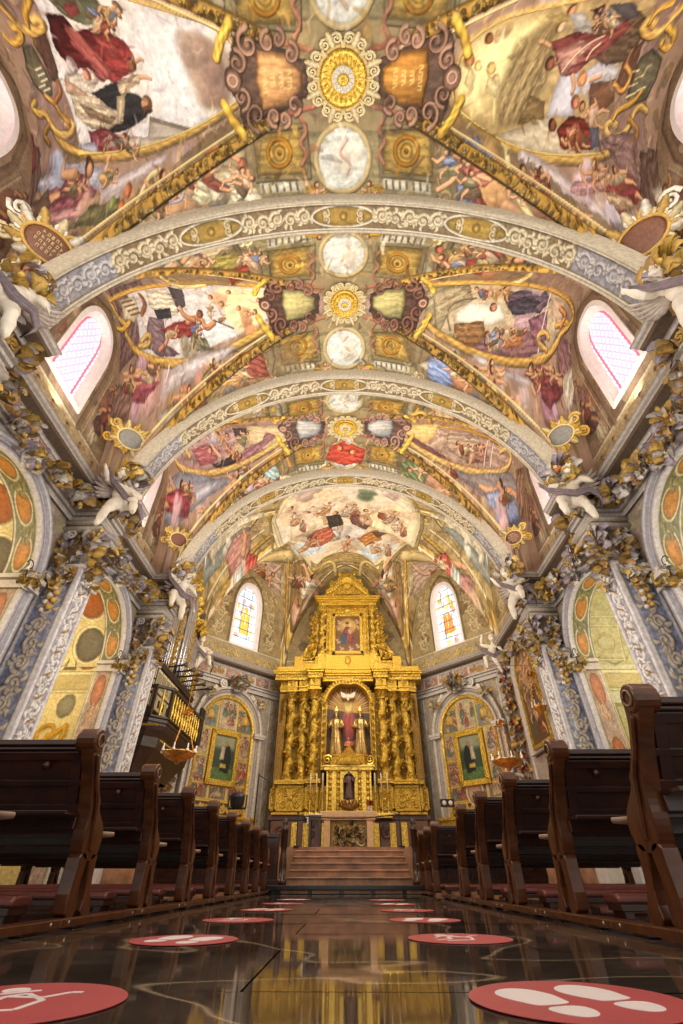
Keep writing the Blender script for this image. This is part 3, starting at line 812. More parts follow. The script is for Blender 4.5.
L|7.82,1.97 7.54,1.88 7.35,1.97 7.28,2.15 7.04,2.41 6.48,2.60 5.67,2.69 4.57,2.66 3.58,2.48 2.86,2.19 2.51,1.92|208,168,92|w=0.130,h=.06,bead=.15,bfreq=2.5,round_=.45
L|7.28,2.15 6.97,2.35 6.56,2.35 6.40,2.21 6.57,2.12 6.78,2.18|214,176,104|w=0.136,h=.06,bead=.15,bfreq=2.5,round_=.45
L|6.62,1.29 6.93,1.44 6.79,1.71 6.45,1.56|206,150,80|w=0.113,h=.06,bead=.15,bfreq=2.5,round_=.45
L|7.42,1.68 7.23,1.85 6.77,1.94 6.64,2.09|200,154,70|w=0.115,h=.06,bead=.15,bfreq=2.5,round_=.45
L|7.18,2.09 7.61,2.26 7.49,2.40|176,130,64|w=0.121,h=.06,bead=.15,bfreq=2.5,round_=.45
L|6.30,2.57 5.11,2.62 4.07,2.53 3.29,2.31 2.66,2.01|240,206,124|w=0.047,h=.03
L|4.76,0.33 3.82,0.45 3.08,0.59 2.52,0.93 2.36,1.49 2.46,1.89|198,160,92|w=0.079,h=.06,bead=.15,bfreq=2.5,round_=.45
P|4.07,2.53 5.08,2.81 6.27,3.28 7.33,3.59 6.74,3.55 5.68,3.28 4.77,2.97 3.94,2.69|214,200,204|fold=.1,soft=3
C|5.80,3.02|200,176,186|r=0.30,n=7
C|6.40,3.27|206,196,214|r=0.23,n=7
C|7.11,3.37|200,184,200|r=0.21,n=6
F|-1.127 -0.755 7.133 0.249 -0.395 3.179|206,150,120 150,70,70|pose=0
P|6.19,2.98 6.94,2.87 7.38,3.01 7.08,3.19 6.56,3.17|160,72,78|fold=.35
P|6.33,3.04 6.95,3.08 7.36,3.21 6.70,3.23 6.32,3.15|206,176,140|fold=.3
P|5.43,2.93 6.18,2.86 6.28,3.02 5.64,3.09 5.27,3.04|196,150,156|fold=.25
L|5.77,2.95 5.69,2.86 5.65,2.76|214,160,120|w=0.074
P|7.71,2.51 8.45,2.51 8.55,2.58 8.56,3.52 7.80,3.55 7.57,3.32 7.54,3.01|116,92,82|fold=.35,warp=.1
P|7.95,3.01 8.54,2.91 8.54,2.91 8.56,3.28 8.23,3.37|206,196,176|fold=.45
P|8.40,2.51 8.56,2.20 8.54,2.65 8.54,2.89|130,84,78|fold=.3
P|6.24,2.38 7.52,2.23 7.54,3.01 6.91,2.78|150,120,116|fold=.2
P|1.93,1.98 2.42,1.92 3.58,2.39 5.03,2.97 6.83,3.52 5.72,3.47 4.08,3.43 2.55,3.51 2.06,3.28|142,120,84|fold=.08,warp=.12,col2=(116,94,64),a=.6
C|3.37,2.77|196,150,96|r=0.33,n=8
C|3.49,3.22|206,156,104|r=0.39,n=8
C|4.51,3.20|180,130,96|r=0.26,n=7
C|3.92,3.50|200,150,116|r=0.26,n=6
P|2.54,2.50 2.68,2.38 3.03,2.36 3.17,2.52 3.41,2.59 3.23,2.70 3.00,2.64 2.65,2.65|116,136,182|fold=.35
P|2.60,2.60 2.81,2.56 3.05,2.86 3.24,3.29 3.50,3.54 3.26,3.69 2.98,3.37 2.75,3.00|160,72,58|fold=.4
P|2.63,3.15 2.84,3.02 3.06,3.42 3.02,3.65 2.74,3.58|126,142,176|fold=.35
P|2.97,2.77 3.33,2.69 3.54,2.86 3.25,3.11 3.02,3.04|196,120,100|fold=.3
H|2.59,2.67|206,140,104 120,70,44|r=0.122
L|2.68,2.87 2.54,3.09 2.24,3.26|214,160,120|w=0.103
L|3.09,2.93 3.35,2.96|214,160,120|w=0.085
L|3.76,2.66 3.80,2.89 3.98,3.17 4.29,3.45 4.52,3.54|216,200,150|w=0.135,h=.01
F|0.685 0.163 3.951 0.025 -0.396 3.145|176,76,60 170,80,64|pose=2
F|0.259 -0.669 4.679 -0.160 -0.192 3.102|200,120,90 190,100,80|pose=2
F|0.561 -0.582 5.461 -0.194 -0.124 3.378|196,130,96 196,150,90|pose=2
L|4.72,3.42 4.94,3.50 5.09,3.38 5.51,3.42 5.76,3.36|206,176,90|w=0.060
P|5.00,3.50 6.84,3.62 5.67,3.70 4.56,3.71|206,196,186|fold=.08
P|3.67,3.51 4.89,3.50 6.05,3.59 4.94,3.67 3.81,3.66|206,170,140|fold=.1,soft=3
P|-8.53,5.40 -5.43,4.04 -4.67,4.12 -7.26,7.34 -7.97,8.16 -8.54,7.95 -8.54,7.31 -8.54,6.39|146,122,110|fold=.08,warp=.12,a=.7
P|-7.82,5.44 -5.98,5.09 -7.24,7.14 -8.56,7.57|126,98,98|fold=.3
P|-7.06,5.48 -5.92,5.43 -4.17,5.42 -2.29,5.67 -2.19,6.09 -2.32,6.59 -3.25,6.93 -4.48,7.23 -5.43,7.43 -6.51,7.40 -7.24,7.14|206,200,200|fold=.08,edge=.1,warp=.02
P|-3.76,5.57 -2.37,5.74 -2.26,6.14 -2.51,6.68 -3.25,6.90 -3.70,6.53|232,210,160|soft=8,fold=.08,edge=0
P|-4.70,6.33 -3.73,6.72 -3.39,6.98 -4.66,7.23 -5.43,7.10|206,214,220|soft=6,edge=0
P|-6.23,5.53 -5.43,5.54 -5.28,6.01 -5.36,6.39 -6.08,6.39 -6.37,6.08|216,204,180|fold=.5,lk=.4
P|-6.26,6.20 -5.58,6.17 -5.61,6.46 -6.21,6.49|70,66,72|
P|-6.60,6.36 -5.96,6.50 -6.00,7.06 -5.43,7.28 -6.28,7.33 -6.92,7.07|134,112,120|fold=.2
P|-5.32,5.43 -4.86,5.61 -4.97,6.15 -5.33,6.31|100,90,96|
P|-6.20,6.74 -5.49,6.57 -4.86,6.49 -4.48,6.80 -5.02,6.96 -5.74,6.95|166,66,64|fold=.3
L|-5.03,6.59 -4.55,6.45 -4.40,6.80 -4.09,6.63|206,140,100|w=0.157
H|-4.57,6.39|150,92,66 90,50,36|r=0.132
L|-5.21,6.20 -5.13,6.42 -4.79,6.54|206,140,100|w=0.151
L|-5.88,6.89 -6.00,7.06 -6.27,7.17|206,140,110|w=0.124
L|-4.09,6.58 -3.44,6.80|90,80,80|w=0.035
P|-5.02,6.92 -4.43,6.99 -4.23,7.24 -4.82,7.26|140,136,110|fold=.3
C|-2.90,6.67|206,146,104|r=0.35,n=7
C|-3.75,6.02|222,170,130|r=0.34,n=7,a=.7
H|-3.00,6.45|206,150,112 92,58,38|r=0.100
H|-2.73,6.41|206,150,112 92,58,38|r=0.091
H|-3.75,6.14|206,150,112 92,58,38|r=0.097
H|-3.22,6.28|220,150,110 92,58,38|r=0.079
H|-4.05,5.91|206,150,112 92,58,38|r=0.087
H|-3.42,5.77|206,150,112 92,58,38|r=0.088
H|-2.55,6.07|206,150,112 92,58,38|r=0.084
C|-5.04,7.12|170,156,130|r=0.30,n=5
P|-7.61,5.82 -6.82,5.72 -6.92,6.24 -7.35,6.49 -7.83,6.36|206,190,160|
L|-7.60,5.92 -7.03,5.85|120,96,70|w=0.057,round_=0
L|-7.55,6.05 -6.99,5.98|120,96,70|w=0.053,round_=0
L|-7.48,6.18 -6.93,6.11|120,96,70|w=0.055,round_=0
L|-7.40,6.30 -6.87,6.24|120,96,70|w=0.055,round_=0
L|-8.16,5.80 -8.19,6.35 -7.73,6.58 -7.94,6.77 -7.68,7.05 -7.15,7.27 -6.27,7.42 -5.23,7.47 -4.12,7.36 -3.09,7.11 -2.34,6.83|200,158,80|w=0.190,h=.06,bead=.15,bfreq=2.5,round_=.45
L|-7.11,6.98 -6.77,6.81 -6.60,6.91 -6.83,7.08 -7.24,7.07|208,168,92|w=0.142,h=.06,bead=.15,bfreq=2.5,round_=.45
L|-8.16,5.80 -6.80,5.49 -5.46,5.33 -4.10,5.29 -2.96,5.49 -2.32,5.56|190,146,64|w=0.139,h=.06,bead=.15,bfreq=2.5,round_=.45
L|-8.39,6.62 -8.03,6.68 -7.57,6.49|206,158,66|w=0.161,h=.06,bead=.15,bfreq=2.5,round_=.45
L|-6.52,5.67 -6.49,6.01 -6.85,6.29|150,96,60|w=0.145,h=.06,bead=.15,bfreq=2.5,round_=.45
P|-5.82,7.58 -4.66,7.27 -3.26,7.17 -3.94,7.46 -5.00,7.73 -5.94,7.91|206,196,200|fold=.1,soft=3
C|-7.17,7.75|190,150,170|r=0.42,n=7
C|-6.65,8.01|206,160,156|r=0.39,n=7
C|-8.08,7.97|206,170,170|r=0.37,n=6
F|1.595 0.783 -7.536 0.255 -0.478 7.918|176,96,110 166,92,104|pose=0
P|-7.82,7.82 -6.91,7.63 -6.23,7.73 -6.62,7.89 -7.38,7.95|180,96,110|fold=.35
L|-5.96,7.74 -5.84,7.49|220,200,200|w=0.057
P|-8.54,7.74 -7.88,7.66 -7.46,7.33 -7.50,8.17 -8.56,8.26|140,110,100|fold=.3
P|-5.43,4.90 -2.88,4.33 -2.15,4.42 -2.06,5.08 -2.93,5.41 -4.90,5.54|132,110,76|fold=.08,warp=.1,a=.6
F|0.387 -0.119 -3.655 -0.050 -0.472 4.920|206,150,120 206,150,110|pose=3
F|0.718 0.242 -3.252 0.310 -0.562 5.010|150,140,70 150,140,70|pose=0
P|-3.25,4.44 -2.72,4.47 -2.65,4.85 -3.12,4.89 -3.38,4.72|156,142,70|fold=.3
P|-3.22,4.87 -2.59,4.81 -2.49,5.15 -3.19,5.47|170,72,54|fold=.3
H|-3.67,4.62|196,130,96 92,58,38|r=0.088
H|-2.38,4.80|170,100,70 92,58,38|r=0.091
L|-5.07,4.93 -5.06,5.36 -4.52,5.48 -4.01,5.42|216,190,120|w=0.168,h=.06,bead=.15,bfreq=2.5,round_=.45
P|1.98,4.49 3.20,4.38 4.88,4.96 5.85,5.49 4.61,5.54 2.73,5.50|132,110,76|fold=.08,warp=.1,a=.6
P|2.45,4.84 2.81,4.62 2.99,4.53 3.21,4.84 2.93,5.24 2.55,5.09|160,70,54|fold=.35
H|2.49,4.50|190,100,70 92,58,38|r=0.116
P|3.13,4.50 3.63,4.57 3.87,5.22 3.24,5.02|172,64,48|fold=.3
P|2.63,4.49 3.02,4.47 3.13,4.70 2.80,4.78|170,150,80|
H|4.03,4.67|206,150,110 92,58,38|r=0.137
C|4.16,4.99|196,130,90|r=0.32,n=5
L|4.61,5.54 5.23,5.44 5.29,5.06|216,190,120|w=0.176,h=.06,bead=.15,bfreq=2.5,round_=.45
F|0.603 -0.084 2.651 -0.089 -0.765 5.385|150,80,60 120,100,70|pose=1
P|-5.24,4.03 -4.33,4.25 -5.12,4.92 -7.71,5.44|150,140,130|fold=.1
P|-8.55,5.30 -5.10,4.15 -4.71,4.24 -6.94,5.22 -8.55,5.60|104,96,80|
P|-6.42,8.19 -4.59,7.88 -2.61,7.28 -1.37,7.17 -1.43,8.12 -3.37,8.25 -4.88,8.08|124,102,72|fold=.08,warp=.1,a=.6
C|-4.40,7.80|206,150,130|r=0.33,n=7
C|-3.28,7.72|186,130,96|r=0.37,n=6
P|-3.33,7.30 -2.56,7.35 -2.40,8.12 -3.02,8.05 -3.28,7.72|150,80,66|fold=.35
P|-4.01,7.53 -3.26,7.38 -3.05,7.80 -3.47,8.08 -4.04,7.80|206,160,100|fold=.4
H|-2.87,7.38|206,146,110 92,58,38|r=0.085
L|-2.80,7.32 -2.43,7.33 -2.23,7.19|214,160,100|w=0.122
L|-4.15,7.42 -4.43,7.59 -4.47,7.80 -4.23,7.92|216,196,140|w=0.105
F|0.512 0.247 -3.674 0.330 -0.220 7.767|206,130,90 190,120,80|pose=2
C|-5.08,7.96|190,120,90|r=0.20,n=5
F|0.527 0.504 -5.465 0.191 -0.203 8.031|206,130,90 206,140,100|pose=2
P|-6.04,8.10 -4.55,7.99 -4.88,8.15 -6.03,8.22|190,180,170|fold=.06
P|1.73,7.21 2.33,7.12 3.93,7.73 5.58,8.15 6.24,8.30 4.29,8.21 2.44,8.26|124,102,72|fold=.08,warp=.1,a=.6
P|2.50,7.65 2.97,7.35 3.49,7.51 3.48,8.07 3.08,8.34 2.68,8.09|124,142,186|fold=.4
H|2.85,7.45|206,140,100 92,58,38|r=0.112
P|2.33,7.81 2.68,7.61 2.66,7.97|206,190,170|
C|3.70,7.88|190,130,90|r=0.36,n=6
F|0.493 -0.193 3.971 -0.303 -0.491 8.108|190,90,60 180,90,60|pose=2
L|3.67,7.67 4.21,7.69 4.67,7.85 4.85,7.98 4.69,8.12|220,204,140|w=0.101
F|0.363 -0.554 5.247 -0.148 -0.089 8.064|196,110,80 196,110,80|pose=2
P|5.11,8.05 6.31,8.26 5.48,8.25 4.76,8.19|190,180,170|fold=.06
P|3.23,7.34 3.50,7.30 3.55,7.51|90,120,70|
P|8.14,5.63 6.30,5.01 4.77,4.32 7.33,7.03 7.95,8.21 8.55,8.26 8.54,7.66 8.55,6.08|148,122,106|fold=.08,warp=.12,a=.7
P|7.49,6.80 8.55,7.11 8.54,8.05 7.72,7.87|146,108,112|fold=.3
P|2.43,5.74 3.65,5.57 5.68,5.58 7.57,5.99 7.70,6.79 6.99,7.35 5.84,7.48 4.68,7.42 3.64,7.19 2.77,6.90 2.42,6.42|190,172,140|fold=.12,edge=.12,warp=.02
P|2.43,5.74 3.65,5.57 3.95,6.10 3.24,6.46 2.97,6.99 2.43,6.62|162,148,118|fold=.2
L|3.29,6.90 3.11,6.41 3.44,6.11 4.01,6.04|120,104,80|w=0.051
L|2.84,6.90 2.69,6.13|130,112,84|w=0.046
P|3.44,6.46 3.84,6.16 4.89,6.20 5.21,6.57 4.73,6.77 4.30,6.78 3.47,6.71|238,230,214|warp=.01,fold=.04
P|3.41,6.75 4.42,6.64 4.54,7.13 3.98,7.30 3.37,7.11|150,112,74|fold=.35
P|3.98,7.26 5.04,6.86 6.68,6.82 7.15,7.24 5.84,7.44 4.68,7.42|150,112,118|fold=.2
P|4.93,5.95 5.41,5.73 6.36,5.70 6.88,6.01 6.53,6.37 5.75,6.55 5.23,6.36|110,94,112|fold=.35
P|5.15,6.13 5.73,5.92 6.40,6.09 6.15,6.49 5.41,6.46|84,76,88|fold=.3
H|4.68,5.86|206,150,112 92,58,38|r=0.137
H|4.70,6.29|190,130,100 92,58,38|r=0.141
H|4.95,5.68|206,150,112 92,58,38|r=0.140
P|5.37,5.66 6.43,5.63 6.29,5.90|206,180,170|
H|4.61,7.00|206,120,90 92,58,38|r=0.130
H|5.51,6.90|196,110,70 160,70,40|r=0.121
P|4.47,7.05 5.02,6.77 5.28,6.99 4.91,7.27 4.54,7.24|146,156,186|fold=.3
P|5.06,7.00 5.82,6.84 6.02,7.14 5.29,7.27|196,130,80|fold=.35
P|5.58,6.50 6.36,6.38 6.24,6.83 5.57,6.80|206,170,180|
P|6.10,6.59 6.87,6.30 7.03,7.04 6.46,7.17|150,104,120|fold=.3
L|6.65,5.69 6.86,6.47 6.65,7.28|226,214,206|w=0.055,round_=0
P|6.81,5.89 7.61,6.05 7.69,6.50 7.22,6.62|206,176,150|
L|7.45,6.70 7.97,6.59 8.28,6.69 7.74,6.89 7.56,7.14 7.04,7.39 6.27,7.49 5.05,7.49 3.98,7.34 2.97,7.03 2.44,6.73|200,158,82|w=0.180,h=.06,bead=.15,bfreq=2.5,round_=.45
L|7.04,7.24 6.64,7.12 6.62,6.91 6.98,6.85 7.12,6.99|208,168,94|w=0.148,h=.06,bead=.15,bfreq=2.5,round_=.45
L|8.06,6.78 8.42,6.48 7.98,6.10 7.06,5.75 5.64,5.50 3.91,5.44 2.46,5.59|190,146,64|w=0.143,h=.06,bead=.15,bfreq=2.5,round_=.45
L|7.43,6.23 7.89,6.44 7.69,6.71|196,130,70|w=0.159,h=.06,bead=.15,bfreq=2.5,round_=.45
P|3.98,7.34 5.03,7.58 6.64,7.81 7.52,8.00 5.76,7.81 4.31,7.54|206,196,200|fold=.1,soft=3
C|6.64,7.81|170,116,120|r=0.38,n=7
C|6.86,8.05|196,150,176|r=0.29,n=7
C|7.16,8.16|206,170,196|r=0.18,n=5
F|-1.392 -1.402 7.600 0.438 -0.367 7.928|150,70,80 150,80,84|pose=0
P|5.98,7.67 6.72,7.53 7.49,7.67 7.60,7.90 6.59,7.88|146,78,82|fold=.35
P|7.80,7.73 8.56,7.44 8.54,7.85 7.83,8.21|206,196,180|fold=.4
P|-8.07,11.54 -4.74,8.82 -4.48,10.53 -2.29,10.65 -2.19,11.20 -3.28,11.66 -4.47,11.96 -5.95,12.03 -7.23,11.91|166,134,132|fold=.2,edge=.15,warp=.03
P|-3.82,10.65 -2.30,10.76 -2.28,11.33 -2.94,11.61 -3.87,11.46 -3.91,11.11|206,180,140|fold=.1
P|-6.67,11.45 -5.85,11.30 -5.17,11.52 -5.49,11.87 -6.23,11.88|186,110,116|fold=.35
L|-5.70,11.09 -5.46,11.50 -5.18,11.69|220,170,140|w=0.131
P|-4.65,9.12 -5.10,10.76 -5.34,11.32 -5.74,11.30|190,184,196|
P|-4.23,11.62 -3.25,11.30 -3.05,11.00 -2.51,11.18 -3.53,11.64 -4.42,11.96 -5.09,11.89|170,120,130|fold=.25
H|-5.25,10.95|206,150,112 92,58,38|r=0.140
H|-5.67,11.50|210,150,120 92,58,38|r=0.125
P|-4.48,11.37 -3.93,11.26 -4.05,11.62 -4.51,11.66|216,190,150|
P|-4.45,10.72 -3.85,10.77 -3.93,11.26 -4.37,11.23|96,80,76|
P|-5.59,11.87 -4.42,11.67 -4.24,11.83 -5.18,12.02|80,70,76|
L|-7.03,11.38 -7.75,11.47 -7.80,11.80 -6.83,12.01 -5.58,12.08 -4.24,11.96 -3.11,11.66 -2.20,11.27|208,170,100|w=0.159,h=.06,bead=.15,bfreq=2.5,round_=.45
L|-5.28,8.79 -7.05,11.44 -6.82,11.62|230,196,120|w=0.186,h=.06,bead=.15,bfreq=2.5,round_=.45
L|-4.72,8.74 -3.60,9.39 -2.17,10.38|186,140,60|w=0.120,h=.06,bead=.15,bfreq=2.5,round_=.45
P|2.15,10.71 3.66,10.65 6.02,11.23 7.27,11.57 7.55,11.90 6.51,12.07 4.67,11.98 3.35,11.69 2.28,11.37|176,146,130|fold=.2,edge=.15,warp=.03
P|2.15,10.71 3.66,10.65 3.50,11.27 3.10,11.48 2.27,11.16|232,190,120|fold=.1
P|2.27,11.09 3.35,11.53 4.31,11.91 3.78,11.87 2.61,11.53|140,96,96|fold=.2
P|4.07,11.03 5.47,11.11 5.86,11.61 4.68,11.80 4.04,11.56|186,160,136|fold=.3
P|4.75,11.47 5.83,11.38 6.19,11.81 5.05,11.94|166,120,106|fold=.3
L|6.02,11.23 5.85,11.95|230,220,214|w=0.049,round_=0
L|6.36,11.28 6.19,11.95|230,220,214|w=0.043,round_=0
C|3.77,11.39|206,176,150|r=0.22,n=4
L|6.76,11.58 7.12,11.46 7.55,11.67 7.27,11.97 6.38,12.10 5.13,12.09 3.78,11.92 2.61,11.53 2.04,11.16|208,170,102|w=0.169,h=.06,bead=.15,bfreq=2.5,round_=.45
L|2.05,10.48 2.61,9.51 2.91,9.67 3.23,10.55|206,160,70|w=0.154,h=.06,bead=.15,bfreq=2.5,round_=.45
L|3.68,10.76 5.03,10.88 6.73,11.35|186,140,60|w=0.121,h=.06,bead=.15,bfreq=2.5,round_=.45
P|-8.34,12.70 -8.26,12.14 -7.50,11.94 -5.41,12.17 -3.79,12.09 -4.67,12.29 -6.10,12.53 -7.15,12.73 -7.64,12.85|150,150,162|fold=.12,warp=.05
F|2.450 0.571 -7.786 0.197 -0.411 12.634|180,80,92 176,90,96|pose=0
P|-8.55,12.40 -7.42,12.29 -6.50,12.38 -6.65,12.57 -7.82,12.60|186,86,96|fold=.35
C|-7.46,12.68|206,170,180|r=0.30,n=6
L|-8.26,12.09 -7.88,12.29|214,160,120|w=0.115
P|-6.40,12.34 -5.16,12.20 -5.43,12.33 -6.31,12.54|206,206,220|fold=.1
P|7.97,12.74 8.06,12.25 7.40,12.05 5.13,12.14 3.77,12.00 5.08,12.34 6.49,12.64 7.46,12.88|150,140,140|fold=.12,warp=.05
F|2.765 -0.313 7.026 -0.130 -0.514 12.783|150,164,206 150,166,210|pose=1
P|5.86,12.43 6.68,12.32 7.52,12.46 7.53,12.62 6.48,12.67 5.87,12.61|166,176,214|fold=.35
L|6.56,12.32 7.07,12.52|206,150,116|w=0.120
C|6.63,12.75|206,170,176|r=0.33,n=6
P|7.83,11.99 8.55,11.88 8.45,12.73 7.66,12.74|150,116,96|fold=.25
P|-5.97,12.74 -4.22,12.19 -2.13,11.68 -1.81,12.56 -3.80,12.50 -5.21,12.74|116,96,70|fold=.08,a=.6
C|-3.77,12.33|196,170,180|r=0.29,n=6
C|-4.54,12.44|206,160,150|r=0.20,n=5
P|-3.36,11.98 -2.78,11.82 -2.61,12.56 -3.10,12.70 -3.45,12.26|150,176,176|fold=.35
L|-2.95,11.82 -2.29,11.68 -2.18,12.28|206,140,70|w=0.125
L|-4.05,12.12 -4.39,12.29 -4.61,12.52 -4.42,12.94|214,190,130|w=0.109
F|0.840 0.334 -4.652 0.146 -0.382 12.447|196,110,70 190,100,70|pose=2
F|0.741 0.535 -5.985 0.124 -0.078 12.674|196,100,70 200,110,80|pose=2
C|-5.12,12.66|214,180,180|r=0.18,n=5
P|2.13,11.71 3.75,12.20 5.56,12.76 5.01,13.04 3.42,12.94 2.04,12.61|116,96,70|fold=.08,a=.6
P|2.17,12.15 2.77,11.84 3.27,12.23 3.17,12.80 2.53,12.89|110,124,84|fold=.35
H|2.57,12.36|200,130,100 92,58,38|r=0.117
C|3.76,12.41|196,140,110|r=0.46,n=7
L|3.75,12.15 4.36,12.26 4.67,12.43 4.64,12.65 4.47,13.06|224,204,140|w=0.115
F|0.534 -0.374 4.266 -0.674 -0.503 12.756|206,150,110 190,120,90|pose=2
C|5.11,12.69|206,170,160|r=0.16,n=5
F|0.522 -0.302 3.140 -0.433 -0.609 12.495|190,120,90 150,90,70|pose=2
P|-0.58,11.73 0.04,11.49 0.82,11.90 0.68,12.43 -0.04,12.62 -0.76,12.32|190,70,50|fold=.35
H|-0.19,11.85|214,130,80 92,58,38|r=0.129
H|0.28,12.02|220,150,90 92,58,38|r=0.124
C|0.04,11.49|206,200,190|r=0.25,n=4
P|-3.56,16.73 -2.76,14.36 -1.93,13.87 -0.65,13.91 0.84,13.90 2.11,13.82 2.92,14.49 3.71,16.77 3.33,17.65 2.68,19.36 0.23,20.07 -2.43,19.38 -3.20,17.70|232,206,164|fold=.06,edge=.12,warp=.02,col2=(206,196,184)
P|-3.44,16.64 -2.61,14.50 -1.52,14.09 -0.01,14.28 -0.70,15.28 -2.09,15.57 -2.97,17.22|226,196,162|soft=5,edge=0
P|-2.94,18.78 -1.51,18.29 -0.80,18.67 -1.87,19.25 -2.65,19.31|190,204,214|soft=5,edge=0,fold=.03
P|0.74,18.72 2.30,18.45 2.88,19.01 1.79,19.25 0.85,19.50|190,204,214|soft=5,edge=0,fold=.03
P|0.52,17.60 2.80,18.23 3.29,16.72 2.45,14.96 1.16,16.19|230,206,166|soft=5,edge=0
C|-1.54,14.44|186,160,150|r=0.56,n=6
C|0.92,14.71|120,136,110|r=0.62,n=6
C|1.92,14.11|196,170,160|r=0.49,n=5
C|0.32,17.90|222,212,204|r=0.82,n=8
C|-0.78,17.74|214,206,206|r=0.55,n=6
C|-2.69,15.13|214,186,160|r=0.48,n=5
F|1.078 0.347 -0.793 0.485 -1.812 18.363|226,220,210 220,214,206|pose=0
P|-1.69,17.79 -0.77,17.44 -0.48,18.14 -1.21,18.65 -1.97,18.91|196,110,84|fold=.35
P|-0.94,16.64 -0.26,16.51 -0.07,17.31 -0.77,17.60|84,76,70|fold=.2
P|0.12,16.68 0.70,16.46 1.30,17.19 1.02,17.76 0.32,17.31|130,92,84|fold=.3
H|-0.50,16.40|206,150,112 92,58,38|r=0.162
H|0.60,16.32|190,120,90 92,58,38|r=0.161
P|0.53,18.30 1.62,17.64 1.88,18.48 1.04,18.63|196,130,70|fold=.3
P|-2.22,18.00 -1.49,17.86 -1.83,18.44|120,90,84|
P|1.33,17.91 2.23,17.74 1.66,18.33|120,96,80|
H|-1.87,16.14|206,150,112 92,58,38|r=0.216
H|-1.55,15.68|206,150,112 92,58,38|r=0.139
H|-1.41,16.42|220,150,120 92,58,38|r=0.180
H|1.77,16.62|170,90,60 92,58,38|r=0.202
P|1.54,16.21 2.05,16.43 1.99,17.00 1.58,16.79|160,90,66|
L|2.08,15.83 2.49,16.94 2.81,17.36|140,110,80|w=0.054
C|2.67,17.98|214,180,150|r=0.61,n=5,a=.7
H|2.50,17.33|220,170,140 92,58,38|r=0.117
H|2.91,17.43|220,170,140 92,58,38|r=0.111
H|-2.50,15.11|200,150,120 92,58,38|r=0.144
L|-3.56,16.73 -2.76,14.36 -1.92,13.78 -0.64,13.72 0.83,13.71 2.10,13.74 2.95,14.37 3.82,16.75 3.44,17.66 2.74,19.46 0.23,20.29 -2.43,19.46 -3.25,17.71 -3.56,16.73|196,184,150|w=0.165,h=.08
L|-3.77,16.70 -2.86,14.09 -1.89,13.51 -0.63,13.44 0.82,13.41 2.11,13.44 3.09,14.15 4.03,16.72 3.59,17.72 2.80,19.66 0.23,20.59 -2.55,19.66 -3.63,18.58 -3.77,16.70|150,128,80|w=0.122,h=.03
C|-2.43,16.79|214,190,160|r=0.47,n=5,a=.6
C|-1.18,15.83|214,190,160|r=0.40,n=5,a=.6
C|-0.02,15.86|214,190,160|r=0.50,n=5,a=.6
C|1.24,15.84|214,190,160|r=0.40,n=5,a=.6
C|2.28,16.85|214,190,160|r=0.45,n=5,a=.6
C|0.23,19.00|214,190,160|r=0.60,n=5,a=.6
C|2.00,18.84|214,190,160|r=0.43,n=5,a=.6
C|-1.66,17.33|214,190,160|r=0.33,n=5,a=.6
C|1.00,16.97|214,190,160|r=0.39,n=5,a=.6
C|-0.33,15.15|214,190,160|r=0.41,n=5,a=.6
C|-2.31,17.91|214,190,160|r=0.72,n=5,a=.6
C|2.72,16.17|214,190,160|r=0.81,n=5,a=.6
F|-0.621 -0.008 -2.458 0.111 -0.914 17.080|206,190,170 196,150,110|pose=0
F|0.597 0.033 -2.113 0.134 -0.571 17.425|186,120,96 170,150,130|pose=1
F|-0.566 0.144 -1.138 -0.271 -0.997 16.845|150,140,140 206,180,150|pose=2
F|0.568 -0.057 -0.875 -0.047 -0.904 16.313|206,160,120 196,150,110|pose=3
F|-0.574 0.003 0.027 -0.007 -0.894 16.761|206,190,170 170,150,130|pose=0
F|0.571 0.084 0.364 0.122 -0.899 16.584|186,120,96 206,180,150|pose=1
F|-0.576 -0.151 1.113 0.242 -1.243 17.239|150,140,140 196,150,110|pose=2
F|0.596 -0.088 2.202 -0.056 -1.015 17.059|206,160,120 170,150,130|pose=3
F|-0.612 0.059 2.512 -0.004 -0.646 17.342|206,190,170 206,180,150|pose=0
F|0.608 -0.128 2.922 -0.225 -0.494 17.502|186,120,96 196,150,110|pose=1
F|-0.621 0.001 0.122 0.124 -0.894 19.116|150,140,140 170,150,130|pose=2
F|0.630 0.112 -0.195 0.176 -0.844 19.547|206,160,120 206,180,150|pose=3
F|-0.645 -0.118 1.572 -0.032 -0.561 19.047|206,190,170 196,150,110|pose=0
F|0.667 -0.025 2.235 0.074 -0.603 19.354|186,120,96 170,150,130|pose=1
F|-0.628 0.128 -1.533 -0.060 -0.604 18.790|150,140,140 206,180,150|pose=2
F|0.664 -0.055 -2.088 -0.214 -0.766 19.060|206,160,120 196,150,110|pose=3
P|3.75,17.51 4.84,16.95 6.74,16.86 7.60,15.38 7.77,15.91 7.76,18.38 6.56,18.20 4.83,17.90|172,146,96|fold=.2,warp=.06
P|3.69,14.41 4.76,13.55 6.10,12.98 7.31,14.39 8.05,16.73 7.51,17.53 5.44,17.17|196,186,160|fold=.2,warp=.03
P|4.82,16.79 5.53,16.76 7.85,17.54 8.05,16.73 8.37,18.02 7.01,17.72|150,156,150|fold=.1,warp=.01
C|6.62,17.23|214,206,190|r=0.32,n=5,a=.8
C|7.53,17.43|206,196,176|r=0.30,n=5,a=.8
L|3.97,17.34 4.85,17.64 5.99,18.03 7.00,18.34 7.79,18.98|176,140,66|w=0.167,h=.08,bead=.15
L|4.28,17.05 5.45,17.43 6.69,17.84 7.70,18.17|214,200,160|w=0.091,h=.03
L|3.26,19.51 3.96,19.47 4.99,19.69 5.54,20.44|214,190,130|w=0.687,h=.05
L|3.22,19.73 3.33,21.12 3.26,21.79|190,144,60|w=0.151,h=.08,bead=.15
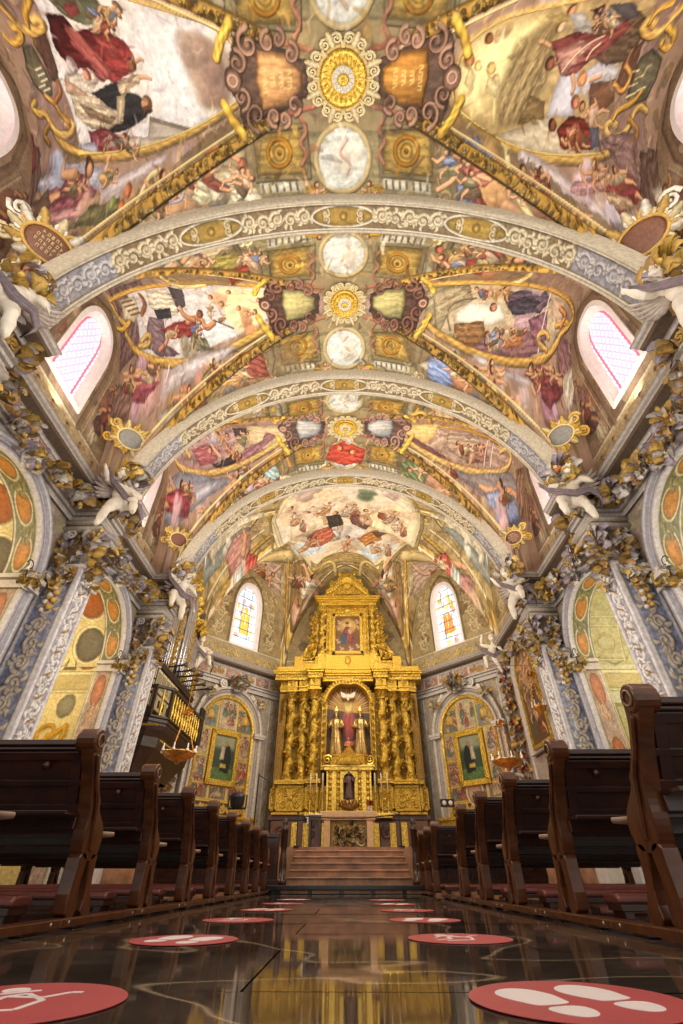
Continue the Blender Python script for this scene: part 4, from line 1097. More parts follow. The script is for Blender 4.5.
L|2.93,19.78 3.02,21.01|214,190,130|w=0.083,h=.02
P|3.66,20.09 4.72,19.61 5.92,20.14 5.37,20.57 4.47,21.13 3.78,21.30|186,160,140|fold=.25,warp=.05
L|3.78,20.10 4.32,20.55 4.86,20.59 5.21,20.18|206,160,140|w=0.188,h=.03
F|2.350 -1.202 6.029 -0.594 -0.549 18.358|206,196,190 196,140,130|pose=0
P|4.61,17.82 5.20,17.64 5.52,17.91 5.86,20.19|200,90,76|fold=.3
C|5.71,18.16|214,176,160|r=0.26,n=6
C|6.85,19.51|206,170,150|r=1.24,n=5
P|5.15,19.85 5.54,17.83 5.98,18.04 5.90,20.16|190,200,196|fold=.3
P|2.23,19.53 2.93,19.78 3.14,21.05 2.76,22.26 2.29,22.26|150,120,76|fold=.2
F|1.165 -0.273 2.051 -2.561 -1.578 21.304|216,206,190 206,190,166|pose=0
C|2.54,21.20|206,160,140|r=0.48,n=6
C|2.24,21.04|206,180,150|r=0.35,n=4
H|2.65,20.89|200,120,90 92,58,38|r=0.094
P|-3.61,17.49 -4.69,16.93 -6.58,16.83 -7.66,15.55 -7.80,15.97 -7.71,18.39 -6.47,18.19 -4.71,17.88|172,146,96|fold=.2,warp=.06
P|-3.56,14.44 -4.66,13.58 -6.03,12.97 -7.32,14.45 -8.09,16.86 -7.37,17.51 -5.29,17.14|196,186,160|fold=.2,warp=.03
P|-4.66,16.75 -5.37,16.72 -7.70,17.51 -8.09,16.86 -8.25,17.99 -6.88,17.70|150,156,150|fold=.1,warp=.01
C|-6.47,17.19|214,206,190|r=0.32,n=5,a=.8
C|-7.38,17.40|206,196,176|r=0.30,n=5,a=.8
L|-3.82,17.32 -4.72,17.62 -5.88,18.02 -6.92,18.33 -7.77,19.01|176,140,66|w=0.166,h=.08,bead=.15
L|-4.13,17.03 -5.31,17.41 -6.57,17.83 -7.63,18.17|214,200,160|w=0.087,h=.03
L|-3.12,19.46 -3.82,19.43 -4.84,19.66 -5.38,20.38|214,190,130|w=0.782,h=.05
L|-3.08,19.68 -3.22,21.07 -3.19,21.74|190,144,60|w=0.148,h=.08,bead=.15
L|-2.79,19.71 -2.91,20.94|214,190,130|w=0.073,h=.02
P|-3.52,20.02 -4.57,19.56 -5.83,20.22 -5.28,20.64 -4.34,21.08 -3.66,21.24|186,160,140|fold=.25,warp=.05
L|-3.64,20.04 -4.17,20.48 -4.71,20.52 -5.06,20.13|206,160,140|w=0.175,h=.03
F|-1.620 0.990 -5.814 0.740 2.020 17.066|206,196,190 196,140,130|pose=0
P|-4.49,17.83 -5.07,17.62 -5.40,17.90 -5.76,20.26|200,90,76|fold=.3
C|-5.60,18.15|214,176,160|r=0.60,n=6
C|-6.78,19.57|206,170,150|r=1.51,n=5
P|-5.00,19.79 -5.42,17.82 -5.88,18.05 -5.81,20.23|190,200,196|fold=.3
P|-2.10,19.47 -2.79,19.71 -3.03,21.00 -2.70,22.26 -2.20,22.27|150,120,76|fold=.2
F|-1.241 0.285 -1.956 -2.261 -1.475 21.386|216,206,190 206,190,166|pose=0
C|-2.47,21.39|206,160,140|r=0.47,n=6
C|-2.16,21.20|206,180,150|r=0.38,n=4
H|-2.55,20.83|200,120,90 92,58,38|r=0.090
P|-1.87,19.40 2.01,19.46 1.79,19.94 -1.49,20.35|176,150,96|fold=.2
L|-1.46,19.84 -0.63,19.92 -0.54,21.08|214,186,120|w=0.187,h=.03
L|1.68,19.62 0.86,19.80 0.77,21.00|214,186,120|w=0.185,h=.03
F|-0.581 0.200 -3.038 -0.128 -0.471 3.123|160,96,70 150,84,70|pose=3
F|0.408 0.389 -2.685 0.290 -0.295 3.117|140,134,100 128,104,80|pose=2
F|0.235 0.280 -3.616 0.234 -0.185 3.074|150,84,70 196,160,130|pose=0
F|0.241 0.439 -2.508 0.413 -0.176 3.188|196,160,130 128,104,80|pose=0
F|-0.256 0.366 -4.368 -0.402 -0.142 3.275|160,96,70 140,134,100|pose=0
F|-0.399 0.254 -4.298 -0.311 -0.238 3.234|160,96,70 186,150,96|pose=1
F|-0.564 0.261 -4.555 -0.155 -0.221 3.147|186,150,96 206,186,150|pose=1
F|-0.416 -0.176 -4.310 -0.033 -0.198 3.203|196,160,130 160,96,70|pose=0
F|0.714 -0.133 2.506 -0.130 -0.440 2.984|120,132,160 140,134,100|pose=0
F|-0.623 -0.157 2.869 0.129 -0.436 3.093|128,104,80 150,84,70|pose=1
F|0.565 -0.074 2.974 -0.078 -0.489 3.344|140,134,100 128,104,80|pose=0
F|0.672 -0.024 4.593 -0.073 -0.327 3.092|150,84,70 140,134,100|pose=1
F|-0.632 -0.172 3.933 0.130 -0.225 3.040|140,134,100 160,96,70|pose=2
F|0.704 -0.227 4.389 -0.163 -0.236 3.068|150,84,70 206,186,150|pose=3
F|0.298 -0.279 4.189 -0.218 -0.194 3.216|128,104,80 120,132,160|pose=2
F|-0.186 0.236 -2.794 -0.239 -0.186 4.765|196,160,130 140,134,100|pose=1
F|0.274 0.344 -2.418 0.350 -0.299 4.834|206,186,150 160,96,70|pose=3
F|0.358 0.129 -2.519 0.141 -0.369 4.851|150,84,70 196,160,130|pose=0
F|0.343 0.356 -2.513 0.443 -0.273 4.853|120,132,160 196,160,130|pose=0
F|-0.412 -0.187 3.030 0.215 -0.370 4.854|186,150,96 120,132,160|pose=0
F|-0.221 -0.276 3.348 0.323 -0.202 4.515|150,84,70 140,134,100|pose=0
F|-0.342 -0.067 3.568 0.076 -0.404 4.678|150,84,70 140,134,100|pose=0
F|-0.282 -0.211 3.220 0.183 -0.327 4.547|150,84,70 186,150,96|pose=1
F|-0.733 0.069 -4.216 -0.045 -0.357 7.789|140,134,100 150,84,70|pose=1
F|-0.545 0.134 -3.709 -0.087 -0.273 7.792|160,96,70 120,132,160|pose=3
F|-0.465 -0.067 -3.878 0.015 -0.202 7.639|206,186,150 150,84,70|pose=0
F|-0.346 0.158 -3.186 -0.241 -0.321 7.870|140,134,100 206,186,150|pose=3
F|0.646 0.083 -4.363 0.058 -0.270 7.773|150,84,70 140,134,100|pose=1
F|-0.779 -0.202 4.643 0.213 -0.251 7.771|206,186,150 150,84,70|pose=3
F|0.666 -0.371 3.706 -0.359 -0.266 7.751|120,132,160 206,186,150|pose=0
F|0.894 -0.003 4.700 -0.022 -0.292 7.787|206,186,150 140,134,100|pose=2
F|-0.448 -0.369 4.422 0.223 -0.150 7.832|140,134,100 120,132,160|pose=1
F|0.853 -0.127 4.813 -0.079 -0.287 7.876|160,96,70 186,150,96|pose=2
F|-0.508 0.313 -3.894 -0.158 -0.211 12.257|128,104,80 206,186,150|pose=3
F|-0.314 0.256 -3.109 -0.431 -0.244 12.849|160,96,70 140,134,100|pose=3
F|0.588 0.192 -3.438 0.487 -0.517 12.735|196,160,130 150,84,70|pose=0
F|0.417 0.285 -4.130 0.128 -0.187 12.144|160,96,70 120,132,160|pose=0
F|-0.730 -0.079 3.952 0.047 -0.273 12.302|128,104,80 150,84,70|pose=3
F|-0.573 -0.247 4.439 0.112 -0.234 12.227|160,96,70 150,84,70|pose=1
F|-0.430 -0.203 3.962 0.113 -0.150 12.324|128,104,80 196,160,130|pose=2
F|-0.771 0.145 3.392 -0.075 -0.279 12.236|128,104,80 150,84,70|pose=1
F|0.026 0.265 -4.300 0.209 -0.061 6.274|128,104,80 206,186,150|pose=2
F|-0.093 0.288 -4.252 -0.219 -0.115 6.405|140,134,100 206,186,150|pose=3
F|0.073 0.261 -3.931 0.214 -0.069 6.606|128,104,80 186,150,96|pose=1
F|0.042 0.293 -3.053 -0.268 -0.000 6.468|140,134,100 206,186,150|pose=2
F|0.099 0.560 -5.938 0.363 -0.067 6.863|186,150,96 206,186,150|pose=1
F|0.291 0.392 -4.936 0.238 -0.231 6.837|120,132,160 120,132,160|pose=1
F|-0.012 0.461 -4.987 -0.318 0.017 6.987|128,104,80 140,134,100|pose=3
F|-0.008 -0.598 5.625 -0.386 0.026 6.974|128,104,80 150,84,70|pose=2
F|-0.120 -0.529 5.018 0.409 -0.042 7.195|206,186,150 128,104,80|pose=1
F|-0.271 -0.406 5.970 0.230 -0.154 6.940|140,134,100 160,96,70|pose=3
F|0.194 -0.564 5.393 -0.290 -0.145 6.979|128,104,80 206,186,150|pose=0
F|0.222 -0.496 4.373 -0.477 -0.311 5.999|150,84,70 120,132,160|pose=1
F|0.154 -0.478 5.186 -0.359 -0.266 5.985|186,150,96 128,104,80|pose=0
F|0.118 -0.448 4.700 0.455 -0.057 5.909|196,160,130 186,150,96|pose=0
F|0.215 0.616 -4.801 0.476 -0.119 11.645|160,96,70 150,84,70|pose=3
F|-0.233 0.540 -5.231 -0.492 -0.239 11.237|206,186,150 120,132,160|pose=2
F|-0.027 0.558 -4.864 0.334 0.062 11.581|150,84,70 206,186,150|pose=2
F|0.411 0.457 -4.240 0.384 -0.352 11.327|140,134,100 140,134,100|pose=0
F|-0.393 -0.332 5.020 0.165 -0.194 11.801|196,160,130 160,96,70|pose=1
F|0.359 -0.558 5.388 -0.302 -0.227 11.752|206,186,150 196,160,130|pose=3
F|-0.197 -0.481 5.942 0.326 -0.119 11.546|150,84,70 196,160,130|pose=2
F|0.588 -0.509 5.003 -0.367 -0.291 11.668|206,186,150 150,84,70|pose=1
F|-0.294 0.397 -4.752 0.290 0.006 0.480|120,132,160 186,150,96|pose=0
F|0.327 0.463 -5.095 -0.292 0.064 0.583|150,84,70 206,186,150|pose=0
F|-0.284 0.375 -5.106 0.299 0.041 0.432|128,104,80 120,132,160|pose=1
F|-0.304 0.368 -5.418 -0.216 -0.119 2.375|120,132,160 128,104,80|pose=0
F|0.091 0.402 -5.173 0.259 -0.033 2.431|140,134,100 128,104,80|pose=3
F|0.007 0.339 -5.819 -0.187 -0.022 2.361|150,84,70 128,104,80|pose=3
F|-0.046 -0.321 5.577 -0.170 -0.081 0.757|140,134,100 140,134,100|pose=0
F|-0.274 -0.364 5.605 -0.202 0.058 0.698|128,104,80 128,104,80|pose=1
F|-0.221 -0.548 5.705 -0.302 -0.063 0.664|120,132,160 140,134,100|pose=3
F|0.182 -0.458 5.751 0.222 -0.045 0.675|206,186,150 206,186,150|pose=0
F|-0.163 -0.571 5.887 -0.248 0.075 2.391|160,96,70 128,104,80|pose=0
F|0.098 -0.490 5.732 -0.350 -0.075 2.422|160,96,70 160,96,70|pose=0
F|0.438 0.307 -6.633 0.125 -0.138 2.944|186,150,96 140,134,100|pose=2
F|-0.250 0.502 -5.852 -0.210 -0.125 2.840|140,134,100 186,150,96|pose=0
F|0.609 0.326 -6.872 0.167 -0.139 2.980|140,134,100 128,104,80|pose=0
F|-0.812 -0.466 7.113 0.178 -0.237 3.000|206,186,150 150,84,70|pose=0
F|0.753 -0.119 6.175 -0.080 -0.287 2.978|128,104,80 128,104,80|pose=2
F|0.427 -0.306 6.458 -0.173 -0.207 2.946|196,160,130 196,160,130|pose=0
F|0.694 0.784 -7.033 0.276 -0.186 7.660|128,104,80 206,186,150|pose=0
F|-1.027 0.346 -7.850 -0.139 -0.202 7.860|150,84,70 140,134,100|pose=1
F|-1.072 -0.009 -7.718 -0.115 -0.314 7.772|128,104,80 206,186,150|pose=2
F|0.582 -0.530 6.831 -0.175 -0.169 7.750|160,96,70 196,160,130|pose=1
F|0.860 -0.004 7.372 -0.021 -0.202 7.770|140,134,100 160,96,70|pose=2
F|0.453 -0.549 6.834 -0.232 -0.088 7.751|186,150,96 150,84,70|pose=3
F|0.575 0.324 -6.934 0.111 -0.091 12.438|206,186,150 128,104,80|pose=0
F|-0.745 0.502 -7.282 -0.146 -0.127 12.332|160,96,70 206,186,150|pose=1
F|-0.614 0.185 -6.742 -0.130 -0.091 12.418|186,150,96 160,96,70|pose=3
F|0.838 -0.310 7.226 -0.085 -0.148 12.534|196,160,130 120,132,160|pose=0
F|-1.135 -0.087 7.028 0.046 -0.188 12.537|150,84,70 140,134,100|pose=1
F|-0.454 -0.364 6.878 0.095 -0.081 12.580|140,134,100 160,96,70|pose=1
F|-0.731 0.610 -4.640 -0.375 -0.510 20.944|140,134,100 140,134,100|pose=2
F|-0.479 0.135 -5.207 0.044 0.561 19.508|186,150,96 120,132,160|pose=0
F|0.721 0.530 -5.047 0.511 -0.696 20.601|186,150,96 160,96,70|pose=0
F|-0.360 -0.546 5.336 0.521 -0.321 20.695|160,96,70 160,96,70|pose=0
F|0.626 -0.163 4.728 -0.203 -0.226 18.090|196,160,130 160,96,70|pose=1
F|-0.659 -0.305 5.102 0.188 -0.245 18.063|206,186,150 196,160,130|pose=0
F|0.988 -0.081 -2.650 -0.421 -0.355 20.542|128,104,80 128,104,80|pose=1
F|-0.744 0.095 -2.422 0.234 -0.426 20.430|196,160,130 150,84,70|pose=0
F|-0.734 -0.362 2.514 -0.133 -0.385 20.558|128,104,80 128,104,80|pose=0
F|0.896 -0.186 2.299 0.248 -0.411 20.407|140,134,100 186,150,96|pose=0"""
def crowds(b):
    """clouds, draperies and small figures filling the cells beside every arch"""
    m, h = MID[b], (AY[b + 1] - AY[b]) / 2; g = random.Random(60 + b)
    robes = [rgb(156, 84, 66), rgb(176, 142, 84), rgb(134, 132, 90), rgb(126, 136, 160), rgb(206, 186, 146), rgb(166, 104, 84), rgb(120, 92, 66), rgb(186, 166, 140)]
    for sx in (-1, 1):
        for s in (-1, 1):
            for k in range(16):
                q = g.uniform(.62, .99); x = sx * AX * q * g.uniform(.52, .92)
                if abs(x) < 2.7: continue
                c = (XU(x), m + s * h * q); r = g.uniform(.2, .5); j = k % 4
                if j == 0: PAINT.cloud(c, r, g.choice([rgb(186, 148, 108), rgb(166, 132, 98), rgb(200, 168, 132)]), 5, k, a=.7)
                elif j == 1:
                    a = g.uniform(0, 3); pts = [(c[0] + r * g.uniform(.6, 1.3) * math.cos(a + t), c[1] + r * .6 * g.uniform(.6, 1.2) * math.sin(a + t)) for t in np.linspace(0, 5.6, 7)]
                    PAINT.poly(pts, g.choice(robes), warp=.07, fold=.22, light=(-.4, -.6))
                else: PAINT.fig([[r * 1.6 * g.choice((-1, 1)), sx * .15, c[0]], [0, -s * r * 2.0, c[1] + s * r]], g.choice(robes), g.choice(robes), pose=g.choice((0, 1, 3, 0)), seed=g.randint(0, 999))
            for k in range(8):          # seraph heads and cloud wisps in the side cells
                q = g.uniform(.5, .95); c = (XU(sx * AX * min(1.1, q * 1.15)), m + s * h * q * g.uniform(.75, .95))
                PAINT.cloud(c, g.uniform(.15, .35), g.choice([rgb(196, 176, 180), rgb(206, 180, 160), rgb(176, 150, 150)]), 4, k, a=.6)
for b_ in range(3): crowds(b_)
paint_from(VAULT_FRESCO)
PAINT.strokes(4200, 8, -8.4, 8.4, -.9, 22.2)
def ribs_and_bosses(b):
    m, h = MID[b], (AY[b + 1] - AY[b]) / 2
    g = random.Random(b)
    for sx in (-1, 1):
        for s in (-1, 1):
            t = np.linspace(.26, .99, 24)
            pts = [(XU(sx * AX * q), m + s * h * q) for q in t]
            w = .21 - .015 * b
            PAINT.line(pts, w * 1.25, rgb(120, 88, 36), edge=.3)
            PAINT.line(pts, w, rgb(186, 142, 62), h=.08, edge=.6, round_=.4)
            for i in range(170):        # grapes and leaves of the garland
                q = g.uniform(.26, .99); o = g.uniform(-.45, .45) * w
                c = (XU(sx * AX * q) + o * .5, m + s * h * q + o)
                PAINT.disc(c, w * .19, w * .16, g.choice([rgb(226, 190, 106), rgb(196, 150, 64), rgb(150, 108, 44), rgb(206, 176, 110), rgb(120, 100, 56)]), n=8, warp=0, fold=0, edge=.6, ew=.02, light=(-.4, -.6), lk=.3, h=.11)
            off = -.20 * s
            PAINT.line([(x, y + off) for x, y in pts], .05, rgb(232, 204, 140), h=.03)
        # shield beside the boss with its curling mauve frame
        c = sx * 1.42
        col = (rgb(206, 150, 96) if sx < 0 else rgb(190, 130, 52), rgb(176, 166, 110), rgb(170, 172, 176))[b]
        fr = (rgb(140, 108, 92), rgb(124, 88, 74), rgb(140, 108, 96))[b]
        PAINT.poly([(sx * .75, m - .28), (sx * .75, m + .28), (sx * 1.7, m + .62), (sx * 2.2, m + .72), (sx * 2.45, m), (sx * 2.2, m - .72), (sx * 1.7, m - .62)], fr * .75, warp=.06, fold=.2)
        PAINT.poly([(sx * .85, m - .14), (sx * .85, m + .14), (sx * 1.2, m + .40), (sx * 1.75, m + .46), (sx * 1.85, m), (sx * 1.75, m - .46), (sx * 1.2, m - .40)], col, warp=.02, fold=.12, edge=.4, light=(-.5, -.5), lk=.3, h=.06)
        for k, (yy, n) in enumerate(((-.24, 3), (-.08, 2), (.08, 2), (.24, 3))):
            pass
        for k in range(4):              # four short gilt words
            x0 = sx * (1.12 + k * .18); ln = (.36, .26, .22, .44)[k] * (.8 if b else 1)
            for j in range(3 + (k == 3)):
                yy = m - ln / 2 + ln * (j + .5) / (3 + (k == 3)); e = .035
                PAINT.line([(x0 - e, yy - e), (x0 + e, yy - e), (x0 + e, yy + e * (1 if j % 2 else 0)), (x0 - e, yy + e)], .022, rgb(232, 204, 120), round_=0, edge=0, a=.8 if b == 0 else .35)
        for s in (-1, 1):
            for (x, y, r, t) in ((1.05, .40, .16, 1), (1.9, .56, .23, -1), (2.2, .28, .2, 1), (1.5, .58, .15, -1), (1.28, .62, .13, 1)):
                PAINT.scroll((sx * x, m + s * y), r, 1.3, .10, fr * g.uniform(1.05, 1.3), a0=1.5 * s, sgn=t * sx * s, h=.07, round_=.45, edge=.5)
            PAINT.line([(sx * 2.2, m + s * .85), (sx * 2.45, m + s * .62), (sx * 2.62, m + s * .35)], .17, rgb(222, 178, 70), h=.06, bead=.2, bfreq=3)
        PAINT.disc((sx * 2.35, m), .2, .22, fr * 1.2, warp=.03, h=.08, edge=.5); PAINT.ring((sx * 2.35, m), .1, .1, .05, rgb(206, 160, 140), n=10, h=.09)
        PAINT.disc((sx * .95, m + .36), .12, .08, fr, warp=.03); 
for b_ in range(3): ribs_and_bosses(b_)
PAINT.mottle(.09, .02)
lum_ = PAINT.C @ np.array([.3, .59, .11])
PAINT.C = np.clip((PAINT.C * .78 + lum_[..., None] * np.array([1.02, .97, .86]) * .22) * 1.04, 0, 1)
PAINT.C = np.clip(PAINT.C + .22 * (PAINT.C - .52) * (1 - np.abs(PAINT.C - .52)), .02, 1)
# ------------------------------------------------------------------ shared materials
M_FRESCO = vcol_mat('fresco plaster', .55, .25, nscale=5, namp=.06)
M_STUCCO = vcol_mat('painted stucco', .5, .3, nscale=14, namp=.16, bump=.25, bdist=.008)
M_STONE = simple('grey stone moulding', rgb(190, 180, 172), .55, 0, .3, 6, .10)
M_SOFFIT = simple('brown stone soffit', rgb(150, 132, 116), .6, 0, .3, 5, .15)
M_WHITE = simple('white stucco', rgb(226, 216, 200), .5, 0, .35, 8, .06)
GOLD = rgb(222, 180, 68)
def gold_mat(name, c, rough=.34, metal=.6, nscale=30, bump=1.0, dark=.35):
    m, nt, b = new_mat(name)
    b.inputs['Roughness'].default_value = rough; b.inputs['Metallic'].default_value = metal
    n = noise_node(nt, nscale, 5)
    r = ramp(nt, n.outputs['Fac'], [(.34, np.asarray(c) * dark), (.5, np.asarray(c) * .92), (.68, np.clip(np.asarray(c) * 1.15, 0, 1))])  # crevice shade and highlights of the carving put into the colour
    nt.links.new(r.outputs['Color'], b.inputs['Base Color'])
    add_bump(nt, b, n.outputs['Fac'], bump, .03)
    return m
M_GOLD = gold_mat('gilded carving', GOLD)
M_GOLDS = gold_mat('smooth gilding', rgb(228, 186, 78), .3, .65, 14, .3, .7)

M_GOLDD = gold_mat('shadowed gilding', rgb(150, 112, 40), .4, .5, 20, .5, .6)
# ------------------------------------------------------------------ vault meshes
PAINT.H = np.clip(PAINT.H, -.2, .2)
ua, ya = PAINT.axes()
def vault_piece(y0, y1, zf, name, label, mask=None):
    j = np.where((ya >= y0 - 1e-6) & (ya <= y1 + 1e-6))[0]
    i = np.where(np.abs(U2X(ua)) <= WX + .03)[0]
    x, y = np.meshgrid(U2X(ua[i]), ya[j])
    z = zf(x, y)
    P = np.stack([x, y, z], -1)
    n = surface_normals(np.nan_to_num(P, nan=ZC))
    n = np.where(n[..., 2:3] > 0, -n, n)
    h = PAINT.H[j][:, i]
    P = P + n * h[..., None]
    mk = None if mask is None else mask(x, y)
    o = grid_obj(name, np.nan_to_num(P, nan=ZC), PAINT.C[j][:, i], M_FRESCO, None, mk, flip=True)
    o['label'] = label; o['kind'] = 'structure'
    return o
vault_piece(AY[0], AY[1], lambda x, y: nave_z(x, y, 0), 'ceiling', 'frescoed vault bay nearest the viewer, at the top of the photo')
vault_piece(AY[1], AY[2], lambda x, y: nave_z(x, y, 1), 'ceiling', 'frescoed vault bay between the two nearest scrolled arches')
vault_piece(AY[2], AY[3], lambda x, y: nave_z(x, y, 2), 'ceiling', 'frescoed vault bay between the middle arch and the chancel arch')
def apse_mask(x, y):
    z, r = apse_z(x, y)
    r = r[:-1, :-1]
    return r < 1.015
vault_piece(AY[3], 22.35, lambda x, y: apse_z(x, y)[0], 'ceiling', 'frescoed chancel vault with the large oval painting over the altarpiece', apse_mask)

# ------------------------------------------------------------------ transverse arches with scrollwork soffits
AR, AZ = 5.55, 7.12
def arch(yc, w, name, label, seed, side):
    R0 = AR; L = PI * R0; n = 260; res = L / n
    cv = Canvas(-L / 2, L / 2, -w / 2, w / 2, .022, rgb(150, 132, 104), seed)
    cream = rgb(218, 202, 168); grey = rgb(190, 184, 184); gold = rgb(188, 146, 52)
    cv.rect(-L / 2, L / 2, -w / 2, w / 2, rgb(128, 108, 76), tex=.2)
    # alternating panels: gold quatrefoils and cream scrolls, grey near the springing
    pan = 1.62
    k = int(L / 2 / pan) + 1
    for i in range(-k, k + 1):
        c = i * pan; far = abs(c) / (L / 2)
        if far > .62:
            cv.rect(c - pan / 2, c + pan / 2, -w / 2, w / 2, rgb(146, 142, 150), tex=.2)
            cv.acanthus((c - pan * .46, 0), (c + pan * .46, 0), rgb(196, 190, 190), w * .78, 4, i + 50, h=.03, round_=.35, edge=.5)
        elif i % 2 == 0:
            cv.disc((c, 0), pan * .44, w * .38, rgb(176, 142, 62), warp=.01, edge=.4, fold=.1)
            for q in (-.52, 0, .52):
                cv.disc((c + q * pan * .5, 0), w * .17, w * .17, gold if q else rgb(206, 160, 60), warp=.01, edge=.5, h=.03)
                cv.disc((c + q * pan * .5, 0), w * .07, w * .07, rgb(226, 196, 120), warp=0, edge=.2)
            for q in (-1, 1):
                cv.scroll((c + q * pan * .26, w * .1), w * .17, 1.2, w * .08, cream, a0=1, sgn=q, h=.03)
                cv.scroll((c + q * pan * .26, -w * .1), w * .17, 1.2, w * .08, cream, a0=-1, sgn=-q, h=.03)
            cv.ring((c, 0), pan * .47, w * .40, w * .09, rgb(222, 212, 192), h=.03)
        else:
            cv.acanthus((c - pan * .52, 0), (c + pan * .52, 0), cream, w * .84, 5, i + 80, h=.035, round_=.3, edge=.5)
    for sgn in (-1, 1):
        cv.line([(-L / 2, sgn * w * .46), (L / 2, sgn * w * .46)], w * .085, rgb(218, 206, 186), h=.04)
        cv.line([(-L / 2, sgn * w * .405), (L / 2, sgn * w * .405)], w * .03, rgb(120, 96, 60))
    cv.mottle(.10)
    t, yy = cv.axes()
    a = PI / 2 - t / R0
    aa = a[None, :]; rr = R0 - cv.H
    P = np.stack([rr * np.cos(aa), np.broadcast_to((yc + yy)[:, None], rr.shape), AZ + rr * np.sin(aa)], -1)
    keep = (P[:-1, :-1, 2] > 7.8)
    o = grid_obj(name, P, cv.C, M_STUCCO, None, keep)
    o['label'] = label; o['kind'] = 'structure'
    # the two mouldings that carry the band up to the vault
    mb = MB(rgb(196, 184, 162))
    angs = np.linspace(math.asin((7.85 - AZ) / AR), PI - math.asin((7.85 - AZ) / AR), 72)
    for s_ in (-1, 1):
        prof = [(R0 + .35, s_ * w / 2), (R0 - .03, s_ * w / 2), (R0 - .05, s_ * (w / 2 + .05)), (R0 + .02, s_ * (w / 2 + .07)), (R0 + .04, s_ * (w / 2 + .09)), (R0 + .35, s_ * (w / 2 + .11))]
        G = np.array([[(r * math.cos(q), yc + d, AZ + r * math.sin(q)) for r, d in prof] for q in angs])
        mb.grid(G)
    e = mb.build('edge_moulding', M_STUCCO, o, vcol=True, smooth=True)
    return o
arch(3.8, .58, 'trim_1', 'nearest transverse arch with cream scrollwork, sweeping across the upper photo', 21, 0)
arch(8.6, .58, 'trim_2', 'middle transverse arch with cream scrollwork, second from the viewer', 22, 0)
arch(13.1, .58, 'trim_3', 'chancel arch with gilded scrollwork, farthest of the three', 23, 0)

# ------------------------------------------------------------------ entablature along both side walls and the chancel
def ent_path(sx):
    p = [(WALL, -1.0)]
    for y in AY[1:]:
        p += [(WALL, y - .34), (5.74, y - .34), (5.74, y + .34), (WALL, y + .34)]
    p += [(WALL, 18.5), (3.1, 22.15)]
    return [(sx * x, y) for x, y in p]
def sweep(path, prof, sx):
    """prof: (distance out from the wall, height); mitred at every corner"""
    p = np.array(path, float); n = len(p); rows = []
    for i in range(n):
        ns = []
        for a, b in ((i - 1, i), (i, i + 1)):
            if 0 <= a and b < n:
                d = p[b] - p[a]; d = d / np.hypot(*d)
                ns.append(np.array([-d[1], d[0]]) * sx)
        m = ns[0] if len(ns) == 1 else (ns[0] + ns[1]) / (1 + ns[0] @ ns[1])
        rows.append([(p[i][0] + m[0] * d, p[i][1] + m[1] * d, z) for d, z in prof])
    return np.array(rows)
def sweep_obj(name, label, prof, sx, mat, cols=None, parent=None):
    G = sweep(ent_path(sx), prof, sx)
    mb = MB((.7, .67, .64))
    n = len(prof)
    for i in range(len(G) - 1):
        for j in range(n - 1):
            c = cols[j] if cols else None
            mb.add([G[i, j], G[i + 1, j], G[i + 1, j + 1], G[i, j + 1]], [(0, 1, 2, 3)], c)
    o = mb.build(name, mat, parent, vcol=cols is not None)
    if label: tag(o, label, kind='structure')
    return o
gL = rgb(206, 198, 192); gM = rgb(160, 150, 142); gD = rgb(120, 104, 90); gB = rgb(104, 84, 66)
TN = 4
for sx, side in ((-1, 'left'), (1, 'right')):
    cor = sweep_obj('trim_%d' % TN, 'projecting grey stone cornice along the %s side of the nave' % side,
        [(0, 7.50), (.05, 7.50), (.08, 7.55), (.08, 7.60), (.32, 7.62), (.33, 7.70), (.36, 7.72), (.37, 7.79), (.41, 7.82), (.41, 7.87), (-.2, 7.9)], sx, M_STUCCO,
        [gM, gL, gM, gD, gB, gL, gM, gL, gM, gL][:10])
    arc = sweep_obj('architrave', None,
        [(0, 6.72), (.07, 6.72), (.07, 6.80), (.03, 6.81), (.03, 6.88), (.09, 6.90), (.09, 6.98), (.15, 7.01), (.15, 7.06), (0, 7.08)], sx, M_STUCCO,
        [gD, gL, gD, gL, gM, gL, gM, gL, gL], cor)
    TN += 1
# painted frieze between architrave and cornice
def frieze_canvas(L, seed, lozenge=True):
    cv = Canvas(0, L, 0, .46, .02, rgb(196, 178, 168), seed)
    k = max(1, int(L / .8)); s = L / k
    for i in range(k):
        c = (i + .5) * s
        if i % 2 == 0:
            cv.rect(c - s * .42, c + s * .42, .05, .41, rgb(186, 132, 108), tex=.2)
            cv.poly([(c - .2, .23), (c, .07), (c + .2, .23), (c, .39)], rgb(150, 150, 168), warp=0, fold=0, edge=.1, h=.02)
            cv.poly([(c - .11, .23), (c, .14), (c + .11, .23), (c, .32)], rgb(214, 190, 180), warp=0, fold=0, edge=.1)
            for a, b in (((c - .2, .23), (c, .07)), ((c, .07), (c + .2, .23)), ((c + .2, .23), (c, .39)), ((c, .39), (c - .2, .23))):
                cv.line([a, b], .035, rgb(226, 214, 204), h=.03)
        else:
            cv.acanthus((c - s * .4, .23), (c + s * .4, .23), rgb(196, 150, 76), .34, 2, seed + i, h=.05)
        cv.line([(c - s * .5, .02), (c - s * .5, .44)], .07, rgb(226, 216, 206), h=.03)
    cv.mottle(.12)
    return cv
def strip(cv, p0, p1, z0, sx, name, mat, parent):
    t, zz = cv.axes(); d = np.array(p1, float) - np.array(p0, float); L = np.hypot(*d); d /= L
    nn = np.array([-d[1], d[0]]) * sx
    T = t / t[-1] * L
    X = p0[0] + d[0] * T[None, :] + nn[0] * (cv.H + .02); Y = p0[1] + d[1] * T[None, :] + nn[1] * (cv.H + .02)
    P = np.stack([X, Y, np.broadcast_to((z0 + zz)[:, None], X.shape)], -1)
    return grid_obj(name, P, cv.C, mat, parent, flip=(sx < 0))
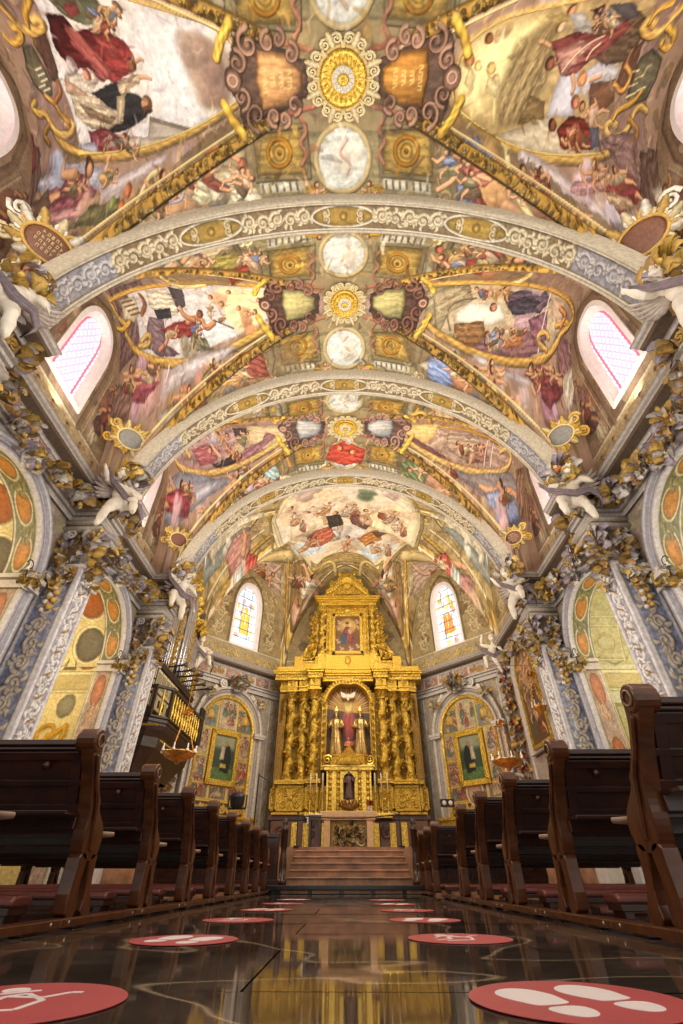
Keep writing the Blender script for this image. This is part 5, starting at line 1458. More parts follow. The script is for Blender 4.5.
FZ = [frieze_canvas(4.1, 31), frieze_canvas(4.1, 32), frieze_canvas(5.2, 33)]
FR = frieze_canvas(.7, 36); FQ = frieze_canvas(.8, 37)
for sx, side in ((-1, 'left'), (1, 'right')):
    pth = ent_path(sx)
    root = bpy.data.objects['trim_4' if sx < 0 else 'trim_5']
    for i in range(len(pth) - 1):
        L = math.dist(pth[i], pth[i + 1])
        cv = FR if L < .75 else FQ if L < 1.0 else FZ[i % 2] if L < 5 else FZ[2]
        strip(cv, pth[i], pth[i + 1], 7.06, sx, 'frieze', M_STUCCO, root)

# ------------------------------------------------------------------ side walls with arcade arches, and chapels behind
AC, ARI, ARO = 5.0, 1.60, 1.90      # springing height, inner and outer radius
def wall_canvas():
    cv = Canvas(-2.4, 2.4, 0, 6.8, .03, rgb(176, 160, 148), 41)
    for q in (-1, 1):
        cv.acanthus((q * 2.1, 6.5), (q * .9, 6.55), rgb(206, 190, 150), .5, 2, 3, h=.03)
        cv.acanthus((q * 2.05, 5.2), (q * 2.05, 6.3), rgb(190, 150, 120), .35, 2, 4, h=.03)
        cv.rect(q * 2.1 - .2, q * 2.1 + .2, 0, 5, rgb(168, 164, 176))
        cv.acanthus((q * 2.1, .2), (q * 2.1, 4.9), rgb(190, 140, 120), .3, 8, 5, h=.02)
    cv.mottle(.14)
    return cv
WCV = wall_canvas()
def sample(cv, x, y):
    i = np.clip(((x - cv.x0) / cv.res).round().astype(int), 0, cv.w - 1); j = np.clip(((y - cv.y0) / cv.res).round().astype(int), 0, cv.h - 1)
    return cv.C[j, i]
def soffit_canvas():
    L = PI * ARI
    cv = Canvas(0, L + 10, 0, .95, .025, rgb(122, 124, 92), 43)   # runs up one jamb, over and down the other
    jam = 5.0
    cv.rect(0, jam, 0, .95, rgb(186, 158, 140), tex=.2); cv.rect(jam + L, L + 10, 0, .95, rgb(186, 158, 140), tex=.2)
    for c in (1.2, 2.6, 4.2, L + 10 - 1.2, L + 10 - 2.6, L + 10 - 4.2):
        cv.disc((c, .47), .42, .3, rgb(196, 122, 78), warp=.03, edge=.35)
        cv.acanthus((c - .75, .47), (c - .35, .47), rgb(216, 170, 130), .5, 1, int(c * 7), h=.01)
    for i, a in enumerate(np.linspace(.1, .9, 5)):
        c = jam + L * a
        cv.disc((c, .47), .40, .31, rgb(206, 140, 66), warp=.02, edge=.4, h=.02)
        cv.ring((c, .47), .40, .31, .07, rgb(216, 204, 168), h=.02)
        if i < 4:
            c2 = c + L * .1
            cv.acanthus((c2 - .26, .47), (c2 + .26, .47), rgb(150, 140, 92), .6, 1, i, h=.01)
    for q in (.05, .9): cv.line([(0, q), (L + 10, q)], .1, rgb(206, 194, 168), h=.02)
    cv.mottle(.14)
    return cv
SCV = soffit_canvas()
def chapel_canvas(left, seed):
    """far wall of a side chapel (y faces the viewer): coordinates depth x height"""
    cv = Canvas(0, 3.6, 0, 7.2, .03, rgb(232, 212, 150) if left else rgb(208, 202, 164), seed)
    cv.rect(0, 3.6, 4.3, 4.75, rgb(196, 176, 116)); cv.line([(0, 4.3), (3.6, 4.3)], .08, rgb(236, 222, 170), h=.04); cv.line([(0, 4.8), (3.6, 4.8)], .12, rgb(240, 226, 176), h=.06)
    cv.line([(0, 5.6), (3.6, 5.6)], .1, rgb(236, 222, 170), h=.04)
    if left:
        for x in (.5, 1.5, 2.5): 
            cv.disc((x, 5.2), .34, .28, rgb(170, 96, 44), edge=.3); cv.ring((x, 5.2), .38, .32, .06, rgb(240, 220, 170), h=.02)
        for x in (1.0, 2.0, 3.0): cv.poly([(x - .2, 4.9), (x + .2, 4.9), (x + .12, 5.2), (x + .2, 5.5), (x - .2, 5.5), (x - .12, 5.2)], rgb(120, 112, 84), warp=.01)
        for x in (.7, 2.1): 
            cv.disc((x, 3.9), .25, .32, rgb(150, 140, 110), edge=.3)
        for (x, z, r, sg) in ((.9, 3.2, .45, 1), (1.5, 2.6, .5, -1), (.6, 2.2, .4, 1), (1.6, 1.7, .45, 1), (2.2, 3.1, .4, -1), (2.4, 2.1, .5, 1)):
            cv.scroll((x, z), r, 1.3, .17, rgb(222, 168, 52), a0=x * 3, sgn=sg, tail=(x + .5 * sg, z - .6), h=.07)
        cv.disc((.5, 1.4), .3, .5, rgb(156, 172, 96), edge=.3); cv.disc((2.0, 1.2), .25, .45, rgb(156, 172, 96), edge=.3)
        for i in range(6): cv.disc((.9 + i * .25, 1.1 + i * .13), .07, .07, rgb(240, 206, 110), h=.05, warp=0)
    else:
        for x in (.7, 2.1):
            cv.ring((x, 5.2), .45, .2, .06, rgb(150, 136, 84), h=.02, n=4)
            cv.rect(x - .45, x + .45, 1.2, 3.9, rgb(196, 186, 132)); cv.line([(x - .45, 1.2), (x - .45, 3.9), (x + .45, 3.9), (x + .45, 1.2)], .07, rgb(168, 154, 100), closed=True, h=.03)
        cv.disc((1.3, 3.3), .5, .9, rgb(216, 206, 156), edge=.15)
    cv.mottle(.08)
    return cv
CHL = chapel_canvas(True, 51); CHR = chapel_canvas(False, 52)
def chapel_vault(left):
    cv = Canvas(0, 6.4, 0, 3.6, .03, rgb(226, 208, 150) if left else rgb(190, 182, 134), 53)
    for i in range(5):
        for j in range(3):
            c = (.65 + i * 1.27, .6 + j * 1.2)
            if left:
                cv.disc(c, .5, .42, (rgb(112, 100, 78), rgb(176, 100, 44), rgb(146, 122, 60))[(i + j) % 3], warp=.02, edge=.35)
                cv.ring(c, .55, .48, .08, rgb(240, 224, 176), h=.02)
            else:
                cv.line([(c[0] - .5, c[1] - .45), (c[0] + .5, c[1] - .45), (c[0] + .5, c[1] + .45), (c[0] - .5, c[1] + .45)], .07, rgb(214, 200, 146), closed=True, h=.03)
                cv.ring(c, .25, .25, .06, rgb(206, 184, 112), h=.02)
    cv.mottle(.1)
    return cv
CVL = chapel_vault(True); CVR = chapel_vault(False)

def ring_path(n=40):
    return np.linspace(0, PI, n + 1)
WIDX = {-1: 0, 1: 0}
def arcade(sx, b):
    side = 'left' if sx < 0 else 'right'; m = MID[b]; y0, y1 = AY[b], AY[b + 1]
    where = ('beside the viewer', 'between the nearest two pilasters', 'between the middle and the chancel pilasters')[b]
    root = None
    # wall face: from the arch curve out to the rectangle
    th = ring_path(48); G = []; Cc = []
    for k in range(9):
        q = k / 8; row = []
        for a in th:
            c, s = math.cos(a), math.sin(a)
            hy, hz = (y1 - y0) / 2, 6.8 - AC
            t = min(hy / max(abs(c), 1e-6), hz / max(s, 1e-6)); R0 = ARI + .05
            r = R0 + (t - R0) * q
            row.append((sx * WALL, m + r * c, AC + r * s))
        G.append(row)
    G = np.array(G)
    wall = grid_obj('wall_' + side, G, sample(WCV, G[..., 1] - m, G[..., 2]), M_STUCCO, None, flip=(sx > 0), smooth=False)
    tag(wall, '%s arcade wall with painted spandrels round the chapel arch %s' % (side, where), kind='structure')
    for s_ in (-1, 1):          # below the springing
        hy = (y1 - y0) / 2
        ys = np.linspace(ARI + .05, hy, 8); zs = np.linspace(0, AC, 60)
        Y, Z = np.meshgrid(m + s_ * ys, zs)
        g = np.stack([np.full(Y.shape, sx * WALL), Y, Z], -1)
        grid_obj('wall_pier', g, sample(WCV, Y - m, Z), M_STUCCO, wall, smooth=False)
    # soffit and jambs
    t, d = SCV.axes(); L = PI * ARI
    py = np.empty(len(t)); pz = np.empty(len(t))
    for i, q in enumerate(t):
        if q < AC: py[i], pz[i] = ARI, q
        elif q < AC + L: a = (q - AC) / ARI; py[i], pz[i] = ARI * math.cos(a), AC + ARI * math.sin(a)
        else: py[i], pz[i] = -ARI, max(0, AC - (q - AC - L))
    X = sx * (WALL + .55 * d[:, None] + 0 * t[None, :])
    P = np.stack([X, m + py[None, :] + 0 * X, pz[None, :] + 0 * X], -1)
    so = grid_obj('arch_soffit', P, SCV.C, M_STUCCO, wall)
    # archivolt: stepped mouldings, lilac white
    mb = MB(rgb(206, 200, 204))
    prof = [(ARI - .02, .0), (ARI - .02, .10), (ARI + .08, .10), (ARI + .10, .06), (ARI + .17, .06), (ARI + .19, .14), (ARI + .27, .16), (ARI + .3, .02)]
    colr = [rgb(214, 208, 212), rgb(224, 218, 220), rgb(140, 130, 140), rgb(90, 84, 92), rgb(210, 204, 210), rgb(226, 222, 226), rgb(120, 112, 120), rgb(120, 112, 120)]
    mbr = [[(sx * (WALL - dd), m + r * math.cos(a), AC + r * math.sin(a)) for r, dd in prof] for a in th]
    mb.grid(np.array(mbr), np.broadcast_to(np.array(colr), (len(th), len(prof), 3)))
    for s_ in (-1, 1):
        g = [[(sx * (WALL - dd), m + s_ * r, z) for r, dd in prof] for z in np.linspace(0, AC, 4)]
        mb.grid(np.array(g), np.broadcast_to(np.array(colr), (4, len(prof), 3)))
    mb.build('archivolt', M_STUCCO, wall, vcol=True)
    im = MB(rgb(214, 208, 208))
    for s_ in (-1, 1):
        for (z0, z1, e) in ((AC - .30, AC - .22, .06), (AC - .22, AC - .10, .03), (AC - .10, AC + .0, .12)):
            im.bx(sx * (WALL - .16 - e), sx * (WALL + .5), m + s_ * (ARI - e), m + s_ * (ARI + .3), z0, z1)
    im.build('impost', M_STONE, wall, bevel=.01)
    # chapel behind
    cvw, cvv = (CHL, CHV_L) if sx < 0 else (CHR, CHV_R)
    XI = WALL + .52
    xx, zz = cvw.axes()
    HW = 2.0
    Xg, Zg = np.meshgrid(xx, zz)
    for s_ in (1, -1):
        g = np.stack([sx * (XI + Xg), m + s_ * (HW - cvw.H), Zg], -1)
        grid_obj('chapel_wall', g, cvw.C, M_STUCCO, wall)
    tt, ww = cvv.axes(); a = tt / 6.4 * PI
    rr = HW - cvv.H
    g = np.stack([sx * (XI + ww[:, None] + 0 * rr), m + rr * np.cos(a)[None, :], 5.0 + rr * np.sin(a)[None, :]], -1)
    grid_obj('chapel_vault', g, cvv.C, M_STUCCO, wall)
    mb = MB(rgb(222, 206, 150))
    mb.bx(sx * (XI + 3.55), sx * (XI + 3.7), m - 2.2, m + 2.2, 0, 7.2)
    mb.build('chapel_back', M_STUCCO, wall, vcol=True)
    # inner face of the thick arch wall towards the chapel
    mb = MB(rgb(214, 200, 150))
    for s_ in (-1, 1): mb.bx(sx * XI, sx * (XI + .03), m + s_ * ARI, m + s_ * 2.3, 0, AC)
    rows = [[(sx * (XI + .01), m + r * math.cos(a), AC + r * math.sin(a)) for r in (ARI, 2.3)] for a in th]
    mb.grid(np.array(rows))
    mb.build('chapel_front', M_STUCCO, wall, vcol=True)
    return wall
CHV_L, CHV_R = CVL, CVR
for sx in (-1, 1):
    for b in (0, 1, 2):
        arcade(sx, b)

# ------------------------------------------------------------------ pilasters
def pil_faces(seed):
    g = random.Random(seed)
    wf = Canvas(0, .64, 0, 5.6, .016, rgb(206, 198, 198), seed)
    wf.rect(.10, .54, 0, 5.6, rgb(168, 160, 170), tex=.25)
    wf.acanthus((.32, .1), (.32, 5.6), rgb(238, 232, 228), .46, 18, seed, h=.04, round_=.35, edge=.55)
    for i in range(13):
        wf.line([(.22, i * .43 + .2), (.42, i * .43 + .34)], .05, rgb(176, 122, 72), taper=True)
    for x in (.05, .59): wf.line([(x, 0), (x, 5.6)], .10, rgb(222, 216, 216), h=.03)
    wf.mottle(.1, .02)
    bf = Canvas(0, .85, 0, 5.6, .018, rgb(182, 176, 182), seed + 1)
    bf.rect(.12, .73, .1, 5.6, rgb(140, 146, 176), tex=.3)
    bf.C[...] *= (1 + .3 * bf.n3)[..., None]
    bf.acanthus((.42, .1), (.42, 5.5), rgb(206, 194, 182), .62, 14, seed + 2, h=.025, round_=.3, edge=.5)
    for x in (.06, .79): bf.line([(x, 0), (x, 5.6)], .11, rgb(200, 194, 196), h=.03)
    bf.mottle(.12, .02)
    return wf, bf
WF, BF = pil_faces(61)
def leaf_cluster(mb, c, r, n, cols, nrm=(0, -1, 0), seed=0, L=.22, W=.12):
    g = random.Random(seed); nrm = np.asarray(nrm, float)
    for i in range(n):
        v = np.array([g.gauss(0, 1), g.gauss(0, 1), g.gauss(0, 1)]); v /= np.linalg.norm(v)
        if v @ nrm < -.1: v = v - 2 * (v @ nrm) * nrm
        p = np.asarray(c, float) + v * np.asarray(r) * g.uniform(.5, .95)
        d = v + nrm * .4 + np.array([0, 0, g.uniform(-.7, .5)])
        k = g.choice(cols)
        mb.leaf(p, d, nrm + v * .4, L * g.uniform(.8, 1.3), W * g.uniform(1.3, 2.0), g.uniform(.25, .9), k, np.asarray(k) * .75)
CW = rgb(238, 230, 220); CG = rgb(232, 190, 100); CB = rgb(206, 164, 104); CP = rgb(196, 182, 196)
def pilaster(sx, y, label):
    """built facing the right wall then mirrored by its own coordinates"""
    root = empty('pilaster', (sx * WALL, y, 0), label, 'pilaster', 'scroll-painted pilasters carrying the arches')
    X = lambda x: sx * (x - WALL) if False else (sx * x - sx * WALL)
    hw = .32; xf = 5.8
    u, z = WF.axes()
    g = np.stack([np.broadcast_to(X(xf) - sx * WF.H, (WF.h, WF.w)), np.broadcast_to((u - hw)[None, :], (WF.h, WF.w)), np.broadcast_to(z[:, None], (WF.h, WF.w))], -1)
    sh = grid_obj('shaft', g, WF.C, M_STUCCO, root); sh['label'] = 'white scroll-carved face towards the nave'
    u, z = BF.axes(); u = u / u[-1] * .75
    for s_, nm in ((-1, 'shaft_side'), (1, 'shaft_side')):
        g = np.stack([np.broadcast_to((X(xf) + sx * u)[None, :], (BF.h, BF.w)), s_ * (hw + BF.H), np.broadcast_to(z[:, None], (BF.h, BF.w))], -1)
        o = grid_obj(nm, g, BF.C, M_STUCCO, root); o['label'] = 'blue-grey side painted with pale scrolls'
    mb = MB()
    mb.bx(X(5.68), X(6.6), -.44, .44, .0, 1.0); mb.bx(X(5.72), X(6.6), -.40, .40, 1.0, 1.12); mb.bx(X(5.75), X(6.6), -.37, .37, 1.12, 1.2)
    mb.build('pedestal', M_STONE, root, bevel=.015)
    # capital: bell, abacus and three tiers of leaves
    mb = MB(rgb(176, 160, 140))
    mb.bx(X(5.82), X(6.55), -.30, .30, 5.55, 6.45, rgb(146, 132, 120))
    mb.bx(X(5.66), X(6.55), -.46, .46, 6.46, 6.54, rgb(206, 196, 186)); mb.bx(X(5.70), X(6.55), -.42, .42, 6.54, 6.62, rgb(150, 128, 100)); mb.bx(X(5.62), X(6.55), -.48, .48, 6.62, 6.72, rgb(196, 186, 176))
    mb.bx(X(5.75), X(6.55), -.36, .36, 5.50, 5.57, rgb(206, 196, 190))
    k = 0
    for tier, (z0, L) in enumerate(((5.58, .36), (5.84, .38), (6.10, .40))):
        for i in range(4):
            yy = -hw + (i + .5) * 2 * hw / 4
            c = (CW, CG, CB)[(i + tier) % 3]
            mb.leaf((X(5.81), yy, z0), (-sx * .25, 0, 1), (-sx, 0, 0), L * 1.1, .19, .95, c, c * .62)
    for s_ in (-1, 1):
        mb.scroll((X(5.72), s_ * .38, 6.36), (-sx * .7, s_ * .7, 0), (0, 0, 1), .15, 1.5, .045, 0, CG)
        mb.scroll((X(6.35), s_ * .36, 6.36), (sx, 0, 0), (0, 0, 1), .13, 1.5, .04, 0, CW)
    leaf_cluster(mb, (X(5.76), -.3, 6.05), (.16, .16, .42), 18, (CW, CG, CP), (-sx * .7, -.7, 0), 5, .24, .13)
    leaf_cluster(mb, (X(5.76), 0, 5.45), (.1, .28, .3), 14, (CW, CG, CP, CB), (-sx, 0, 0), 6, .2, .11)
    leaf_cluster(mb, (X(6.15), -.36, 5.3), (.3, .08, .34), 22, (CW, CG, CB), (0, -1, 0), 7, .22, .13)
    for s_ in (-1, 1): leaf_cluster(mb, (X(6.18), s_ * .30, 6.0), (.34, .10, .46), 46, (CG, CW, CB, CP, rgb(200, 160, 90)), (-sx * .1, s_, 0), 17, .19, .10)
    leaf_cluster(mb, (X(5.82), 0, 6.05), (.08, .32, .42), 26, (CG, CW, CB, CP), (-sx, 0, 0), 18, .19, .10)
    # festoon hanging on the blue face
    for i in range(14):
        t = i / 13
        mb.ell((X(6.15) + .08 * math.sin(i * 2.3), -.37, 5.2 - t * .75), .085 - .03 * t, 6, (CG, CW, CB)[i % 3], rough=.2)
    cp = mb.build('capital', M_STUCCO, root, vcol=True, smooth=True); cp['label'] = 'leafy capital with gilded and white acanthus'
    # carved block on the frieze above, and garlands on the corners
    mb = MB(CB)
    mb.bx(X(5.70), X(6.5), -.37, .37, 7.08, 7.48, rgb(112, 78, 48))
    for k_, yy in enumerate((-.22, 0, .22)):
        mb.scroll((X(5.68), yy, 7.28), (0, 1, 0), (0, 0, 1), .13, 1.5, .036, k_ * 2, CG, sgn=1 if k_ % 2 else -1); mb.leaf((X(5.68), yy + .1, 7.12), (0, -.2, 1), (-sx, 0, 0), .25, .1, .3, CB, CB * .6)
    for k_ in range(4):
        mb.scroll((X(5.82 + k_ * .19), -.385, 7.28), (sx, 0, 0), (0, 0, 1), .12, 1.5, .034, k_ * 2, CG, sgn=1 if k_ % 2 else -1); mb.leaf((X(5.88 + k_ * .19), -.39, 7.12), (0, 0, 1), (0, -1, 0), .25, .1, .3, CB, CB * .6)
    leaf_cluster(mb, (X(5.62), -.36, 7.2), (.16, .16, .40), 26, (CW, CG, CP, CB), (-sx * .7, -.7, 0), 9, .26, .14)
    leaf_cluster(mb, (X(5.62), .34, 7.2), (.14, .14, .34), 16, (CW, CG, CP, CB), (-sx * .7, .7, 0), 10, .24, .13)
    fb = mb.build('frieze_carving', M_STUCCO, root, vcol=True, smooth=True); fb['label'] = 'gilded carved leaves on the block above the capital'
    return root
PIL = []
for sx, side in ((-1, 'left'), (1, 'right')):
    for y, wh in ((3.8, 'nearest the viewer, its top cut by the %s edge' % side), (8.6, 'second from the viewer on the %s, beside the tall pews' % side), (13.1, 'farthest on the %s, at the chancel arch' % side)):
        PIL.append(pilaster(sx, y, 'blue and white scroll-painted pilaster, %s' % wh))
# ------------------------------------------------------------------ lunette walls above the cornice, with their pointed windows
def window_outline(hw, z0, zs, zt, n=10):
    """half outline of a pointed window, from the sill up to the point and down again"""
    L = [(-hw, z0), (-hw, zs)]
    for i in range(1, n + 1):
        t = i / n; L.append((-hw * math.cos(t * PI / 2) ** .8, zs + (zt - zs) * math.sin(t * PI / 2)))
    Rr = [(-a, b) for a, b in L[:-1]][::-1]
    return L + Rr
def in_window(y, z, hw, z0, zs, zt):
    t = np.clip((z - zs) / (zt - zs), 0, 1)
    w = hw * np.sqrt(np.clip(1 - t ** 2, 0, 1)) ** .9
    return (z > z0) & (z < zt) & (np.abs(y) < w)
def glass_mat(name, strength):
    m, nt, b = new_mat(name)
    a = nt.nodes.new('ShaderNodeAttribute'); a.attribute_name = 'Col'
    b.inputs['Roughness'].default_value = .2
    nt.links.new(a.outputs['Color'], b.inputs['Base Color'])
    nt.links.new(a.outputs['Color'], b.inputs['Emission Color'])
    b.inputs['Emission Strength'].default_value = strength
    return m
M_GLASS = glass_mat('daylit leaded glass', .95)
M_GLASS2 = glass_mat('daylit stained glass', .95)
M_FRAME = simple('white window reveal', rgb(232, 224, 222), .5, 0, .3, 8, .05)
M_LEAD = simple('lead bars', rgb(120, 92, 96), .5)

def nave_glass():
    cv = Canvas(-.55, .55, 9.35, 12.25, .018, rgb(248, 246, 252), 71)
    g = random.Random(4)
    for k in range(16):
        z = 9.4 + k * .18
        for q in range(6):
            y = -.45 + q * .18
            cv.ring((y + (.09 if k % 2 else 0), z), .085, .085, .035, rgb(190, 166, 206), n=10)
    o = [(y * .86, z) for y, z in window_outline(.52, 9.36, 11.3, 12.2)]
    cv.line(o, .07, rgb(222, 90, 112), closed=True, round_=0, edge=0)
    cv.line([(y * .8, z) for y, z in o], .05, rgb(246, 190, 200), closed=True, round_=0, edge=0)
    return cv
def apse_glass(seed):
    cv = Canvas(-.7, .7, 8.8, 12.1, .02, rgb(240, 246, 252), seed)
    g = random.Random(seed)
    for k in range(70):
        c = g.choice([rgb(250, 248, 250), rgb(206, 226, 246), rgb(246, 214, 120), rgb(236, 170, 60), rgb(176, 206, 240), rgb(250, 240, 220), rgb(226, 160, 150)])
        cv.disc((g.uniform(-.5, .5), g.uniform(8.9, 11.6)), g.uniform(.05, .14), g.uniform(.08, .22), c, n=7, warp=.02, edge=.1, fold=.05)
    for q in (-.1, .16): cv.poly([(q - .12, 9.4), (q + .14, 9.4), (q + .1, 10.2), (q, 10.5), (q - .12, 10.2)], g.choice([rgb(240, 190, 70), rgb(230, 140, 60)]), warp=.03, edge=.2)
    for z in np.arange(9.2, 12, .42): cv.line([(-.7, z), (.7, z)], .035, rgb(70, 70, 90), round_=0)
    for y in (-.24, .24): cv.line([(y, 8.8), (y, 12.1)], .03, rgb(90, 90, 110), round_=0)
    return cv

def place(o3, ex, P):
    """local (along wall, height, depth into the wall) to world"""
    return P
def window(n, org, along, inward, shape, glass, label, depth=.42, gm=None, splay=.22):
    """org: point on the wall plane at height 0; along: unit vector; inward: unit vector towards the outside"""
    hw, z0, zs, zt = shape
    org = np.asarray(org, float); al = np.asarray(along, float); iw = np.asarray(inward, float)
    W = lambda y, z, d: org + al * y + iw * d + np.array([0, 0, 1.0]) * z
    outer = window_outline(hw, z0, zs, zt); inner = [(y * (hw - splay) / hw, z0 + .1 + (z - z0 - .1) * ((zt - splay * .8 - z0 - .1) / (zt - z0 - .1)) if z > z0 else z0 + .1) for y, z in outer]
    rim = [(y * (hw + .12) / hw, z0 - .1 + (z - z0) * (zt + .25 - z0) / (zt - z0)) for y, z in outer]
    mb = MB(rgb(232, 224, 222)); rows = [rim, rim, outer, outer, inner]
    dep = [.02, -.05, -.06, .02, depth]
    G = np.array([[W(y, z, d) for y, z in row + row[:1]] for row, d in zip(rows, dep)])
    mb.grid(G)
    root = mb.build('window_%d' % n, M_FRAME, None, label=label); root['kind'] = 'structure'
    y, z = glass.axes()
    P = org + al * y[None, :, None] + iw * (depth + .01) + np.array([0, 0, 1.0]) * z[:, None, None]
    P = np.broadcast_to(P, (glass.h, glass.w, 3)).copy()
    ih = hw - splay + .03
    mk = in_window(y[None, :] + 0 * z[:, None], z[:, None] + 0 * y[None, :], ih, z0 + .05, zs - .05, zt - .12)[:-1, :-1]
    gl = grid_obj('glass_pane', P, glass.C, gm or M_GLASS, root, mk, smooth=False)
    return root

def lunette_canvas(seed):
    cv = Canvas(-2.4, 2.4, 7.8, 13.2, .03, rgb(160, 134, 108), seed)
    g = random.Random(seed)
    for i in range(26):
        cv.disc((g.uniform(-2.2, 2.2), g.uniform(7.9, 12.8)), g.uniform(.15, .5), g.uniform(.2, .6), g.choice([rgb(150, 106, 84), rgb(176, 150, 116), rgb(128, 104, 84), rgb(190, 166, 136), rgb(142, 118, 112)]), warp=.1, edge=.2)
    # painted band of reliefs low on the wall
    cv.rect(-2.4, 2.4, 7.85, 8.9, rgb(192, 170, 132), tex=.15)
    for i in range(7):
        cv.fig([[.35, 0, -2 + i * .66], [0, .7, 8.05]], g.choice([rgb(206, 140, 96), rgb(214, 190, 140), rgb(160, 120, 90)]), pose=g.choice((0, 1, 2)), seed=i)
    cv.line([(-2.4, 8.93), (2.4, 8.93)], .09, rgb(214, 200, 170), h=.03); cv.line([(-2.4, 7.9), (2.4, 7.9)], .1, rgb(206, 196, 176), h=.03)
    for q in (-1, 1):
        cv.line([(q * 1.0, 8.95), (q * 1.0, 11.4), (q * .7, 12.3), (0, 12.75)], .16, rgb(132, 108, 86), h=.02)
        cv.line([(q * 1.2, 8.95), (q * 1.2, 11.5)], .05, rgb(196, 176, 140))
        cv.poly([(q * 1.3, 9.0), (q * 1.75, 9.0), (q * 1.85, 9.7), (q * 1.6, 10.4), (q * 1.35, 10.1)], rgb(206, 186, 156), warp=.05, fold=.3)
        cv.fig([[.7, 0, q * 1.65], [0, 1.2, 9.5]], rgb(150, 92, 82), rgb(120, 90, 84), pose=0, seed=3)
        cv.fig([[.5, 0, q * 1.5], [0, .8, 10.6]], rgb(142, 100, 110), rgb(160, 120, 90), pose=1, seed=5)
    cv.mottle(.16)
    return cv
LCV = lunette_canvas(72); NGL = nave_glass()
WN = 1
for sx, side in ((-1, 'left'), (1, 'right')):
    for b in range(3):
        m = MID[b]; h = (AY[b + 1] - AY[b]) / 2
        y, z = LCV.axes(); Y, Z = np.meshgrid(y, z)
        top = ZC + (12.8 - ZC) * np.sqrt(np.clip(1 - (y / h) ** 2, 0, 1)) + .12
        shp = (.66, 9.3, 11.1, 12.25)
        mk = (Z[:-1, :-1] < top[None, :-1]) & ~in_window(Y[:-1, :-1] + .015, Z[:-1, :-1] + .015, shp[0] + .04, shp[1] - .05, shp[2], shp[3] + .04) & (np.abs(Y[:-1, :-1]) < h)
        P = np.stack([np.full(Y.shape, sx * WX), m + Y * (1 if sx > 0 else -1), Z], -1)
        w = grid_obj('wall_' + side, P, LCV.C, M_STUCCO, None, mk, flip=True)
        where = ('above the viewer', 'between the two nearest arches', 'between the middle and chancel arches')[b]
        tag(w, '%s frescoed lunette wall round the pointed window, %s' % (side, where), kind='structure')
        window(WN, (sx * WX, m, 0), (0, 1, 0), (sx, 0, 0), shp, NGL, 'pointed white-glazed window on the %s, %s' % (side, where), splay=.12, depth=.14)
        WN += 1

# ------------------------------------------------------------------ chancel walls
def chancel_side_canvas(seed):
    cv = Canvas(0, 5.5, 0, 7.2, .03, rgb(176, 160, 150), seed)
    g = random.Random(seed)
    cv.rect(0, 5.5, 0, 2.2, rgb(168, 150, 136), tex=.15)
    for i in range(6): cv.acanthus((.3 + i, 4.9), (.9 + i, 6.6), rgb(206, 176, 120), .4, 2, i, h=.03)
    for x in (.35, 5.1): cv.acanthus((x, 2.2), (x, 6.6), rgb(196, 150, 96), .5, 6, 3, h=.03)
    for x in (.75, 4.7): cv.line([(x, 0), (x, 6.8)], .14, rgb(216, 208, 204), h=.04)
    cv.mottle(.14)
    return cv
CSC = chancel_side_canvas(81)
def upper_canvas(L, seed):
    """wall over the cornice: grotesques round a window, a band of panels underneath"""
    cv = Canvas(0, L, 7.8, 13.4, .03, rgb(168, 146, 104), seed)
    g = random.Random(seed); c = L / 2
    for i in range(30):
        cv.disc((g.uniform(0, L), g.uniform(8.9, 13)), g.uniform(.15, .5), g.uniform(.2, .5), g.choice([rgb(156, 130, 92), rgb(182, 158, 110), rgb(140, 118, 84), rgb(196, 170, 120)]), warp=.1, edge=.2)
    cv.rect(0, L, 7.85, 8.7, rgb(176, 158, 122)); cv.line([(0, 8.7), (L, 8.7)], .08, rgb(212, 198, 164), h=.03)
    for i in range(8):
        cv.acanthus((L * i / 8 + .1, 8.25), (L * (i + 1) / 8 - .1, 8.25), rgb(206, 176, 110), .5, 1, i)
    for q in (-1, 1):
        cv.acanthus((c + q * 1.5, 8.9), (c + q * 1.3, 11.9), rgb(206, 184, 140), .7, 4, 7, h=.02)
        cv.acanthus((c + q * 1.0, 11.6), (c + q * .2, 12.6), rgb(212, 186, 130), .5, 2, 8, h=.02)
        cv.line([(c + q * .86, 8.8), (c + q * .86, 11.2), (c + q * .55, 12.1), (c, 12.5)], .12, rgb(128, 108, 76))
    cv.mottle(.16)
    return cv
# side walls of the chancel (left carries the organ, right the framed canvas)
for sx, side in ((-1, 'left'), (1, 'right')):
    x, z = CSC.axes(); Y, Z = np.meshgrid(13.1 + x / x[-1] * 5.4, z)
    P = np.stack([sx * (WALL - CSC.H), Y, Z], -1)
    w = grid_obj('wall_' + side, P, CSC.C, M_STUCCO, None, flip=(sx > 0))
    tag(w, '%s chancel wall %s' % (side, 'behind the organ balcony' if sx < 0 else 'round the tall arched painting'), kind='structure')
UPS = upper_canvas(5.4, 84); UPO = upper_canvas(4.95, 85); UPB = upper_canvas(6.4, 86)
def planar_upper(cv, p0, p1, name, label, win=None, off=.03):
    x, z = cv.axes(); X, Z = np.meshgrid(x, z)
    p0 = np.array(p0); p1 = np.array(p1); L = math.dist(p0, p1); d = (p1 - p0) / L; t = X / x[-1]
    q = p0[None, None] + (t * L)[..., None] * d
    zt, rr = apse_z((q[..., 0]) * .985, KEY[1] + (q[..., 1] - KEY[1]) * .985)
    lim = np.where(np.isnan(zt), 8, zt) + .15
    mk = Z[:-1, :-1] < np.maximum(lim, 8.2)[:-1, :-1]
    if win is not None:
        mk &= ~in_window(t[:-1, :-1] * L - L / 2 + .015, Z[:-1, :-1] + .015, win[0] + .04, win[1] - .05, win[2], win[3] + .04)
    P = np.concatenate([q, Z[..., None]], -1)
    w = grid_obj(name, P, cv.C, M_STUCCO, None, mk)
    return tag(w, label, kind='structure')
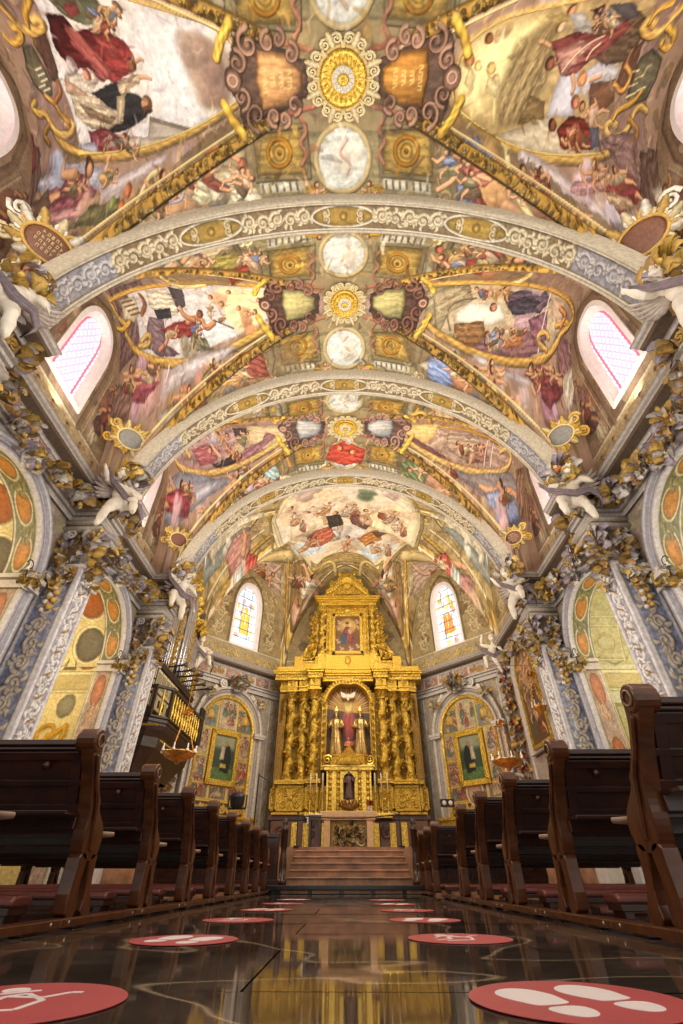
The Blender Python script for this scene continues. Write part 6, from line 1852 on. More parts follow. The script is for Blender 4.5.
AG = [apse_glass(91), apse_glass(97)]
for k, (sx, side) in enumerate(((-1, 'left'), (1, 'right'))):
    planar_upper(UPS, (sx * 6.6, 13.1), (sx * 6.6, 18.5), 'wall_' + side, '%s upper chancel wall above the cornice' % side)
    shp = (.70, 8.75, 10.6, 11.95)
    a, b = np.array((sx * 6.6, 18.5)), np.array((sx * 3.2, 22.1))
    planar_upper(UPO, a, b, 'wall_' + side, '%s oblique upper apse wall round the stained glass window' % side, shp)
    mid = (a + b) / 2; d = (b - a) / np.hypot(*(b - a)); nn = np.array([d[1], -d[0]]) * sx
    if nn @ (mid - np.array(KEY)) < 0: nn = -nn
    window(WN, (mid[0], mid[1], 0), (d[0], d[1], 0), (nn[0], nn[1], 0), shp, AG[k], 'pointed stained glass window in the apse, %s of the gilded altarpiece' % side, gm=M_GLASS2, splay=.09, depth=.16)
    WN += 1
    # the lower oblique wall behind each side altar
    L = math.dist(a, b)
    cv = Canvas(0, L, 0, 7.2, .03, rgb(186, 170, 152), 88)
    for i in range(5): cv.acanthus((.2 + i * .95, 6.75), (1.0 + i * .95, 6.75), rgb(206, 178, 120), .35, 1, i, h=.03)
    for x in (.3, L - .3):
        cv.acanthus((x, .5), (x, 6.6), rgb(190, 160, 120), .4, 8, 5, h=.03)
        cv.line([(x - .22, 0), (x - .22, 7)], .08, rgb(216, 208, 198), h=.03); cv.line([(x + .22, 0), (x + .22, 7)], .08, rgb(216, 208, 198), h=.03)
    cv.mottle(.14)
    x, z = cv.axes(); X, Z = np.meshgrid(x, z)
    P = np.concatenate([a[None, None] + X[..., None] * d, Z[..., None]], -1)
    w = grid_obj('wall_' + side, P, cv.C, M_STUCCO, None)
    tag(w, '%s oblique lower apse wall behind the side altar' % side, kind='structure')
planar_upper(UPB, (-3.2, 22.1), (3.2, 22.1), 'wall_back', 'apse end wall high above the gilded altarpiece')
mb = MB(rgb(120, 92, 60)); mb.bx(-3.3, 3.3, 22.1, 22.2, 0, 8)
w = mb.build('wall_back', M_STUCCO, None, vcol=True); tag(w, 'apse end wall hidden behind the gilded altarpiece', kind='structure')

# ------------------------------------------------------------------ floor: polished dark marble slabs
def floor_mat():
    m, nt, b = new_mat('polished dark marble')
    b.inputs['Specular IOR Level'].default_value = .75
    tc = nt.nodes.new('ShaderNodeTexCoord')
    n = noise_node(nt, 1.1, 8, rough=.7, dist=.8)
    base = ramp(nt, n.outputs['Fac'], [(.3, rgb(38, 33, 30)), (.52, rgb(74, 64, 56)), (.7, rgb(114, 99, 86))])
    n2 = noise_node(nt, .5, 2.5, rough=.5, dist=.5)
    v = nt.nodes.new('ShaderNodeMath'); v.operation = 'SUBTRACT'; v.inputs[1].default_value = .5
    nt.links.new(n2.outputs['Fac'], v.inputs[0])
    ab = nt.nodes.new('ShaderNodeMath'); ab.operation = 'ABSOLUTE'; nt.links.new(v.outputs[0], ab.inputs[0])
    vr = ramp(nt, ab.outputs[0], [(.0, (1, 1, 1)), (.0025, (.0, .0, .0))])
    mx = nt.nodes.new('ShaderNodeMix'); mx.data_type = 'RGBA'
    nt.links.new(vr.outputs['Color'], mx.inputs['Factor'])
    nt.links.new(base.outputs['Color'], mx.inputs['A']); mx.inputs['B'].default_value = (*lin(rgb(176, 154, 126)), 1)
    nt.links.new(mx.outputs['Result'], b.inputs['Base Color'])
    n3 = noise_node(nt, 3.0, 5)
    rr = ramp(nt, n3.outputs['Fac'], [(.3, (.17,) * 3), (.7, (.31,) * 3)])
    nt.links.new(rr.outputs['Color'], b.inputs['Roughness'])
    return m
M_FLOOR = floor_mat()
mb = MB(); g = random.Random(12)
y = -1.2
row = 0
while y < 11.4:
    d = g.choice((.62, .8, .95)); x = -8.0 + (.5 if row % 2 else 0)
    while x < 8.2:
        wd = 1.45
        tx, ty = g.uniform(-.0011, .0011), g.uniform(-.0022, .0022)
        e = .004
        P = []
        for (px, py) in ((x + e, y + e), (x + wd - e, y + e), (x + wd - e, y + d - e), (x + e, y + d - e)):
            P.append((px, py, (px - x - wd / 2) * tx + (py - y - d / 2) * ty))
        mb.add(P, [(0, 1, 2, 3)])
        x += wd
    y += d; row += 1
mb.add([(-11, -1.2, -.006), (11, -1.2, -.006), (11, 14, -.006), (-11, 14, -.006)], [(0, 1, 2, 3)])
fl = mb.build('floor', M_FLOOR); tag(fl, 'polished dark brown marble floor with pale veins', kind='structure')
# chancel platform
M_STEP = simple('rose brown marble', rgb(150, 108, 80), .3, 0, .5, 3.5, .3)
M_BLACKST = simple('black marble', rgb(34, 32, 32), .2, 0, .5, 4, .3)
mb = MB(); mb.bx(-6.6, 6.6, 13.2, 22.1, 0, .80)
w = mb.build('floor', M_STEP); tag(w, 'raised chancel floor behind the steps', kind='structure')
# ------------------------------------------------------------------ pews
def wood_mat(name, c1, c2, rough=.3, scale=3.0, coat=.3):
    m, nt, b = new_mat(name)
    tc = nt.nodes.new('ShaderNodeTexCoord'); mp = nt.nodes.new('ShaderNodeMapping')
    mp.inputs['Scale'].default_value = (1.2, 6, 1.2)
    nt.links.new(tc.outputs['Object'], mp.inputs['Vector'])
    n = nt.nodes.new('ShaderNodeTexNoise'); n.inputs['Scale'].default_value = scale; n.inputs['Detail'].default_value = 6; n.inputs['Distortion'].default_value = 1.2
    nt.links.new(mp.outputs['Vector'], n.inputs['Vector'])
    r = ramp(nt, n.outputs['Fac'], [(.3, c1), (.7, c2)])
    nt.links.new(r.outputs['Color'], b.inputs['Base Color'])
    b.inputs['Roughness'].default_value = rough; b.inputs['Coat Weight'].default_value = coat; b.inputs['Coat Roughness'].default_value = .15
    return m
M_WOOD = wood_mat('dark polished pew wood', rgb(36, 16, 11), rgb(70, 33, 20))
M_WOODE = wood_mat('light-warmed polished pew end wood', rgb(66, 34, 18), rgb(106, 60, 30), .28)  # pew wood lightened: amber light on the aisle ends put into the colour
M_CUSH = simple('oxblood leather cushion', rgb(96, 48, 42), .35, 0, .5, 6, .2)
M_PALE = simple('worn pale wood edge', rgb(150, 120, 96), .35)
def smooth_poly(pts, it=2):
    p = [np.array(q, float) for q in pts]
    for _ in range(it):
        q = []
        for i in range(len(p)):
            a, b = p[i], p[(i + 1) % len(p)]
            q += [a * .75 + b * .25, a * .25 + b * .75]
        p = q
    return [tuple(v) for v in p]
END_PROFILE = smooth_poly([(-.10, .30), (-.145, .40), (-.15, .50), (-.20, .60), (-.265, .72), (-.335, .80), (-.375, .85), (-.37, .905), (-.32, .93), (-.265, .915), (-.235, .87),
    (-.225, .80), (-.17, .70), (-.10, .615), (-.055, .585), (-.06, .555), (.0, .51), (.075, .46), (.10, .40), (.085, .33), (.03, .29)], 2)
LEG_BACK = smooth_poly([(-.105, .045), (.01, .045), (.0, .10), (-.03, .19), (-.02, .32), (-.12, .34), (-.115, .22), (-.12, .12)], 1)
LEG_FRONT = smooth_poly([(.06, .045), (.19, .045), (.185, .085), (.13, .15), (.10, .24), (.10, .34), (.0, .33), (.03, .24), (.075, .14)], 1)
PEW_L = 3.9
def make_pew(sx):
    """sx: +1 stands right of the aisle (extends to +x), -1 left; origin on the floor at its aisle end under the seat back"""
    root = empty('pew')
    X = lambda a: sx * a
    for i, (x0, x1) in enumerate(((0, .075), (PEW_L - .075, PEW_L))):
        mb = MB(); mb.prism(END_PROFILE, X(x0), X(x1), 'x')
        # rolled finial with its carved ring, and a raised rib along the edge
        mb.lathe((X(x0 - .012) if i == 0 else X(x1), -.315, .875), [(.001, 0), (.062, 0), (.066, .01), (.066, .11), (.06, .12), (.001, .12)], 16, M=rotm(0, sx * PI / 2, 0))
        mb.tube([(X(x0 - .006), -.29, .80), (X(x0 - .008), -.215, .68), (X(x0 - .008), -.13, .58), (X(x0 - .006), -.08, .46), (X(x0 - .004), -.03, .34)], .012, 6)
        e = mb.build('end_panel', M_WOODE if i == 0 else M_WOOD, root, bevel=.008)
        if i == 0:
            e['label'] = 'carved wooden pew end facing the aisle'
            rb = MB(); n = 18
            rb.tube([(X(-.016), -.315 + .034 * math.cos(2 * PI * k / n), .875 + .034 * math.sin(2 * PI * k / n)) for k in range(n + 1)], .006, 5)
            rb.build('carved_ring', M_PALE, e, smooth=True)
        for prof in (LEG_BACK, LEG_FRONT):
            mb = MB(); mb.prism(prof, X(x0), X(x1), 'x'); mb.build('leg', M_WOODE if i == 0 else M_WOOD, root, bevel=.006)
    a, b = .06, PEW_L - .06
    mid = X((a + b) / 2); L = b - a
    ang = math.atan2(.20, .45)
    mb = MB(); mb.box((mid, -.19, .66), (L, .026, .46), rotm(rx=ang))
    for z, w in ((.80, .05), (.665, .035), (.54, .05)):
        mb.box((mid, -.19 - (z - .66) * math.tan(ang) - .018, z), (L, .02, w), rotm(rx=ang))
    for k in range(5):
        mb.box((X(.12 + k * (L - .12) / 4), -.212, .665), (.06, .016, .30), rotm(rx=ang))
    mb.build('backrest', M_WOOD, root, bevel=.004)
    mb = MB(); mb.box((mid, -.285, .865), (L, .075, .035)); mb.box((mid, -.275, .838), (L, .05, .025)); mb.build('top_rail', M_WOOD, root, bevel=.008)
    mb = MB(); mb.box((mid, -.235, .505), (L, .15, .02)); mb.box((mid, -.17, .47), (L, .02, .07)); mb.build('book_ledge', M_WOOD, root, bevel=.004)
    for k in range(3):
        x = X(.9 + k * 1.1)
        mb = MB(); mb.prism(smooth_poly([(-.30, .515), (-.30, .56), (-.275, .585), (-.26, .55), (-.22, .54), (-.2, .6), (-.18, .6), (-.18, .515)], 1), x - .012, x + .012, 'x'); mb.build('ledge_bracket', M_WOOD, root)
    for k in range(4):
        x = X(.28 + k * .95)
        mb = MB(); mb.lathe((x, -.235, .745), [(.01, 0), (.01, .03), (.022, .04), (.024, .055), (.01, .065), (.001, .066)], 10, M=rotm(rx=PI / 2)); mb.build('hook', M_WOOD, root, smooth=True)
    mb = MB(); mb.box((mid, .05, .43), (L, .34, .03)); mb.box((mid, .20, .40), (L, .03, .05)); mb.build('seat', M_WOOD, root, bevel=.006)
    mb = MB(); mb.lathe((X(.075) if sx > 0 else X(.075), .20, .435), [(.017, 0), (.018, .02), (.013, .09), (.001, .095)], 10, M=rotm(0, -sx * PI / 2, 0)); sk = mb.build('seat_knob', M_PALE, root, smooth=True); sk['label'] = 'pale worn end of the seat edge'
    # kneeler behind the back, for the row that follows
    mb = MB(); mb.box((mid, -.36, .085), (L - .1, .17, .03))
    for k in range(4): mb.box((X(.16 + k * (L - .2) / 3), -.34, .06), (.05, .14, .05))
    kb = mb.build('kneeler', M_WOOD, root, bevel=.004)
    mb = MB()
    N = 16; prof = [(-.45, .10), (-.455, .125), (-.43, .145), (-.36, .15), (-.29, .145), (-.265, .125), (-.27, .10)]
    mb.prism(prof, X(.10), X(L - .08), 'x'); mb.build('kneeler_cushion', M_CUSH, kb, bevel=.012)
    mb = MB(); mb.prism([(-.10, .455), (-.11, .475), (.0, .485), (.16, .48), (.19, .46), (.18, .447)], X(.12), X(L - .1), 'x'); mb.build('seat_cushion', M_CUSH, root, bevel=.008)
    return root
ORD = ['nearest', 'second', 'third', 'fourth', 'fifth', 'sixth', 'seventh', 'eighth', 'ninth']
RIGHT_Y = [2.52, 3.62, 4.78, 5.84, 6.88, 9.06, 9.95, 10.75]
LEFT_Y = [2.14, 3.22, 4.27, 5.34, 6.36, 7.42, 8.46, 9.44, 10.4]
pr = make_pew(1); pl = make_pew(-1)
for i, y in enumerate(RIGHT_Y):
    o = pr if i == 0 else copy_tree(pr)
    o.location = (1.34, y, .0); o.scale = (1, 1, .985)
    tag(o, '%s dark wooden pew on the right of the aisle%s' % (ORD[i], ', just past the gap' if i == 5 else ''), 'pew', 'dark wooden pews along the aisle')
for i, y in enumerate(LEFT_Y):
    o = pl if i == 0 else copy_tree(pl)
    o.location = (-1.48, y, .0); o.scale = (1, 1, .96)
    tag(o, '%s dark wooden pew on the left of the aisle%s' % (ORD[i], ', only its finial in view' if i == 0 else ''), 'pew', 'dark wooden pews along the aisle')
# floor rails that the pew ends stand on
for sx, x, side, y1 in ((1, 1.30, 'right', 11.1), (-1, -1.44, 'left', 11.0)):
    g = random.Random(3)
    root = empty('floor_rail', (x, 0, 0), 'low wooden rail on the floor under the %s pew ends, edging the aisle' % side, 'rail')
    y = .9; k = 0
    bolts = MB()
    while y < y1:
        mb = MB()
        ln = min(1.06, y1 - y)
        if side == 'right' and 7.3 < y < 8.6: y += ln; continue
        mb.bx(sx * .0, sx * .10, y, y + ln - .012, .012, .046)
        mb.bx(sx * .02, sx * .08, y + .2, y + .34, 0, .013); mb.bx(sx * .02, sx * .08, y + ln - .3, y + ln - .16, 0, .013)
        for q in (.08, ln - .1): bolts.ell((sx * -.001, y + q, .03), (.004, .008, .008), 8)
        mb.build('rail_section', M_WOODE, root, bevel=.004)
        y += ln
    bolts.build('bolt', simple('steel bolt', rgb(190, 186, 180), .3, .8), root, smooth=True)
# ------------------------------------------------------------------ red floor stickers
M_RED = simple('red vinyl sticker', rgb(176, 70, 74), .45, 0, .4, 5, .05)
M_STW = simple('white sticker print', rgb(234, 222, 222), .45, 0, .4)
def make_sticker(kind):
    root = empty('floor_sticker')
    mb = MB(); mb.lathe((0, 0, .002), [(.001, 0), (.225, 0), (.225, .0012), (.001, .0014)], 56); mb.build('disc', M_RED, root)
    mb = MB(); z0, z1 = .0034, .0042
    if kind == 'feet':
        for x in (-.078, .078):
            s = 1 if x > 0 else -1
            sole = smooth_poly([(x - .045, -.02), (x - .066, .05), (x - .058, .11), (x - .01, .15), (x + .04, .13), (x + .06, .06), (x + .046, .0), (x + .04, -.035), (x - .036, -.035)], 2)
            heel = smooth_poly([(x - .04, -.052), (x + .04, -.052), (x + .045, -.10), (x + .02, -.145), (x - .02, -.145), (x - .045, -.10)], 2)
            mb.prism(sole, z0, z1, 'z'); mb.prism(heel, z0, z1, 'z')
        mb.build('footprints', M_STW, root)
    else:      # white line figure of a kneeling person with joined hands
        def st(p, w=.014):
            for a, b in zip(p[:-1], p[1:]): mb.beam((a[0], a[1], (z0 + z1) / 2), (b[0], b[1], (z0 + z1) / 2), w, z1 - z0)
        st([(-.10, -.08), (.02, -.085), (.055, .0), (.01, .085), (-.03, .06), (-.05, -.02), (-.13, -.05)])
        st([(-.02, .06), (.05, .03), (.10, .075), (.125, .07)]); st([(-.06, .09), (.03, .12)]); st([(-.09, .05), (-.02, .125)])
        mb.lathe((-.025, .135, z0), [(.001, 0), (.03, 0), (.03, z1 - z0), (.001, z1 - z0)], 18)
        mb.build('pictogram', M_STW, root)
    return root
sf = make_sticker('feet'); sk_ = make_sticker('kneel'); nf = nk = 0
rows = [('left', -.70, [1.36, 2.62, 3.83, 5.09, 6.35, 7.6]), ('right', .485, [1.40, 2.69, 3.84, 4.98, 6.2, 7.45])]
for side, x, ys in rows:
    for i, y in enumerate(ys):
        feet = (i % 2 == 1) if side == 'left' else (i % 2 == 0)
        if feet: o = sf if nf == 0 else copy_tree(sf); nf += 1
        else: o = sk_ if nk == 0 else copy_tree(sk_); nk += 1
        o.location = (x, y, 0); o.rotation_euler = (0, 0, (.3 if side == 'right' and i == 0 else -.35 if feet else .3))
        tag(o, '%s red floor sticker on the %s of the aisle, with %s' % (ORD[i], side, 'white shoe prints' if feet else 'white kneeling figure'), 'sticker', 'red stickers along the aisle')
# ------------------------------------------------------------------ things left between the pews
tag(MB().box((3.02, 4.30, .57), (.11, .06, .23), rotm(0, .15, .2)).build('hymn_book', simple('cream paper cover', rgb(222, 206, 160), .6), None, bevel=.006), 'cream booklet standing on the seat of the second pew on the right', 'book')
mb = MB()
mb.ell((3.62, 4.32, .545), (.17, .08, .12), 14, rough=.08); mb.ell((3.76, 4.30, .53), (.09, .07, .10), 12, rough=.08)
tag(mb.build('handbag', simple('pale pink striped cloth', rgb(214, 176, 164), .6, 0, .3, 14, .45), None, smooth=True), 'crumpled pink and white cloth bag on the seat of the second pew on the right', 'bag')
# ------------------------------------------------------------------ steps, platform and altar rails
mb = MB(); mb.bx(-1.46, 1.36, 10.35, 11.0, .06, .12); mb.bx(-1.38, 1.28, 10.42, 11.0, 0, .06)
tag(mb.build('platform', M_BLACKST, None, bevel=.006), 'low black marble platform at the foot of the steps', 'platform')
mb = MB(rgb(150, 120, 96)); 
for i in range(5): mb.bx(-1.2 + i * .56, -.72 + i * .56, 10.405, 10.418, .008, .052)
pn = mb.build('inlay_panel', M_STEP, bpy.data.objects['platform'])
root = empty('altar_steps', (0, 0, 0), 'flight of rose brown marble steps rising to the altar', 'steps')
for i in range(5):
    mb = MB(); y = 11.3 + i * .32; z = .12 + i * .118
    mb.bx(-1.19, 1.24, y, 13.3, z - .118 if i else 0, z + .118); mb.bx(-1.20, 1.25, y - .03, y + .04, z + .09, z + .12)
    mb.build('step', M_STEP, root, bevel=.01)
tag(MB().bx(-1.48, 1.38, 11.0, 13.25, 0, .10).build('trim_6', M_BLACKST, None), 'black marble floor strip before the steps', kind='structure')
for sx, side in ((-1, 'left'), (1, 'right')):
    root = empty('altar_rail', (sx * 1.24 + .03, 11.25, 0), 'dark carved wooden altar rail with a turned newel, %s of the steps' % side, 'rail')
    mb = MB(); mb.lathe((sx * .08, 0, .1), [(.09, 0), (.09, .1), (.06, .12), (.075, .3), (.06, .5), (.05, .55), (.07, .62), (.07, .86), (.085, .88), (.085, .93), (.04, .95), (.06, 1.0), (.055, 1.05), (.02, 1.09), (.001, 1.1)], 14)
    mb.build('newel_post', M_WOOD, root, smooth=True)
    mb = MB(); mb.bx(sx * .18, sx * 2.6, -.05, .05, .1, .2); mb.bx(sx * .18, sx * 2.6, -.06, .06, .86, .94)
    for k in range(6): mb.bx(sx * (.18 + k * .47), sx * (.26 + k * .47), -.045, .045, .2, .87)
    mb.bx(sx * .18, sx * 2.6, -.02, .02, .2, .86); mb.build('panelled_rail', M_WOOD, root, bevel=.008)
    for k in range(5):
        mb = MB(); c = sx * (.455 + k * .47)
        mb.ell((c, -.03, .53), (.12, .03, .22), 12); mb.build('carved_panel', M_WOODE, root, smooth=True)
# ------------------------------------------------------------------ the gilded altarpiece
RX, RY = .06, 20.5
M_WD2 = wood_mat('brown altar wood', rgb(70, 38, 18), rgb(112, 66, 32), .4)
M_VC = vcol_mat('painted statue wood', .45, .4, nscale=16, namp=.12)
M_SILV = simple('antique gilt silver', rgb(164, 136, 84), .35, .65, .5, 16, .4)
ra = empty('altarpiece', (RX, RY, 0), 'towering gilded baroque altarpiece with twisted columns at the end of the nave', 'altarpiece')
mb = MB()
mb.bx(-3.0, 3.0, .1, 1.3, .8, 2.0); mb.bx(-3.1, 3.1, .0, 1.3, 1.95, 2.1); mb.bx(-2.95, -1.15, -.12, .3, .8, 1.9); mb.bx(1.15, 2.95, -.12, .3, .8, 1.9)
for s in (-1, 1):
    for x in (1.4, 2.6): mb.scroll((s * x, -.16, 1.55), (s, 0, 0), (0, 0, 1), .22, 1.4, .06, 2, sgn=s)
mb.build('base', M_WD2, ra, bevel=.01)
for s in (-1, 1):
    for x in (1.0, 1.62, 2.05):
        mb = MB(); w = .2 if x < 2.5 else .3
        mb.bx(s * x - w / 2 * 1.2, s * x + w / 2 * 1.2, -.20, .0, .95, 1.85); mb.bx(s * x - w / 2 * .7, s * x + w / 2 * .7, -.22, .0, 1.05, 1.75)
        mb.build('base_panel', M_GOLDS, ra, bevel=.015)
def relief_panel(mb, x0, x1, z0, z1, y, seed=0):
    """frame with a carved symmetrical scroll field"""
    g = random.Random(seed)
    mb.bx(x0, x1, y, y + .1, z0, z1)
    for a, b, c, d in ((x0, x1, z0, z0 + .06), (x0, x1, z1 - .06, z1), (x0, x0 + .06, z0, z1), (x1 - .06, x1, z0, z1)): mb.bx(a, b, y - .05, y, c, d)
    cx, cz, w, h = (x0 + x1) / 2, (z0 + z1) / 2, (x1 - x0) / 2 - .08, (z1 - z0) / 2 - .08
    for s in (-1, 1):
        for t in (-1, 1):
            mb.scroll((cx + s * w * .5, y - .02, cz + t * h * .5), (s, 0, 0), (0, 0, t), min(w, h) * .42, 1.4, .035, .5)
            mb.leaf((cx + s * w * .1, y, cz + t * h * .1), (s * w, -.02, t * h), (0, -1, 0), min(w, h) * .6, .12, .2)
    mb.ell((cx, y, cz), (w * .22, .05, h * .25), 10)
mb = MB()
mb.bx(-3.05, 3.05, .25, 1.3, 2.1, 3.1)
for s in (-1, 1):
    a, b = sorted((s * 1.72, s * 2.86)); mb.bx(a, b, -.02, .4, 2.12, 3.1); relief_panel(mb, a, b, 2.22, 3.05, -.08, 3)
    a, b = sorted((s * 1.18, s * 1.70)); mb.bx(a, b, -.22, .3, 2.12, 3.1); relief_panel(mb, a, b, 2.22, 3.05, -.28, 4)
    a, b = sorted((s * 2.86, s * 3.12)); relief_panel(mb, a, b, 2.25, 3.05, .14, 5)
for z, e in ((2.1, .06), (3.1, .08), (3.18, .05)):
    for s in (-1, 1):
        a, b = sorted((s * 1.68, s * 2.92)); mb.bx(a - .02, b + .02, -.14 - e, .5, z, z + .07)
        a, b = sorted((s * 1.12, s * 1.72)); mb.bx(a, b, -.34 - e, .5, z, z + .07)
mb.build('predella', M_GOLD, ra, bevel=.01)
# twisted columns wound with vines
def solomonic(h, r, turns, ph):
    n, m = 90, 20; P = np.zeros((n, m + 1, 3)); t = np.linspace(0, 1, n); a = np.linspace(0, 2 * PI, m + 1)
    g = np.random.default_rng(3)
    w = 2 * PI * turns
    for i, q in enumerate(t):
        cx, cy = .16 * r * math.cos(w * q + ph), .16 * r * math.sin(w * q + ph)
        rr = r * (.80 + .10 * math.sin(2 * w * q + 1)) * (1 - .12 * q) * (1 + .13 * np.sin(5 * a + 34 * q) * np.sin(3 * a - 60 * q))
        P[i] = np.stack([cx + rr * np.cos(a), cy + rr * np.sin(a), np.full(m + 1, q * h)], -1)
    return P
def gold_column(parent, x, y, z0, z1, r, ph, name='column'):
    mb = MB(); mb.grid(solomonic(z1 - z0, r, 3.3, ph) + np.array([x, y, z0]))
    w = 2 * PI * 3.3
    for i in range(60):
        q = i / 60; a = -w * q * 1.0 + ph + (i % 3) * .5
        mb.leaf((x + r * .9 * math.cos(a), y + r * .9 * math.sin(a), z0 + q * (z1 - z0)), (math.cos(a + .9), math.sin(a + .9), .9), (math.cos(a), math.sin(a), 0), .15, .08, .3)
    for i in range(26):
        q = i / 26; a = w * q + ph + PI / 2
        mb.ell((x + r * math.cos(a), y + r * math.sin(a), z0 + q * (z1 - z0)), .045, 6)
    c = mb.build(name, M_GOLD, parent, smooth=True)
    mb = MB(); mb.lathe((x, y, z0 - .1), [(r * 1.35, 0), (r * 1.35, .04), (r * 1.1, .06), (r * 1.2, .09), (r * .95, .12)], 18); mb.build('column_base', M_GOLDS, c)
    mb = MB(); mb.lathe((x, y, z1 - .02), [(r * .85, 0), (r * .9, .05), (r * .8, .08), (r * 1.0, .3), (r * 1.25, .36)], 16); mb.box((x, y, z1 + .37), (r * 2.7, r * 2.7, .06))
    for i in range(10):
        a = 2 * PI * i / 10
        for zz, L in ((.05, .2), (.15, .22)):
            mb.leaf((x + r * .85 * math.cos(a + zz * 3), y + r * .85 * math.sin(a + zz * 3), z1 + zz), (math.cos(a) * .3, math.sin(a) * .3, 1), (math.cos(a), math.sin(a), 0), L, .13, .7)
    mb.build('column_capital', M_GOLD, c)
    return c
for s in (-1, 1):
    for x, y, ph in ((1.47, -.10, 0), (1.97, .18, 2), (2.50, .22, 4)):
        gold_column(ra, s * x, y, 3.36, 6.34, .225, ph * s)
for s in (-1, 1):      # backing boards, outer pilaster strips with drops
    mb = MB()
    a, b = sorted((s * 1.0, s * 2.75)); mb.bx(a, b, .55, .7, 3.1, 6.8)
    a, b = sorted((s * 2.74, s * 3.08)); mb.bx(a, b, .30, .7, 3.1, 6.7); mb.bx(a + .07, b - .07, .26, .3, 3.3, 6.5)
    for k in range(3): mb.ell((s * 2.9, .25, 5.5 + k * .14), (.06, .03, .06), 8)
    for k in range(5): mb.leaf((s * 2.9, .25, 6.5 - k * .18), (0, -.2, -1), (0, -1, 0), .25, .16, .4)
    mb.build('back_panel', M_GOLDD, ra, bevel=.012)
# entablature, breaking forward over every column, with dentils
mb = MB()
for s in (-1, 1):
    for x, y in ((1.47, -.10), (1.97, .18), (2.50, .22), (2.9, .4)):
        w = .46 if x < 2.8 else .34
        mb.bx(s * x - w / 2, s * x + w / 2, y - .2, .8, 6.74, 7.18); mb.bx(s * x - w / 2 - .03, s * x + w / 2 + .03, y - .24, .8, 6.86, 6.92)
        mb.leaf((s * x, y - .21, 6.95), (0, 0, 1), (0, -1, 0), .26, .3, .3)
for (x0, x1, y) in ((-3.3, -1.78, -.12), (1.78, 3.3, -.12), (-1.8, -1.14, -.42), (1.14, 1.8, -.42), (-1.16, 1.16, .1)):
    mb.bx(x0, x1, y, .9, 7.18, 7.30); mb.bx(x0 - .06, x1 + .06, y - .10, .9, 7.42, 7.50); mb.bx(x0 - .1, x1 + .1, y - .16, .9, 7.50, 7.56); mb.bx(x0, x1, y + .02, .9, 7.3, 7.42)
    n = int((x1 - x0) / .13)
    for k in range(n): mb.bx(x0 + (k + .25) * (x1 - x0) / n, x0 + (k + .75) * (x1 - x0) / n, y - .06, y + .02, 7.30, 7.41)
    mb.bx(x0 + .05, x1 - .05, y + .05, .9, 7.56, 7.80)
mb.build('entablature', M_GOLD, ra, bevel=.008)
# central niche
def arch_pts(hw, z0, zs, n=24, cusp=0.0):
    p = [(-hw, z0), (-hw, zs)]
    for i in range(1, n):
        a = PI - PI * i / n; p.append((hw * math.cos(a), zs + hw * 1.02 * math.sin(a) - cusp * math.exp(-((a - PI / 2) / .25) ** 2)))
    return p + [(hw, zs), (hw, z0)]
mb = MB()
inn, out = arch_pts(.95, 3.6, 6.12, cusp=.1), arch_pts(1.14, 3.6, 6.12)
rows = [[(x, .6, z) for x, z in inn], [(x, .0, z) for x, z in inn], [(x * 1.05, -.06, z) for x, z in inn], [(x, -.04, z) for x, z in out], [(x, .6, z) for x, z in out]]
mb.grid(np.array(rows))
for i in range(0, len(inn), 1):
    x, z = inn[i]
    if z > 3.8: mb.leaf((x * 1.1, -.05, z), (x, 0, (z - 6.1) * .6 + .3), (0, -1, 0), .17, .13, .4)
for s in (-1, 1):
    for k in range(9): mb.leaf((s * 1.04, -.05, 3.8 + k * .27), (0, -.1, 1), (0, -1, 0), .26, .15, .4)
mb.bx(-1.14, 1.14, .0, .6, 7.15, 7.2)
mb.build('niche_arch', M_GOLD, ra)
cv = Canvas(-1.0, 1.0, 3.6, 7.2, .025, rgb(74, 36, 22), 101)
for k in range(26):
    a = PI * (k + .5) / 26 - .1
    cv.line([(.0, 6.0), (1.5 * math.cos(a), 6.0 + 1.5 * math.sin(a))], .05 if k % 2 else .09, rgb(206, 150, 44), edge=.2)
cv.poly([(-.2, 5.0), (.0, 4.7), (.25, 5.0), (.34, 5.6), (.1, 6.1), (-.12, 6.1), (-.32, 5.6)], rgb(176, 56, 36), warp=.06, fold=.25)
cv.disc((0, 6.2), .22, .3, rgb(236, 206, 110), soft=6)
cv.mottle(.1)
x, z = cv.axes(); Xg, Zg = np.meshgrid(x, z)
grid_obj('niche_back', np.stack([Xg, .55 + 0 * Xg, Zg], -1), cv.C, M_VC, ra)
mb = MB(rgb(230, 220, 200)); mb.ell((0, .3, 6.55), (.09, .07, .14), 10)
for s in (-1, 1):
    for k in range(4): mb.leaf((s * .05, .28, 6.58), (s, -.1, .55 - k * .28), (0, -1, 0), .34 - .04 * k, .1, .1)
mb.ell((0, .24, 6.42), .055, 8); d = mb.build('dove', M_WHITE, ra, smooth=True); d['label'] = 'white dove with spread wings at the top of the niche'
